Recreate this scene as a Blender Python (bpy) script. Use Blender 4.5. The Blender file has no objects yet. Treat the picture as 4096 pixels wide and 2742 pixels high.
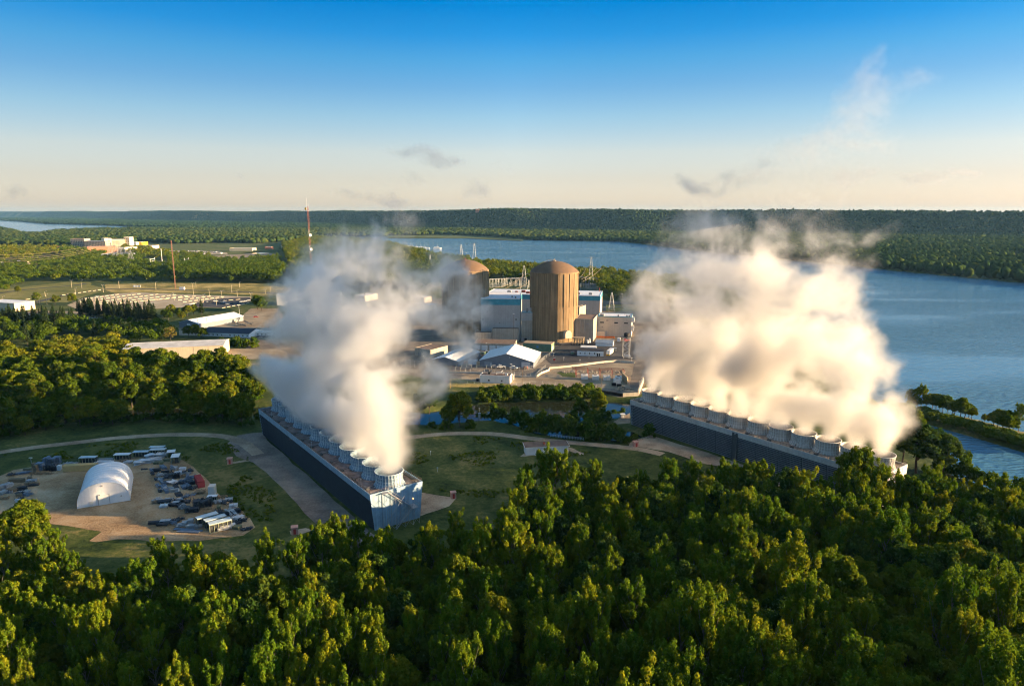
import bpy, bmesh, math, random
import numpy as np
from mathutils import Vector, Matrix

# ------------------------------------------------------------------ camera, world, sun, exposure
S = bpy.context.scene
COL = S.collection
CAM_H = 102.0
PITCH = math.radians(10.84)
cam = bpy.data.objects.new('camera', bpy.data.cameras.new('camera'))
COL.objects.link(cam)
cam.location = (0, 0, CAM_H)
cam.rotation_euler = (math.radians(90) - PITCH, 0, 0)
cam.data.sensor_width = 36
cam.data.lens = 24
cam.data.clip_start = 1
cam.data.clip_end = 60000
S.camera = cam

SUN_EL, SUN_AZ = math.radians(8.8), math.radians(3.5)       # to the right of the view, a little behind it
W = bpy.data.worlds.new("World")
S.world = W
W.use_nodes = True
nt = W.node_tree
bg = nt.nodes['Background']
sky = nt.nodes.new('ShaderNodeTexSky')
sky.sky_type = 'NISHITA'
sky.sun_disc = False
sky.sun_elevation = SUN_EL
sky.sun_rotation = math.radians(90) + SUN_AZ
sky.altitude = 300
sky.air_density = 1.0
sky.dust_density = 0.6
sky.ozone_density = 2.5
tc = nt.nodes.new('ShaderNodeTexCoord')
sep = nt.nodes.new('ShaderNodeSeparateXYZ')
nt.links.new(tc.outputs['Generated'], sep.inputs[0])
ramp = nt.nodes.new('ShaderNodeValToRGB')                    # colour grade of the sky by height above the horizon
el = ramp.color_ramp.elements
el[0].position, el[1].position = 0.0, 1.0
el[0].color, el[1].color = (0.57, 0.51, 0.64, 1), (0.82, 0.78, 0.64, 1)
for p, c_ in ((0.009, (0.505, 0.455, 0.60, 1)), (0.046, (0.50, 0.40, 0.45, 1)), (0.082, (0.54, 0.425, 0.43, 1)), (0.129, (0.380, 0.402, 0.440, 1)), (0.168, (0.231, 0.347, 0.440, 1)), (0.201, (0.132, 0.336, 0.457, 1)),
              (0.232, (0.039, 0.292, 0.473, 1)), (0.267, (0.000, 0.253, 0.468, 1)), (0.34, (.03, .25, .45, 1)), (0.5, (.80, .78, .69, 1))):
    e_ = el.new(p)
    e_.color = c_
ramp2 = nt.nodes.new('ShaderNodeValToRGB')                   # a little dimmer away from the view's middle
for p, v_ in ((0.0, .58), (0.2, .66), (0.5, .96), (0.8, .79)):
    e_ = ramp2.color_ramp.elements[0] if p == 0 else ramp2.color_ramp.elements.new(p)
    e_.color = (v_, v_, v_, 1)
mrx = nt.nodes.new('ShaderNodeMapRange')
mrx.inputs[1].default_value = -1
nt.links.new(sep.outputs['X'], mrx.inputs[0])
nt.links.new(mrx.outputs[0], ramp2.inputs[0])
nt.links.new(sep.outputs['Z'], ramp.inputs[0])
mul = nt.nodes.new('ShaderNodeMixRGB')
mul.blend_type = 'MULTIPLY'
mul.inputs[0].default_value = 1.0
nt.links.new(sky.outputs[0], mul.inputs[1])
nt.links.new(ramp.outputs[0], mul.inputs[2])
mul2 = nt.nodes.new('ShaderNodeMixRGB')
mul2.blend_type = 'MULTIPLY'
mul2.inputs[0].default_value = 1.0
nt.links.new(mul.outputs[0], mul2.inputs[1])
nt.links.new(ramp2.outputs[0], mul2.inputs[2])
nt.links.new(mul2.outputs[0], bg.inputs['Color'])
bg.inputs['Strength'].default_value = 0.15

sun = bpy.data.objects.new('sun', bpy.data.lights.new('sun', 'SUN'))
COL.objects.link(sun)
sun.data.energy = 5.0
sun.data.angle = math.radians(0.5)
sun.data.color = (1.0, 0.70, 0.38)
SUN_DIR = Vector((math.cos(SUN_EL) * math.cos(SUN_AZ), -math.cos(SUN_EL) * math.sin(SUN_AZ), math.sin(SUN_EL)))
sun.rotation_euler = SUN_DIR.to_track_quat('Z', 'Y').to_euler()
sun.location = (300, -60, 300)

S.view_settings.view_transform = 'Standard'
S.view_settings.look = 'None'
S.view_settings.gamma = 1
S.view_settings.exposure = 2.1
cy = S.cycles
cy.max_bounces = 10
cy.diffuse_bounces = 2
cy.glossy_bounces = 2
cy.transmission_bounces = 3
cy.transparent_max_bounces = 8
cy.volume_bounces = 8
cy.volume_step_rate = 1.8
cy.volume_max_steps = 256
cy.filter_width = 1.1
cy.use_adaptive_sampling = True
cy.adaptive_threshold = 0.02
cy.use_denoising = True
cy.denoising_prefilter = 'ACCURATE'
cy.caustics_reflective = False
cy.caustics_refractive = False
cy.sample_clamp_indirect = 6

# ------------------------------------------------------------------ places: photograph pixel -> point of the ground (or of a level z)
FPX = 2730.7
CROPS = {0: (0, 0, 1.0), 1: (0, 750, .47826), 2: (1000, 750, .35072), 3: (1650, 950, .44814), 4: (2500, 750, .68118), 5: (0, 1700, .46948),
         6: (1000, 1450, .44643), 7: (1650, 1400, .44814), 8: (2450, 1450, .5335), 9: (1640, 750, .4524), 10: (3400, 1500, .3826),
         11: (0, 800, .2551), 12: (0, 1200, .46948), 13: (0, 1900, .8741), 14: (2048, 1700, .8741), 15: (0, 0, 1.7489)}


def ray(n, x, y):
    a, b, k = CROPS[n]
    px, py = (a + x * k - 2048) / FPX, (1371 - b - y * k) / FPX
    return px, math.cos(PITCH) + py * math.sin(PITCH), -math.sin(PITCH) + py * math.cos(PITCH)


def g(n, x, y, z=0.0):
    d = ray(n, x, y)
    t = (CAM_H - z) / -d[2]
    return Vector((d[0] * t, d[1] * t, z))


def zat(n, x, y, Y):
    d = ray(n, x, y)
    return CAM_H + d[2] * Y / d[1]


def gl(n, pts, z=0.0):
    return [g(n, x, y, z) for x, y in pts]


# ------------------------------------------------------------------ materials
MATS = {}


def mat(name, col, rough=0.8, var=0.15, scale=0.6, metal=0.0, spec=0.3, streak=0.0, dirt=0.0, bump=0.0, aniso=None, coord='Object', col2=None):
    """Plain paint, metal, concrete ...: a base colour broken up by two noises (weathering that stays put)."""
    if name in MATS:
        return MATS[name]
    m = bpy.data.materials.new(name)
    m.use_nodes = True
    t = m.node_tree
    b = t.nodes['Principled BSDF']
    b.inputs['Roughness'].default_value = rough
    b.inputs['Metallic'].default_value = metal
    b.inputs['Specular IOR Level'].default_value = spec
    tcn = t.nodes.new('ShaderNodeTexCoord')
    mp = t.nodes.new('ShaderNodeMapping')
    t.links.new(tcn.outputs[coord], mp.inputs[0])
    if aniso:
        mp.inputs['Scale'].default_value = aniso
    n = t.nodes.new('ShaderNodeTexNoise')
    n.inputs['Scale'].default_value = scale
    n.inputs['Detail'].default_value = 6
    n.inputs['Roughness'].default_value = 0.65
    t.links.new(mp.outputs[0], n.inputs['Vector'])
    r = t.nodes.new('ShaderNodeValToRGB')
    c2 = col2 or col
    lo, hi = 1 - var, 1 + var
    r.color_ramp.elements[0].position = 0.3
    r.color_ramp.elements[1].position = 0.7
    r.color_ramp.elements[0].color = (col[0] * lo, col[1] * lo, col[2] * lo, 1)
    r.color_ramp.elements[1].color = (min(1, c2[0] * hi), min(1, c2[1] * hi), min(1, c2[2] * hi), 1)
    t.links.new(n.outputs[0], r.inputs[0])
    out = r.outputs[0]
    if streak:
        mp2 = t.nodes.new('ShaderNodeMapping')
        mp2.inputs['Scale'].default_value = (1, 1, 0.03)
        t.links.new(tcn.outputs[coord], mp2.inputs[0])
        n2 = t.nodes.new('ShaderNodeTexNoise')
        n2.inputs['Scale'].default_value = 1.3
        n2.inputs['Detail'].default_value = 5
        t.links.new(mp2.outputs[0], n2.inputs['Vector'])
        mr = t.nodes.new('ShaderNodeMapRange')
        mr.inputs[1].default_value = 0.35
        mr.inputs[2].default_value = 0.7
        mr.inputs[3].default_value = 1 - streak
        mr.inputs[4].default_value = 1.0
        t.links.new(n2.outputs[0], mr.inputs[0])
        mx = t.nodes.new('ShaderNodeMixRGB')
        mx.blend_type = 'MULTIPLY'
        mx.inputs[0].default_value = 1
        t.links.new(out, mx.inputs[1])
        t.links.new(mr.outputs[0], mx.inputs[2])
        out = mx.outputs[0]
    t.links.new(out, b.inputs['Base Color'])
    if bump:
        bp = t.nodes.new('ShaderNodeBump')
        bp.inputs['Strength'].default_value = bump
        bp.inputs['Distance'].default_value = 0.3
        t.links.new(n.outputs[0], bp.inputs['Height'])
        t.links.new(bp.outputs[0], b.inputs['Normal'])
    MATS[name] = m
    return m


def ground_mat(name, cols, scales=(0.012, 0.09, 1.1), bump=0.5, rough=0.95):
    """Soil, gravel, grass: large patches, small patches and grain, in world metres."""
    if name in MATS:
        return MATS[name]
    m = bpy.data.materials.new(name)
    m.use_nodes = True
    t = m.node_tree
    b = t.nodes['Principled BSDF']
    b.inputs['Roughness'].default_value = rough
    b.inputs['Specular IOR Level'].default_value = 0.15
    geo = t.nodes.new('ShaderNodeNewGeometry')
    prev = None
    nz = []
    for s_ in scales:
        n = t.nodes.new('ShaderNodeTexNoise')
        n.inputs['Scale'].default_value = s_
        n.inputs['Detail'].default_value = 7
        n.inputs['Roughness'].default_value = 0.62
        n.inputs['Distortion'].default_value = 0.4
        t.links.new(geo.outputs['Position'], n.inputs['Vector'])
        nz.append(n)
    add = t.nodes.new('ShaderNodeMath')
    add.operation = 'MULTIPLY_ADD'
    t.links.new(nz[0].outputs[0], add.inputs[0])
    add.inputs[1].default_value = 1.0
    h = t.nodes.new('ShaderNodeMath')
    h.operation = 'MULTIPLY_ADD'
    t.links.new(nz[1].outputs[0], h.inputs[0])
    h.inputs[1].default_value = 0.7
    h2 = t.nodes.new('ShaderNodeMath')
    h2.operation = 'MULTIPLY'
    t.links.new(nz[2].outputs[0], h2.inputs[0])
    h2.inputs[1].default_value = 0.55
    t.links.new(h2.outputs[0], h.inputs[2])
    t.links.new(h.outputs[0], add.inputs[2])
    mr = t.nodes.new('ShaderNodeMapRange')
    mr.inputs[1].default_value = 0.93
    mr.inputs[2].default_value = 1.33
    t.links.new(add.outputs[0], mr.inputs[0])
    r = t.nodes.new('ShaderNodeValToRGB')
    e = r.color_ramp.elements
    e[0].position, e[1].position = 0, 1
    e[0].color, e[1].color = (*cols[0], 1), (*cols[-1], 1)
    for i, c_ in enumerate(cols[1:-1]):
        q = e.new((i + 1) / (len(cols) - 1))
        q.color = (*c_, 1)
    t.links.new(mr.outputs[0], r.inputs[0])
    t.links.new(r.outputs[0], b.inputs['Base Color'])
    bp = t.nodes.new('ShaderNodeBump')
    bp.inputs['Strength'].default_value = bump
    bp.inputs['Distance'].default_value = 0.4
    t.links.new(h.outputs[0], bp.inputs['Height'])
    t.links.new(bp.outputs[0], b.inputs['Normal'])
    MATS[name] = m
    return m


def leaf_mat(name, stops, trans=0.35):
    """Leaves: colour from a per-clump tint and a per-tree random, partly translucent."""
    m = bpy.data.materials.new(name)
    m.use_nodes = True
    t = m.node_tree
    t.nodes.remove(t.nodes['Principled BSDF'])
    out = t.nodes['Material Output']
    at = t.nodes.new('ShaderNodeAttribute')
    at.attribute_name = 'tint'
    oi = t.nodes.new('ShaderNodeObjectInfo')
    ma = t.nodes.new('ShaderNodeMath')
    ma.operation = 'MULTIPLY_ADD'
    ma.inputs[1].default_value = 0.5
    t.links.new(oi.outputs['Random'], ma.inputs[0])
    mb = t.nodes.new('ShaderNodeMath')
    mb.operation = 'MULTIPLY'
    mb.inputs[1].default_value = 0.5
    t.links.new(at.outputs['Fac'], mb.inputs[0])
    t.links.new(mb.outputs[0], ma.inputs[2])
    r = t.nodes.new('ShaderNodeValToRGB')
    e = r.color_ramp.elements
    e[0].position, e[1].position = 0.1, 0.9
    e[0].color, e[1].color = (*stops[0], 1), (*stops[-1], 1)
    for i, c_ in enumerate(stops[1:-1]):
        q = e.new(0.1 + 0.8 * (i + 1) / (len(stops) - 1))
        q.color = (*c_, 1)
    t.links.new(ma.outputs[0], r.inputs[0])
    d = t.nodes.new('ShaderNodeBsdfDiffuse')
    tr = t.nodes.new('ShaderNodeBsdfTranslucent')
    mx = t.nodes.new('ShaderNodeMixShader')
    mx.inputs[0].default_value = trans
    t.links.new(r.outputs[0], d.inputs[0])
    t.links.new(r.outputs[0], tr.inputs[0])
    t.links.new(d.outputs[0], mx.inputs[1])
    t.links.new(tr.outputs[0], mx.inputs[2])
    t.links.new(mx.outputs[0], out.inputs[0])
    return m


# ------------------------------------------------------------------ mesh helpers
class MB:
    """Collects shapes; build() links them as ONE mesh object."""

    def __init__(s):
        s.v, s.f = [], []

    def add(s, vs, fs):
        o = len(s.v)
        s.v += [tuple(p) for p in vs]
        s.f += [tuple(i + o for i in q) for q in fs]
        return s

    def box(s, c_, d, rz=0.0):
        ca, sa = math.cos(rz), math.sin(rz)
        vs = []
        for z in (-1, 1):
            for x, y in ((-1, -1), (1, -1), (1, 1), (-1, 1)):
                lx, ly = x * d[0] / 2, y * d[1] / 2
                vs.append((c_[0] + lx * ca - ly * sa, c_[1] + lx * sa + ly * ca, c_[2] + z * d[2] / 2))
        return s.add(vs, [(3, 2, 1, 0), (4, 5, 6, 7), (0, 1, 5, 4), (1, 2, 6, 5), (2, 3, 7, 6), (3, 0, 4, 7)])

    def prism(s, poly, z0, z1):
        n = len(poly)
        vs = [(p[0], p[1], z0) for p in poly] + [(p[0], p[1], z1) for p in poly]
        fs = [tuple(range(n - 1, -1, -1)), tuple(range(n, 2 * n))]
        fs += [(i, (i + 1) % n, n + (i + 1) % n, n + i) for i in range(n)]
        return s.add(vs, fs)

    def beam(s, a, b, r, n=4, r2=None):
        a, b = Vector(a), Vector(b)
        r2 = r if r2 is None else r2
        d = (b - a)
        if d.length < 1e-6:
            return s
        d.normalize()
        u = d.orthogonal().normalized() if abs(d.z) > 0.99 else d.cross(Vector((0, 0, 1))).normalized()
        w = d.cross(u)
        vs = []
        for c_, q in ((a, r), (b, r2)):
            for i in range(n):
                t = 2 * math.pi * (i + 0.5) / n
                vs.append(c_ + (u * math.cos(t) + w * math.sin(t)) * q)
        fs = [(i, (i + 1) % n, n + (i + 1) % n, n + i) for i in range(n)]
        fs += [tuple(range(n - 1, -1, -1)), tuple(range(n, 2 * n))]
        return s.add(vs, fs)

    def path(s, pts, r, n=4):
        for a, b in zip(pts, pts[1:]):
            s.beam(a, b, r, n)
        return s

    def lathe(s, prof, n=32, c_=(0, 0, 0), a0=0.0, close=False):
        m = len(prof)
        vs = []
        for i in range(n):
            t = a0 + 2 * math.pi * i / n
            for r, z in prof:
                vs.append((c_[0] + r * math.cos(t), c_[1] + r * math.sin(t), c_[2] + z))
        fs = []
        for i in range(n):
            j = (i + 1) % n
            for k in range(m - 1):
                fs.append((i * m + k, j * m + k, j * m + k + 1, i * m + k + 1))
            if close:
                fs.append((i * m + m - 1, j * m + m - 1, j * m, i * m))
        return s.add(vs, fs)

    def quad(s, a, b, c_, d):
        return s.add([a, b, c_, d], [(0, 1, 2, 3)])

    def build(s, name, m, parent=None, smooth=False):
        me = bpy.data.meshes.new(name)
        o_ = Vector((0, 0, 0))
        if parent is not None and parent.get('_w') is not None:
            o_ = Vector(parent['_w'])
        me.from_pydata([(p[0] - o_.x, p[1] - o_.y, p[2] - o_.z) for p in s.v], [], s.f)
        if m is not None:
            me.materials.append(m)
        if smooth:
            me.polygons.foreach_set('use_smooth', [True] * len(me.polygons))
        o = bpy.data.objects.new(name, me)
        COL.objects.link(o)
        if parent is not None:
            o.parent = parent
            if parent.get('_w') is not None:
                o['_w'] = parent['_w']
        return o


def tag(o, label, cat, group=None):
    o['label'] = label
    o['category'] = cat
    if group:
        o['group'] = group
    return o


def thing(name, label, cat, loc=(0, 0, 0), group=None, rz=0.0, world=True):
    """An Empty at the thing's base; with world=True its parts are given in world metres."""
    o = bpy.data.objects.new(name, None)
    o.empty_display_size = 1
    COL.objects.link(o)
    o.location = loc
    o.rotation_euler = (0, 0, rz)
    if world:
        o['_w'] = tuple(loc)
    return tag(o, label, cat, group)


def dup(root, loc, rz=0.0, sc=1.0, label=None, group=None):
    """A copy of a thing with copies of its parts and their parts."""
    def cp(o, par):
        q = o.copy()
        COL.objects.link(q)
        q.parent = par
        for ch in o.children:
            cp(ch, q)
        return q
    r = cp(root, None)
    r.location = loc
    r.rotation_euler = (0, 0, rz)
    r.scale = sc if isinstance(sc, (tuple, list)) else (sc, sc, sc)
    if label:
        r['label'] = label
    if group:
        r['group'] = group
    return r


def struct(o, kind='structure'):
    o['kind'] = kind
    return o


def np_mesh(name, V, F, m, attr=None, smooth=False):
    """Mesh from arrays: V (n,3), F (k,3 or 4)."""
    me = bpy.data.meshes.new(name)
    k, q = F.shape
    me.vertices.add(len(V))
    me.vertices.foreach_set('co', np.ascontiguousarray(V, dtype=np.float32).ravel())
    me.loops.add(k * q)
    me.loops.foreach_set('vertex_index', np.ascontiguousarray(F, dtype=np.int32).ravel())
    me.polygons.add(k)
    me.polygons.foreach_set('loop_start', np.arange(0, k * q, q, dtype=np.int32))
    me.polygons.foreach_set('loop_total', np.full(k, q, dtype=np.int32))
    if smooth:
        me.polygons.foreach_set('use_smooth', np.ones(k, dtype=bool))
    me.update(calc_edges=True)
    if attr is not None:
        a = me.attributes.new('tint', 'FLOAT', 'FACE')
        a.data.foreach_set('value', np.ascontiguousarray(attr, dtype=np.float32))
    if m is not None:
        me.materials.append(m)
    return me


def link(name, me, parent=None):
    o = bpy.data.objects.new(name, me)
    COL.objects.link(o)
    o.parent = parent
    return o


def in_poly(px, py, poly):
    r = np.zeros(px.shape, bool)
    n = len(poly)
    for i in range(n):
        x1, y1 = poly[i][0], poly[i][1]
        x2, y2 = poly[(i + 1) % n][0], poly[(i + 1) % n][1]
        if y1 == y2:
            continue
        c_ = ((y1 > py) != (y2 > py)) & (px < (x2 - x1) * (py - y1) / (y2 - y1) + x1)
        r ^= c_
    return r


def sdist(px, py, poly):
    """Signed distance to a polygon, positive inside."""
    d = np.full(px.shape, 1e9)
    n = len(poly)
    for i in range(n):
        x1, y1 = poly[i][0], poly[i][1]
        ex, ey = poly[(i + 1) % n][0] - x1, poly[(i + 1) % n][1] - y1
        l2 = ex * ex + ey * ey + 1e-9
        t = np.clip(((px - x1) * ex + (py - y1) * ey) / l2, 0, 1)
        d = np.minimum(d, np.hypot(px - x1 - t * ex, py - y1 - t * ey))
    return np.where(in_poly(px, py, poly), d, -d)


def vnoise(x, y, seed=0):
    """Smooth value noise 0..1 (arrays)."""
    xi, yi = np.floor(x).astype(np.int64), np.floor(y).astype(np.int64)
    fx, fy = x - xi, y - yi
    fx, fy = fx * fx * (3 - 2 * fx), fy * fy * (3 - 2 * fy)

    def hsh(a, b):
        h = (a * 374761393 + b * 668265263 + seed * 1442695041) & 0xffffffff
        h = ((h ^ (h >> 13)) * 1274126177) & 0xffffffff
        return ((h ^ (h >> 16)) & 0xffff) / 65535.0
    return (hsh(xi, yi) * (1 - fx) + hsh(xi + 1, yi) * fx) * (1 - fy) + (hsh(xi, yi + 1) * (1 - fx) + hsh(xi + 1, yi + 1) * fx) * fy


def fbm(x, y, o=4, seed=0):
    s_, a, t = 0, 0.5, 0
    for i in range(o):
        s_ = s_ + a * vnoise(x * 2 ** i, y * 2 ** i, seed + i)
        t += a
        a *= 0.5
    return s_ / t


# ------------------------------------------------------------------ ground, water
river = gl(0, [(1240, 944), (1640, 948), (1877, 948), (2088, 958), (2477, 965), (2571, 974), (2725, 994), (3060, 1030), (3406, 1060), (3624, 1084),
               (3835, 1103), (4096, 1128), (5400, 1260), (5400, 2200), (4400, 2020), (4180, 1985)]) + \
    gl(10, [(1819, 1275), (1600, 1215), (1300, 1090), (1040, 1010), (900, 780), (640, 560), (470, 420), (380, 330), (200, 200)]) + \
    gl(0, [(3330, 1500), (3150, 1330), (2950, 1210), (2700, 1125), (2409, 1100), (2138, 1080), (1957, 1062), (1776, 1035), (1640, 1000), (1560, 978), (1500, 968), (1240, 951)])
spit = gl(10, [(330, 330), (560, 318), (800, 350), (1300, 440), (1500, 490), (1819, 575), (2300, 690), (2900, 860)]) + \
    gl(10, [(2900, 1090), (2300, 905), (1819, 765), (1400, 640), (900, 500), (640, 430), (480, 385), (380, 372)])
canal = gl(0, [(-900, 1760), (0, 1655), (600, 1622), (1000, 1618), (1500, 1615), (1700, 1640), (1910, 1605), (2050, 1597), (2400, 1593), (2517, 1602),
               (2640, 1625), (2640, 1650), (2520, 1650), (2440, 1672), (2330, 1700), (2420, 1712), (2530, 1712), (2575, 1735), (2530, 1752), (2400, 1752), (2250, 1742),
               (2140, 1722), (2060, 1692), (1960, 1672), (1720, 1692), (1500, 1690), (1000, 1664), (560, 1672), (150, 1690), (0, 1700), (-900, 1810)])
lake = gl(11, [(-1200, 320), (0, 322), (350, 338), (480, 352), (700, 372), (1150, 383), (1500, 390), (2200, 418), (2900, 424), (2900, 440), (2200, 452), (1500, 470), (900, 500), (650, 545),
               (400, 550), (150, 480), (-100, 420), (-1200, 420)])
pond = gl(2, [(-60, 742), (100, 730), (215, 738), (200, 752), (0, 756), (-60, 752)])
pond2 = gl(1, [(1290, 505), (1500, 492), (1900, 500), (1900, 512), (1500, 512)])
WATERS = [river, canal, lake, pond, pond2]


def warp_axis(lo, a, b, hi, step, gr):
    out, s_, x = [], step, a
    left = []
    while x > lo:
        s_ *= gr
        x -= s_
        left.append(x)
    mid = list(np.arange(a, b, step))
    x, s_ = b, step
    while x < hi:
        out.append(x)
        s_ *= gr
        x += s_
    out.append(hi)
    return np.array(left[::-1] + mid + out)


def land_drop(x, y):
    """How far the ground is lowered below water level (0 on land)."""
    d = np.full(x.shape, -1e9)
    for w in WATERS:
        d = np.maximum(d, sdist(x, y, w))
    d = np.where(in_poly(x, y, spit), np.minimum(d, -sdist(x, y, spit)), d)
    ds = sdist(x, y, spit)
    d = np.where(ds > -12, np.minimum(d, -ds), d)
    return d


gx = warp_axis(-14000, -420, 420, 14000, 3.0, 1.045)
gy = warp_axis(-900, 120, 760, 22000, 3.0, 1.035)
GX, GY = np.meshgrid(gx, gy)
D = land_drop(GX, GY)
GZ = np.where(D > -5, np.clip(-(D + 2.2) * 0.55, -4, 0), 0.0)
SWELL = 0.5 * (fbm(GX / 60, GY / 60, 3, 5) - 0.5)
GZ = GZ + np.where(D < -8, SWELL * 0, 0)
ny, nx = GX.shape
V = np.stack([GX.ravel(), GY.ravel(), GZ.ravel()], 1)
I = np.arange(nx * ny).reshape(ny, nx)
F = np.stack([I[:-1, :-1].ravel(), I[:-1, 1:].ravel(), I[1:, 1:].ravel(), I[1:, :-1].ravel()], 1)
grass_m = ground_mat('meadow grass', [(0.016, 0.032, 0.007), (0.045, 0.066, 0.013), (0.085, 0.098, 0.024), (0.19, 0.155, 0.055)], (0.014, 0.075, 0.55), 1.0)
ground = struct(link('ground', np_mesh('ground', V, F, grass_m, smooth=True)))

wm = bpy.data.materials.new('river water')
wm.use_nodes = True
t = wm.node_tree
b = t.nodes['Principled BSDF']
b.inputs['Base Color'].default_value = (0.07, 0.19, 0.29, 1)
b.inputs['Roughness'].default_value = 0.08
b.inputs['IOR'].default_value = 1.33
geo = t.nodes.new('ShaderNodeNewGeometry')
mp = t.nodes.new('ShaderNodeMapping')
mp.inputs['Scale'].default_value = (0.35, 1.0, 1.0)
mp.inputs['Rotation'].default_value = (0, 0, 0.35)
t.links.new(geo.outputs['Position'], mp.inputs[0])
n1 = t.nodes.new('ShaderNodeTexNoise')
n1.inputs['Scale'].default_value = 0.55
n1.inputs['Detail'].default_value = 4
t.links.new(mp.outputs[0], n1.inputs['Vector'])
n2 = t.nodes.new('ShaderNodeTexNoise')
n2.inputs['Scale'].default_value = 0.012
n2.inputs['Detail'].default_value = 5
n2.inputs['Distortion'].default_value = 0.6
mp2 = t.nodes.new('ShaderNodeMapping')
mp2.inputs['Scale'].default_value = (0.3, 1.0, 1.0)
mp2.inputs['Rotation'].default_value = (0, 0, 0.2)
t.links.new(geo.outputs['Position'], mp2.inputs[0])
t.links.new(mp2.outputs[0], n2.inputs['Vector'])
mr = t.nodes.new('ShaderNodeMapRange')                       # wind patches: calmer and rougher water
mr.inputs[1].default_value = 0.35
mr.inputs[2].default_value = 0.65
mr.inputs[3].default_value = 0.22
mr.inputs[4].default_value = 1.0
t.links.new(n2.outputs[0], mr.inputs[0])
bp = t.nodes.new('ShaderNodeBump')
bp.inputs['Distance'].default_value = 1.6
t.links.new(mr.outputs[0], bp.inputs['Strength'])
t.links.new(n1.outputs[0], bp.inputs['Height'])
t.links.new(bp.outputs[0], b.inputs['Normal'])
MATS['water'] = wm
cm = wm.copy()
cm.name = 'calm canal water'
for n_ in cm.node_tree.nodes:
    if n_.type == 'BUMP':
        for l in list(n_.inputs['Strength'].links):
            cm.node_tree.links.remove(l)
        n_.inputs['Strength'].default_value = 0.05
    if n_.type == 'BSDF_PRINCIPLED':
        n_.inputs['Base Color'].default_value = (0.02, 0.025, 0.014, 1)
        n_.inputs['Roughness'].default_value = 0.03


def flat(name, poly, z, m):
    """One flat sheet from a ground outline."""
    bm = bmesh.new()
    f = bm.faces.new([bm.verts.new((p[0], p[1], z)) for p in poly])
    bmesh.ops.triangulate(bm, faces=[f], quad_method='BEAUTY', ngon_method='EAR_CLIP')
    bmesh.ops.recalc_face_normals(bm, faces=bm.faces)
    if sum(q.normal.z for q in bm.faces) < 0:
        bmesh.ops.reverse_faces(bm, faces=bm.faces)
    me = bpy.data.meshes.new(name)
    bm.to_mesh(me)
    bm.free()
    me.materials.append(m)
    return struct(link(name, me))


def grow(poly, d):
    """Outline pushed out by about d metres, so the bank cuts the water's edge."""
    out = []
    n = len(poly)
    area = sum(poly[i][0] * poly[(i + 1) % n][1] - poly[(i + 1) % n][0] * poly[i][1] for i in range(n))
    sg = 1 if area > 0 else -1
    for i in range(n):
        a, b, c_ = Vector(poly[i - 1][:2]), Vector(poly[i][:2]), Vector(poly[(i + 1) % n][:2])
        t = ((b - a).normalized() + (c_ - b).normalized())
        t = t.normalized() if t.length > 1e-6 else Vector((1, 0))
        out.append((b.x + t.y * d * sg, b.y - t.x * d * sg))
    return out


def hull_rect(poly, pad):
    xs, ys = [p[0] for p in poly], [p[1] for p in poly]
    return [(min(xs) - pad, min(ys) - pad), (max(xs) + pad, min(ys) - pad), (max(xs) + pad, max(ys) + pad), (min(xs) - pad, max(ys) + pad)]


WL = -1.6
flat('river_water', hull_rect(river, 20), WL, wm)
cr = hull_rect(canal, 8)
flat('canal_water', cr, WL + 0.15, cm)
flat('lake_water', hull_rect(lake, 20), WL + 0.3, wm)
flat('pond_water', hull_rect(pond, 10), WL + 0.45, cm)
flat('marsh_water', hull_rect(pond2, 10), WL + 0.6, cm)
# ------------------------------------------------------------------ hills beyond the river
RNG = np.random.default_rng(7)
base_px = [(-900, 866), (0, 868), (400, 874), (700, 884), (1000, 889), (1300, 895), (1640, 908), (2000, 922), (2300, 926), (2600, 932), (3000, 938), (3500, 946), (4096, 956), (5200, 975)]
bw = [g(0, u, v) for u, v in base_px]
bx = np.array([-14000] + [p.x for p in bw] + [9000.0])
by = np.array([16000] + [p.y for p in bw] + [bw[-1].y - 100])
topx = np.array([-14000, -6000, -3500, -1500, 0, 900, 1800, 3500, 9000.0])
toph = np.array([112, 104, 100, 103, 104, 101, 98, 92, 90.0])


def hill_h(x, s_):
    """Height s_ metres behind the foot of the bluffs at x."""
    cool = 420 * (fbm(x / 620 + 3.1, s_ / 2500, 2, 11) - 0.45) * np.clip(s_ / 200, 0, 1)
    q = np.clip((s_ - 40 - np.maximum(cool, -150) * 1.1) / 330, 0, 1)
    h = (q * q * (3 - 2 * q)) * (np.interp(x, topx, toph) + 26 * (fbm(x / 800 + 9, x * 0 + 2.5, 3, 21) - 0.58))
    return h + 7 * (fbm(x / 500, s_ / 500, 3, 3) - 0.5) * np.clip(q, 0, 1) + 8 * np.clip(s_ / 6000, 0, 1)


hx = np.arange(-15000, 6000, 40.0)
hs = np.concatenate([np.arange(-30, 700, 22.0), np.geomspace(720, 9000, 24)])
HX, HS = np.meshgrid(hx, hs)
HY = np.interp(HX, bx, by) + HS * 1.08
HZ = hill_h(HX, HS) - 1.0
ny, nx = HX.shape
I = np.arange(nx * ny).reshape(ny, nx)
F = np.stack([I[:-1, :-1].ravel(), I[:-1, 1:].ravel(), I[1:, 1:].ravel(), I[1:, :-1].ravel()], 1)
hill_m = ground_mat('wooded hillside', [(0.008, 0.020, 0.007), (0.018, 0.034, 0.011), (0.04, 0.055, 0.016), (0.20, 0.15, 0.05)], (0.0016, 0.012, 0.08), 0.5)
hills = struct(link('hills', np_mesh('hills', np.stack([HX.ravel(), HY.ravel(), HZ.ravel()], 1), F, hill_m, smooth=True)))

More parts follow.
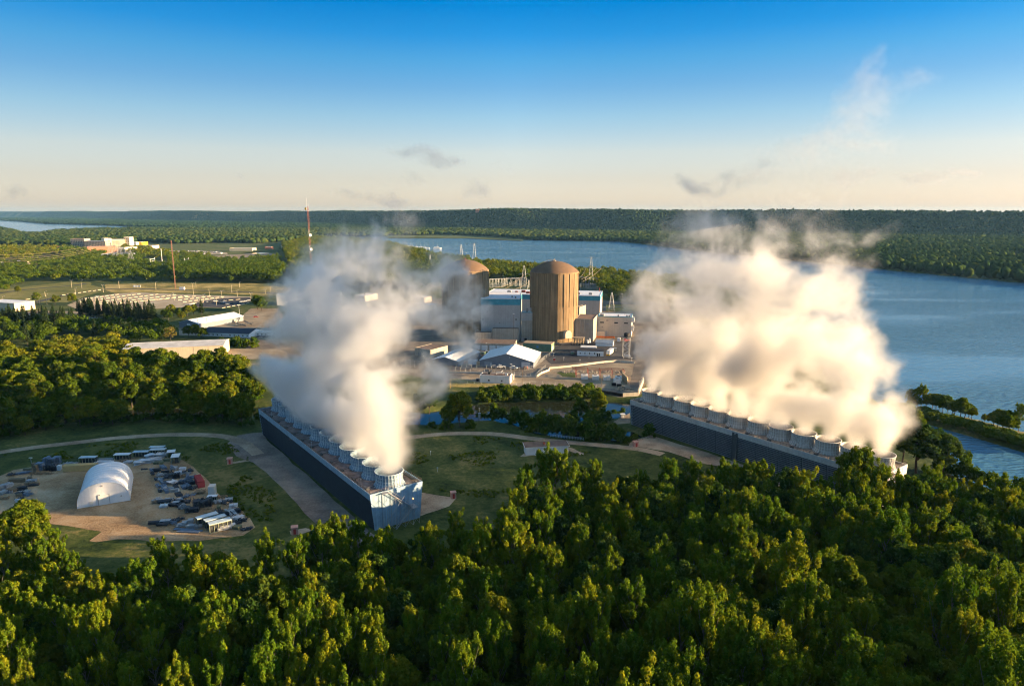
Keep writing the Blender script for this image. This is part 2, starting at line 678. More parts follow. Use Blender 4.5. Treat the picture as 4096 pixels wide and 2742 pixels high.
# ------------------------------------------------------------------ trees: crowns of small leaf faces
leaf_cot = leaf_mat('cottonwood leaves', [(0.055, 0.118, 0.008), (0.120, 0.175, 0.010), (0.225, 0.222, 0.010)], 0.4)
leaf_rnd = leaf_mat('broadleaf leaves', [(0.048, 0.092, 0.008), (0.100, 0.142, 0.010), (0.185, 0.180, 0.012)], 0.38)
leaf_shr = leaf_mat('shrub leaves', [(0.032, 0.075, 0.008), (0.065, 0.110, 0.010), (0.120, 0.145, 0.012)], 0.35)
leaf_pine = leaf_mat('pine needles', [(0.012, 0.026, 0.010), (0.022, 0.040, 0.014), (0.034, 0.052, 0.016)], 0.15)
leaf_dry = leaf_mat('thin drying leaves', [(0.13, 0.10, 0.025), (0.17, 0.14, 0.03), (0.20, 0.17, 0.04)], 0.35)
leaf_far = leaf_mat('far woods leaves', [(0.014, 0.034, 0.010), (0.030, 0.056, 0.014), (0.070, 0.085, 0.016)], 0.2)
bark = mat('grey bark', (0.20, 0.17, 0.13), 0.95, 0.35, 1.5)
bark_dark = mat('dark bark', (0.07, 0.055, 0.04), 0.95, 0.3, 1.5)


def leaves(cl, rng, size):
    """cl: list of (cx,cy,cz, rx,ry,rz, n). Returns vertices, faces, tint."""
    P, Nn, T = [], [], []
    for cx, cy_, cz, rx, ry, rz, n in cl:
        d = rng.normal(size=(n, 3))
        d /= np.linalg.norm(d, axis=1)[:, None]
        r = rng.random(n) ** 0.42
        P.append(np.array([cx, cy_, cz]) + d * r[:, None] * np.array([rx, ry, rz]))
        k = d * np.array([1 / rx, 1 / ry, 1 / rz]) + rng.normal(size=(n, 3)) * 0.55
        k[:, 2] += 0.25
        Nn.append(k / np.linalg.norm(k, axis=1)[:, None])
        T.append(np.clip(rng.normal(rng.random(), 0.18, n), 0, 1))
    P, Nn, T = np.concatenate(P), np.concatenate(Nn), np.concatenate(T)
    n = len(P)
    a = rng.normal(size=(n, 3))
    u = np.cross(Nn, a)
    u /= np.linalg.norm(u, axis=1)[:, None] + 1e-9
    w = np.cross(Nn, u)
    s_ = size * rng.uniform(0.6, 1.35, n)[:, None]
    u, w = u * s_ * 0.5, w * s_ * 0.62
    V = np.stack([P - u * 0.5 - w, P + u - w * 0.15, P + u * 0.3 + w, P - u + w * 0.2], 1).reshape(-1, 3)
    return V, np.arange(n * 4).reshape(n, 4), T


def limb(mb, pts, r0, r1, n=5):
    k = len(pts) - 1
    for i in range(k):
        mb.beam(pts[i], pts[i + 1], r0 + (r1 - r0) * i / k, n, r0 + (r1 - r0) * (i + 1) / k)


def mk_tree(name, label, cat, group, cl, tb, lm, bm_, size, rng):
    r = thing(name, label, cat, (0, 0, 0), group, world=False)
    tb.build('trunk', bm_, r)
    V, F, T = leaves(cl, rng, size)
    link('crown', np_mesh('crown', V, F, lm, T), r)
    return r


def cottonwood(seed, H=20.0, spread=3.4, nleaf=145, size=0.36, wide=False):
    rng = np.random.default_rng(seed)
    tb, cl = MB(), []
    bend = rng.normal(size=(6, 2)) * 0.25
    ax = [Vector((0, 0, -0.6))] + [Vector((bend[i, 0] * i * 0.5, bend[i, 1] * i * 0.5, H * 0.17 * (i + 1))) for i in range(5)]
    limb(tb, ax, 0.26, 0.05, 6)
    top = ax[-1]

    def plume(p, s_):
        for j in range(3):
            q = p + Vector((rng.normal() * .55, rng.normal() * .55, rng.normal() * .9)) * s_
            cl.append((q.x, q.y, q.z, 0.70 * s_, 0.70 * s_, 1.25 * s_, int(nleaf * rng.uniform(0.4, 0.75) * s_)))
    for z in np.linspace(0.62, 0.99, 5):
        p = top * 1.0
        p.z = z * H
        plume(p + Vector((rng.normal() * 0.5, rng.normal() * 0.5, 0)), 1.15)
    nb = 15 if not wide else 22
    for i in range(nb):
        z0 = H * (0.25 + 0.58 * i / nb)
        a = i * 2.4 + rng.normal() * 0.4
        t_ = (z0 / H - 0.25) / 0.58
        ln = spread * (1.25 - 0.75 * t_) * rng.uniform(0.8, 1.2)
        rise = rng.uniform(1.3, 2.3) * (1 if not wide else 0.7)
        k = min(4, int(z0 / (H * 0.17)))
        b0 = Vector((ax[k].x, ax[k].y, z0))
        d = Vector((math.cos(a), math.sin(a), rise))
        mid = b0 + d * ln * 0.55
        end = b0 + Vector((math.cos(a), math.sin(a), rise * 1.25)) * ln
        limb(tb, [b0, mid, end], 0.10, 0.03, 4)
        for f in (0.5, 0.75, 1.0):
            p = b0.lerp(end, f) + Vector(rng.normal(size=3).tolist()) * 0.45
            plume(p, rng.uniform(0.75, 1.1) * (1.0 if f > 0.5 else 0.75))
    return mk_tree('cottonwood_tree', '-', 'tree', None, cl, tb, leaf_cot, bark, size, rng)


def broadleaf(seed, H=13.0, R=5.6, size=0.62, n=105, name='broadleaf_tree', lm=None, nclump=58):
    rng = np.random.default_rng(seed)
    tb, cl = MB(), []
    limb(tb, [Vector((0, 0, -0.6)), Vector((rng.normal() * .3, rng.normal() * .3, H * .25)), Vector((rng.normal() * .6, rng.normal() * .6, H * .6))], 0.32, 0.14, 6)
    for i in range(nclump):
        zz = rng.uniform(-0.45, 1.0)
        a = rng.uniform(0, 6.283)
        rr = math.sqrt(max(0, 1 - zz * zz)) * rng.uniform(0.72, 1.08) * (0.8 + 0.35 * math.sin(a * 2 + seed) * math.cos(a * 3 + seed * 2))
        p = Vector((math.cos(a) * rr * R, math.sin(a) * rr * R, H * 0.58 + zz * H * 0.40 * rng.uniform(0.85, 1.1)))
        s_ = R * rng.uniform(0.17, 0.33)
        cl.append((p.x, p.y, p.z, s_, s_, s_ * 0.75, int(n * (s_ / 1.4) ** 1.5)))
        if i % 5 == 0:
            limb(tb, [Vector((0, 0, H * rng.uniform(0.25, 0.5))), p * 0.6 + Vector((0, 0, H * 0.2)), p], 0.12, 0.03, 4)
    cl.append((0, 0, H * 0.55, R * 0.55, R * 0.55, H * 0.25, n * 3))
    return mk_tree(name, '-', 'tree', None, cl, tb, lm or leaf_rnd, bark_dark, size, rng)


def shrub(seed, H=3.6, R=2.6, n=70, size=0.42):
    rng = np.random.default_rng(seed)
    tb, cl = MB(), []
    for i in range(5):
        a = i * 1.26
        limb(tb, [Vector((math.cos(a) * .2, math.sin(a) * .2, -0.3)), Vector((math.cos(a) * R * .4, math.sin(a) * R * .4, H * .6))], 0.06, 0.02, 4)
    for i in range(24):
        a, rr, zz = rng.uniform(0, 6.283), math.sqrt(rng.random()), rng.random()
        k = (1 - 0.6 * zz)
        s_ = R * rng.uniform(0.22, 0.4)
        cl.append((math.cos(a) * rr * R * k, math.sin(a) * rr * R * k, 0.4 + zz * H * 0.85, s_, s_, s_ * 1.05, int(n * s_)))
    return mk_tree('bank_shrub', '-', 'shrub', None, cl, tb, leaf_shr, bark_dark, size, rng)


def pine(seed, H=17.0, R=3.2):
    rng = np.random.default_rng(seed)
    tb, cl = MB(), []
    limb(tb, [Vector((0, 0, -0.5)), Vector((0, 0, H * .5)), Vector((0, 0, H * .98))], 0.25, 0.04, 6)
    nt_ = 11
    for i in range(nt_):
        z = H * (0.16 + 0.82 * i / nt_)
        r = R * (1 - i / nt_) ** 0.8 + 0.35
        m = max(3, int(7 * r / R) + 2)
        for j in range(m):
            a = j * 6.283 / m + i * 0.9 + rng.normal() * 0.2
            q = r * rng.uniform(0.55, 0.95)
            limb(tb, [Vector((0, 0, z + .2)), Vector((math.cos(a) * q, math.sin(a) * q, z - .15))], 0.05, 0.02, 3)
            cl.append((math.cos(a) * q * 0.7, math.sin(a) * q * 0.7, z, 0.3 + q * 0.4, 0.3 + q * 0.4, 0.55, 42))
    cl.append((0, 0, H * 0.97, 0.35, 0.35, 0.9, 50))
    return mk_tree('pine_tree', '-', 'tree', None, cl, tb, leaf_pine, bark_dark, 0.5, rng)


def poly_fill(poly, step, rng, jit=0.42):
    xs, ys = [p[0] for p in poly], [p[1] for p in poly]
    out = []
    r = 0
    y = min(ys)
    while y < max(ys):
        x = min(xs) + (step / 2 if r % 2 else 0)
        while x < max(xs):
            out.append((x + rng.uniform(-jit, jit) * step, y + rng.uniform(-jit, jit) * step))
            x += step
        y += step * 0.866
        r += 1
    a = np.array(out)
    return a[in_poly(a[:, 0], a[:, 1], poly)]


# far woods: many small lumpy crowns baked into one object
def icos(sub):
    bm = bmesh.new()
    bmesh.ops.create_icosphere(bm, subdivisions=sub, radius=1)
    V = np.array([v.co[:] for v in bm.verts])
    F = np.array([[v.index for v in f.verts] for f in bm.faces])
    bm.free()
    return V, F


def lumps(P, R, Hh, rng, sub, name, label, rough=0.22, m_=None):
    """One lumpy crown per point P (n,3), radius R, height Hh; one mesh."""
    bV, bF = icos(sub)
    n, m = len(P), len(bV)
    V = np.repeat(bV[None], n, 0) * (1 + rng.normal(0, rough, (n, m, 1)))
    V[:, :, 2] = np.where(V[:, :, 2] < 0, V[:, :, 2] * 1.3, V[:, :, 2])
    V[:, :, 0] *= R[:, None]
    V[:, :, 1] *= R[:, None]
    V[:, :, 2] *= Hh[:, None] * 0.45
    V += P[:, None, :]
    V[:, :, 2] += Hh[:, None] * 0.52
    F = (bF[None] + (np.arange(n) * m)[:, None, None]).reshape(-1, 3)
    tnt = np.clip(np.repeat(rng.normal(0.5, 0.25, n), len(bF)) + rng.normal(0, 0.18, n * len(bF)), 0, 1)
    o = link(name, np_mesh(name, V.reshape(-1, 3), F, m_ or leaf_far, tnt))
    o['kind'] = 'stuff'
    o['label'] = label
    o['category'] = 'woods'
    return o


def leafy_stuff(P, R, Hh, rng, per, size, name, label, m):
    """Mid-distance crowns of leaf faces baked into one object."""
    n = len(P)
    nc = 9
    d = rng.normal(size=(n, nc, 3))
    d /= np.linalg.norm(d, axis=2)[:, :, None]
    d[:, :, 2] = np.abs(d[:, :, 2]) * 1.1 - 0.25
    C = P[:, None, :] + d * np.stack([R, R, Hh * 0.36], 1)[:, None, :] * 0.68
    C[:, :, 2] += Hh[:, None] * 0.55
    C = C.reshape(-1, 3)
    cr_ = np.repeat(R, nc) * rng.uniform(0.3, 0.5, n * nc)
    k = len(C)
    dd = rng.normal(size=(k, per, 3))
    dd /= np.linalg.norm(dd, axis=2)[:, :, None]
    Q = (C[:, None, :] + dd * (cr_[:, None, None] * rng.random((k, per, 1)) ** 0.4)).reshape(-1, 3)
    N = dd.reshape(-1, 3) + rng.normal(size=(k * per, 3)) * 0.5
    N[:, 2] += 0.25
    N /= np.linalg.norm(N, axis=1)[:, None]
    u = np.cross(N, rng.normal(size=N.shape))
    u /= np.linalg.norm(u, axis=1)[:, None]
    w = np.cross(N, u)
    s_ = size * rng.uniform(0.7, 1.3, len(Q))[:, None] * np.repeat(np.repeat(R / R.mean(), nc), per)[:, None]
    u, w = u * s_ * 0.5, w * s_ * 0.6
    V = np.stack([Q - u * .5 - w, Q + u - w * .15, Q + u * .3 + w, Q - u + w * .2], 1).reshape(-1, 3)
    T = np.clip(np.repeat(np.repeat(rng.normal(0.5, 0.22, n), nc) + rng.normal(0, 0.12, n * nc), per) + rng.normal(0, 0.1, len(Q)), 0, 1)
    o = link(name, np_mesh(name, V, np.arange(len(V)).reshape(-1, 4), m, T))
    o['kind'] = 'stuff'
    o['label'] = label
    o['category'] = 'woods'
    return o


def instanced(name, label, pts, sc, protos):
    """Outlying trees of one mass: points that carry copies of the given crowns and trunks (geometry nodes)."""
    me = bpy.data.meshes.new(name)
    me.from_pydata([tuple(p) for p in pts], [], [])
    a = me.attributes.new('size', 'FLOAT', 'POINT')
    a.data.foreach_set('value', np.ascontiguousarray(sc, dtype=np.float32))
    o = link(name, me)
    ng = bpy.data.node_groups.new(name + '_scatter', 'GeometryNodeTree')
    ng.interface.new_socket('Geometry', in_out='INPUT', socket_type='NodeSocketGeometry')
    ng.interface.new_socket('Geometry', in_out='OUTPUT', socket_type='NodeSocketGeometry')
    N, Lk = ng.nodes, ng.links
    gi, go = N.new('NodeGroupInput'), N.new('NodeGroupOutput')
    jn = N.new('GeometryNodeJoinGeometry')
    for r in protos:
        jo = N.new('GeometryNodeJoinGeometry')
        for ch in r.children:
            oi = N.new('GeometryNodeObjectInfo')
            oi.inputs['Object'].default_value = ch
            Lk.new(oi.outputs['Geometry'], jo.inputs[0])
        g2 = N.new('GeometryNodeGeometryToInstance')
        Lk.new(jo.outputs[0], g2.inputs[0])
        Lk.new(g2.outputs[0], jn.inputs[0])
    ip = N.new('GeometryNodeInstanceOnPoints')
    Lk.new(gi.outputs[0], ip.inputs['Points'])
    Lk.new(jn.outputs[0], ip.inputs['Instance'])
    ip.inputs['Pick Instance'].default_value = True
    rv = N.new('FunctionNodeRandomValue')
    rv.data_type = 'FLOAT'
    rv.inputs[3].default_value = 6.283
    cx = N.new('ShaderNodeCombineXYZ')
    Lk.new(rv.outputs[1], cx.inputs[2])
    Lk.new(cx.outputs[0], ip.inputs['Rotation'])
    na = N.new('GeometryNodeInputNamedAttribute')
    na.data_type = 'FLOAT'
    na.inputs[0].default_value = 'size'
    Lk.new(na.outputs[0], ip.inputs['Scale'])
    Lk.new(ip.outputs[0], go.inputs[0])
    md = o.modifiers.new('scatter', 'NODES')
    md.node_group = ng
    o['kind'] = 'stuff'
    o['label'] = label
    o['category'] = 'woods'
    return o


def xyz(a, z=0.0):
    return np.concatenate([a, np.full((len(a), 1), z)], 1)


rr = random.Random(4)
# wooded bluffs
hxp = RNG.uniform(-9000, 4300, 42000)
hsp = RNG.uniform(-20, 620, 42000)
keep = RNG.random(42000) < np.clip(1.0 - (hsp - 430) / 200, 0.08, 1)
hxp, hsp = hxp[keep], hsp[keep]
hyp = np.interp(hxp, bx, by) + hsp * 1.08
P = np.stack([hxp, hyp, hill_h(hxp, hsp) - 2], 1)
leaf_hill = leaf_mat('hillside leaves', [(0.008, 0.020, 0.010), (0.018, 0.038, 0.014), (0.045, 0.062, 0.016)], 0.15)
lumps(P, RNG.uniform(5, 9, len(P)), RNG.uniform(10, 21, len(P)), RNG, 1, 'hillside_woods', 'dark continuous woods covering the bluffs beyond the river', 0.24, leaf_hill)
def dry(a, pad=1.5):
    """Only the points that stand on land."""
    return a[land_drop(a[:, 0], a[:, 1]) < -pad]


def off(a, polys, pad=0.0):
    for p in polys:
        a = a[sdist(a[:, 0], a[:, 1], p) < -pad]
    return a


# flood-plain woods between the near country and the bluffs
far_up = [(-1500, 869), (0, 870), (400, 877), (700, 886), (1000, 892), (1300, 898), (1640, 911), (2000, 925), (2300, 929), (2600, 936), (3000, 942), (3500, 950), (4096, 960), (5200, 980)]
far_dn = [(5200, 1300), (4096, 1200), (2700, 1090), (1640, 960), (1240, 958), (1000, 975), (700, 975), (560, 968), (420, 985), (250, 985), (0, 985), (-1500, 990)]
FARW = gl(0, far_up + far_dn)
field_px = gl(1, [(1270, 480), (1500, 470), (1900, 462), (2330, 478), (2330, 520), (1900, 560), (1600, 530), (1270, 520)])
marsh = gl(9, [(-200, 425), (300, 418), (540, 425), (1000, 452), (1000, 470), (500, 447), (-200, 445)])
sand = gl(4, [(2210, 395), (2300, 390), (2600, 400), (2600, 425), (2300, 425)])
bar = gl(4, [(1980, 495), (2200, 500), (2300, 512), (2300, 535), (2050, 520)])
for y0, y1, st in ((900, 1800, 13), (1800, 2600, 16), (2600, 4000, 20), (4000, 7000, 30), (7000, 14000, 55)):
    a = poly_fill([(-9000, y0), (5000, y0), (5000, y1), (-9000, y1)], st, rr)
    a = a[in_poly(a[:, 0], a[:, 1], FARW)]
    vis = np.abs(a[:, 0]) < a[:, 1] * 0.85 + 150
    a = off(dry(a[vis], 4), [field_px, marsh, sand, bar], 4)
    if not len(a):
        continue
    P = xyz(a)
    lumps(P, RNG.uniform(0.42, 0.72, len(P)) * st, RNG.uniform(12, 20, len(P)), RNG, 1 if st < 40 else 1, 'floodplain_woods', 'far flood plain woods between the lake and the bluffs', 0.2)

dry_grass = ground_mat('dry grass', [(0.10, 0.10, 0.025), (0.22, 0.18, 0.05), (0.38, 0.28, 0.09), (0.50, 0.37, 0.15)], (0.012, 0.07, 0.7), 1.0)  # colour lightened for the low sun that upright blades would catch
flat('hay_field', field_px, 0.10, ground_mat('green field', [(0.05, 0.075, 0.016), (0.09, 0.11, 0.028), (0.15, 0.14, 0.045)]))
flat('marsh_grass', marsh, 0.10, ground_mat('green field', []))
flat('sand_pit', sand, 0.3, ground_mat('pit sand', [(0.25, 0.17, 0.09), (0.36, 0.26, 0.15)]))

# woods behind the plant, beside the town and along the far road
PLANT_WOODS = gl(0, [(1130, 985), (1240, 957), (1400, 964), (1500, 972), (1560, 982), (1640, 1004), (1776, 1039), (1957, 1064), (2138, 1083), (2409, 1104), (2700, 1130), (2960, 1215), (2960, 1290), (2800, 1262), (2640, 1232),
                     (2520, 1218), (2440, 1200), (2390, 1160), (2300, 1140), (2080, 1124), (1950, 1118), (1830, 1140), (1720, 1165), (1640, 1168), (1500, 1160), (1300, 1145), (1180, 1135)])
TOWN_WOODS = gl(1, [(-300, 655), (0, 640), (300, 620), (560, 612), (800, 600), (1000, 592), (1180, 575), (1260, 660), (1420, 665), (1420, 600), (1760, 600), (1900, 625), (2320, 588),
                    (2400, 700), (2330, 800), (2000, 796), (1500, 792), (1280, 795), (1150, 770), (900, 795), (760, 785), (560, 775), (330, 790), (150, 805), (40, 880), (-300, 890)])
def woods(poly, st, R, H, per, size, name, label, thin=1.0):
    a = off(dry(poly_fill(poly, st, rr), 2), [])
    a = a[RNG.random(len(a)) < thin]
    n = len(a)
    return leafy_stuff(xyz(a), RNG.uniform(*R, n), RNG.uniform(*H, n), RNG, per, size, name, label, leaf_rnd)


woods(PLANT_WOODS, 9.5, (4, 8), (9, 22), 30, 1.1, 'lakeshore_woods', 'sunlit woods between the reactor buildings and the lake', 0.8)
woods(TOWN_WOODS, 12, (5, 9), (8, 16), 26, 1.3, 'roadside_woods', 'loose green woods between the hotel and the car park', 0.5)
GROVE = gl(1, [(1420, 700), (1800, 690), (2330, 660), (2400, 720), (2330, 798), (2000, 793), (1500, 788), (1420, 770)])
woods(GROVE, 7, (3.5, 5), (16, 23), 14, 1.3, 'poplar_grove', 'tall dense grove behind the car park road')
for pl in ([(500, 500), (900, 560), (800, 600), (520, 610)], [(1030, 500), (1270, 520), (1290, 560), (1100, 570), (1020, 545)], [(-300, 500), (480, 510), (500, 560), (200, 600), (-300, 610)], [(560, 585), (820, 590), (800, 608), (540, 618)],
           [(1280, 540), (1750, 575), (1750, 600), (1430, 600), (1130, 580)]):
    woods(gl(1, pl), 16, (6, 9), (9, 16), 12, 2.0, 'town_trees', 'clumps of trees among the hotel and houses', 0.7)

# ------------------------------------------------------------------ individual trees
PROT = {}
PROT['cot'] = [cottonwood(11 + i, 19 + (i % 3), 3.0 + 0.3 * (i % 3)) for i in range(6)] + [cottonwood(41, 17, 2.8, 60), cottonwood(42, 19, 2.6, 48), cottonwood(43, 18, 3.0, 70)]
PROT['wide'] = [cottonwood(61 + i, 20, 5.0, 190, 0.42, True) for i in range(3)]
PROT['rnd'] = [broadleaf(71 + i, 12.5 + i % 2, 5.4) for i in range(5)]
PROT['rndn'] = [broadleaf(91 + i, 12.5, 5.0, 0.44, 210, 'maple_tree') for i in range(4)]
leaf_dk = leaf_mat('dark broad leaves', [(0.020, 0.055, 0.012), (0.045, 0.085, 0.014), (0.085, 0.115, 0.014)], 0.35)
PROT['dk'] = [broadleaf(131 + i, 14, 4.6, 0.42, 190, 'elm_tree', leaf_dk) for i in range(3)]
PROT['shr'] = [shrub(101 + i) for i in range(4)]
PROT['pine'] = [pine(111 + i) for i in range(3)]
rng = np.random.default_rng(121)
dry_t = broadleaf(122, 13, 5, 0.5, 38, 'sparse_tree', leaf_dry, 50)
USED = set()


def plant(kind, x, y, sc, label, group=None, hs_=1.0, v=None, z=0.0):
    """Stand a tree: the first of each prototype is moved, later ones are copies."""
    ps = PROT[kind]
    i = rr.randrange(len(ps)) if v is None else v
    r = ps[i]
    rz = rr.uniform(0, 6.283)
    s_ = (sc, sc, sc * hs_)
    if (kind, i) in USED:
        return dup(r, (x, y, z), rz, s_, label, group)
    USED.add((kind, i))
    r.location, r.rotation_euler, r.scale = (x, y, z), (0, 0, rz), s_
    r['label'] = label
    if group:
        r['group'] = group
    return r


# foreground woods: outline of the tree tops in the photograph, taken at their height
ZT = 16.0
fg_top = [(-900, 1120), (-300, 1160), (0, 1182), (60, 1178), (120, 1195), (200, 1238), (260, 1232), (330, 1212), (420, 1210), (480, 1220), (560, 1222), (640, 1232), (690, 1218), (722, 1188), (800, 1186), (860, 1198), (960, 1192), (1040, 1168), (1150, 1168), (1185, 1105),
          (1200, 1058), (1330, 1045), (1390, 1070), (1480, 1068), (1570, 1062), (1640, 1068), (1700, 1064), (1790, 1080), (1815, 1100), (1880, 1110), (1920, 1098), (2000, 1106), (2075, 1100), (2150, 1105), (2250, 1110), (2342, 1134), (2700, 1160), (2900, 1158)]
fg_top = [(u, v - (9 if u < 1100 else 12)) for u, v in fg_top]
FG = [g(15, u, v, ZT) for u, v in fg_top]
FG += [Vector((330, 60, 0)), Vector((-260, 60, 0))]
GAP = gl(15, [(1270, 1120), (1330, 1130), (1300, 1175), (1230, 1180)], 0)
fg = off(dry(poly_fill(FG, 6.1, rr), 3), [GAP])
ctr = fg[np.argsort(fg[:, 1])]
FGT = []
n_t = {'cot': 0, 'rndn': 0, 'stuff': 0}
rest = []
vis = np.abs(ctr[:, 0]) < ctr[:, 1] * 0.80 + 14
for (x, y), v_ in zip(ctr, vis):
    u = x / max(60.0, y)
    tall = 0.80 + 0.36 * max(0.0, min(1.0, (u + 0.6) / 1.1)) + 0.30 * (fbm(np.array([x / 28]), np.array([y / 28]), 2, 9)[0] - 0.5)
    edge = y > 185 or rr.random() < 0.12 + 0.22 * (u > 0.25)
    if v_ and n_t['cot'] + n_t['rndn'] < 560:
        if edge and n_t['rndn'] < 150:
            n_t['rndn'] += 1
            plant('rndn', x, y, rr.uniform(0.7, 1.05) * tall, 'rounded bushy green tree within the dense foreground woods', 'rounded trees of the foreground woods', rr.uniform(1.15, 1.4))
            continue
        if rr.random() < 0.13:
            plant('dk', x, y, rr.uniform(0.75, 1.05) * tall, 'dark green broad-crowned tree within the dense foreground woods', 'dark broad trees of the foreground woods', rr.uniform(1.0, 1.3))
            continue
        if n_t['cot'] < 290:
            n_t['cot'] += 1
            plant('cot', x, y, rr.uniform(0.56, 0.94) * tall, 'tall upright cottonwood with yellow-green plumes in the foreground woods', 'cottonwoods of the foreground woods', rr.uniform(1.12, 1.35))
            continue
    rest.append((x, y, tall))
rest = np.array(rest)
instanced('foreground_woods', 'farther crowns closing the dense foreground woods', xyz(rest[:, :2]), RNG.uniform(0.60, 0.95, len(rest)) * rest[:, 2], PROT['cot'][:5] + PROT['rndn'][:3])
und = off(dry(poly_fill(FG, 4.2, rr), 2), [GAP], 2)
und = und[(np.abs(und[:, 0]) < und[:, 1] * 0.8 + 10) & (und[:, 1] > 85)]
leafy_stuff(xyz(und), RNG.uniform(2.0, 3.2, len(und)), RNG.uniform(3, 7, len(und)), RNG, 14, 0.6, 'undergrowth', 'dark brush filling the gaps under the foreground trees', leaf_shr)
print('foreground', len(fg), n_t, len(rest), len(und))

# single trees one can point to
for kind, px, z_, sc, hs_, lab in (
        ('wide', (1640, 1440), 16, 1.05, 1.0, 'large domed sunlit tree standing out near the bottom of the woods'),
        ('cot', (1805, 1310), 19, 1.25, 1.05, 'tall pale-stemmed tree with a bright crown rising over the dark woods'),
        ('wide', (1270, 1065), 15, 1.0, 0.95, 'broad tree beside the flat-roofed white hut'),
        ('wide', (1740, 1085), 15, 1.0, 0.9, 'broad tree in front of the cooling tower with the dark riser'),
        ('rndn', (1955, 1085), 14, 1.25, 1.5, 'leafy tree hiding the near corner of the sunlit cooling tower'),
        ('dk', (2105, 1000), 15, 1.75, .85, 'vine-hung big tree between the sunlit cooling tower and the water'),
        ('dk', (2162, 1022), 12, 1.5, .8, 'big round tree at the water edge behind the vine-hung tree'),
        ('rndn', (2070, 985), 16, 1.3, 1.6, 'upright tree just behind the end of the sunlit cooling tower'),
        ('rnd', (1048, 920), 9, 1.0, 1.0, 'large rounded tree on the canal bank beside the left steam'),
        ('rndn', (66, 1205), 9, 1.35, 1.0, 'golden bushy tree at the corner of the gravel yard'),
        ('rnd', (392, 750), 9, 1.0, 1.0, '')):
    if lab:
        p = g(15, px[0], px[1], z_)
        plant(kind, p.x, p.y, sc, lab, None, hs_)
p = g(12, 1460, 340, 2)
dry_t.location = (p.x, p.y, 0)
tag(dry_t, 'thinly leaved yellowish tree standing behind the long tan warehouse', 'tree')

# woods left of the cooling towers
LW = [g(12, u, v, 9) for u, v in [(-350, 380), (0, 375), (100, 375), (330, 365), (480, 310), (850, 310), (960, 285), (1040, 350), (1120, 400), (1180, 440), (1420, 470), (1500, 540), (1640, 520), (1760, 470), (2000, 470), (2110, 520), (2200, 640), (2250, 800)]]
LW += gl(12, [(2200, 1085), (1500, 1045), (1280, 1045), (560, 1100), (0, 1185), (-350, 1240)])
lw = dry(poly_fill(LW, 8.4, rr), 0.5)
lw = lw[np.argsort(lw[:, 1])]
for i, (x, y) in enumerate(lw[:270]):
    k_ = rr.uniform(0.55, 1.0) + 0.35 * fbm(np.array([x / 22]), np.array([y / 22]), 2, 3)[0]
    plant('rnd', x, y, min(1.15, k_), 'round-crowned tree of the woods between canal and tan warehouse', 'round trees of the canal woods', rr.uniform(0.75, 1.25))
bw_ = dry(poly_fill(LW, 4.6, rr), 1.5)
leafy_stuff(xyz(bw_), RNG.uniform(2.0, 3.4, len(bw_)), RNG.uniform(2.5, 6, len(bw_)), RNG, 16, 0.7, 'canal_brush', 'dense brush under the round trees of the canal woods', leaf_shr)
if len(lw) > 270:
    q = lw[270:]
    leafy_stuff(xyz(q), RNG.uniform(4, 6.5, len(q)), RNG.uniform(9, 14, len(q)), RNG, 60, 0.9, 'canal_woods', 'farther crowns of the woods below the tan warehouse', leaf_rnd)
MIDW = gl(12, [(-350, 330), (-350, 190), (0, 215), (380, 225), (520, 205), (760, 235), (900, 235), (1080, 240), (1300, 250), (1400, 260), (1500, 320), (1380, 380), (1120, 400), (900, 330), (500, 330), (300, 400), (0, 400)])
mw = poly_fill(MIDW, 10.5, rr)
k = RNG.random(len(mw))
leafy_stuff(xyz(mw[k < 0.7]), RNG.uniform(4, 6.5, int((k < .7).sum())), RNG.uniform(9, 15, int((k < .7).sum())), RNG, 50, 1.0, 'mixed_woods', 'mixed woods between the pines and the canal trees', leaf_rnd)
for x, y in mw[k > 0.82][:60]:
    plant('pine', x, y, rr.uniform(0.75, 1.05), 'dark pine among the mixed woods left of the warehouse', 'pines of the mixed woods')
PN = gl(12, [(660, 110), (800, 118), (1050, 135), (1330, 150), (1340, 180), (1050, 175), (760, 150), (680, 140)])
for x, y in poly_fill(PN, 7.5, rr)[:90]:
    plant('pine', x, y, rr.uniform(0.8, 1.1), 'dark pine in the belt below the car park', 'pines of the belt below the car park')
PNL = gl(12, [(-200, 180), (0, 180), (250, 195), (420, 210), (660, 195), (640, 225), (400, 250), (0, 250), (-200, 250)])
for x, y in poly_fill(PNL, 8.5, rr)[:60]:
    plant('pine', x, y, rr.uniform(0.8, 1.1), 'dark pine in the belt near the low tan building', 'pines near the low tan building')
for u, v, lab in ((1720, 125, 'dark spruce at the end of the pine belt by the car park'),):
    p = g(12, u, v)
    plant('pine', p.x, p.y, 1.05, lab, None, 0.9)
for u, v, sc, lab in ((310, 965, .9, 'round shade tree on the lawn, first of three from the town side'), (462, 980, .85, 'round shade tree on the lawn, middle one of three'),
                      (612, 975, .9, 'round shade tree on the lawn beside the parking rows'), (2190, 1030, 1.15, 'dark round tree at the edge of the car park beside the steam')):
    p = g(1, u, v)
    plant('rnd', p.x, p.y, sc, lab)
for pts, lab, gr in (([(1380, 1090), (1440, 1080), (1500, 1085), (1570, 1075), (1620, 1065), (1530, 1110), (1410, 1115)], 'green tree in the clump beside the white-roofed shed', 'trees beside the white-roofed shed'),
                     ([(1580, 1250), (1640, 1255), (1700, 1262)], 'small tree beside the navy-roofed office', 'small trees beside the navy-roofed office')):
    for u, v in pts:
        p = g(1, u, v)
        plant('rnd', p.x, p.y, rr.uniform(0.6, 0.9), lab, gr)
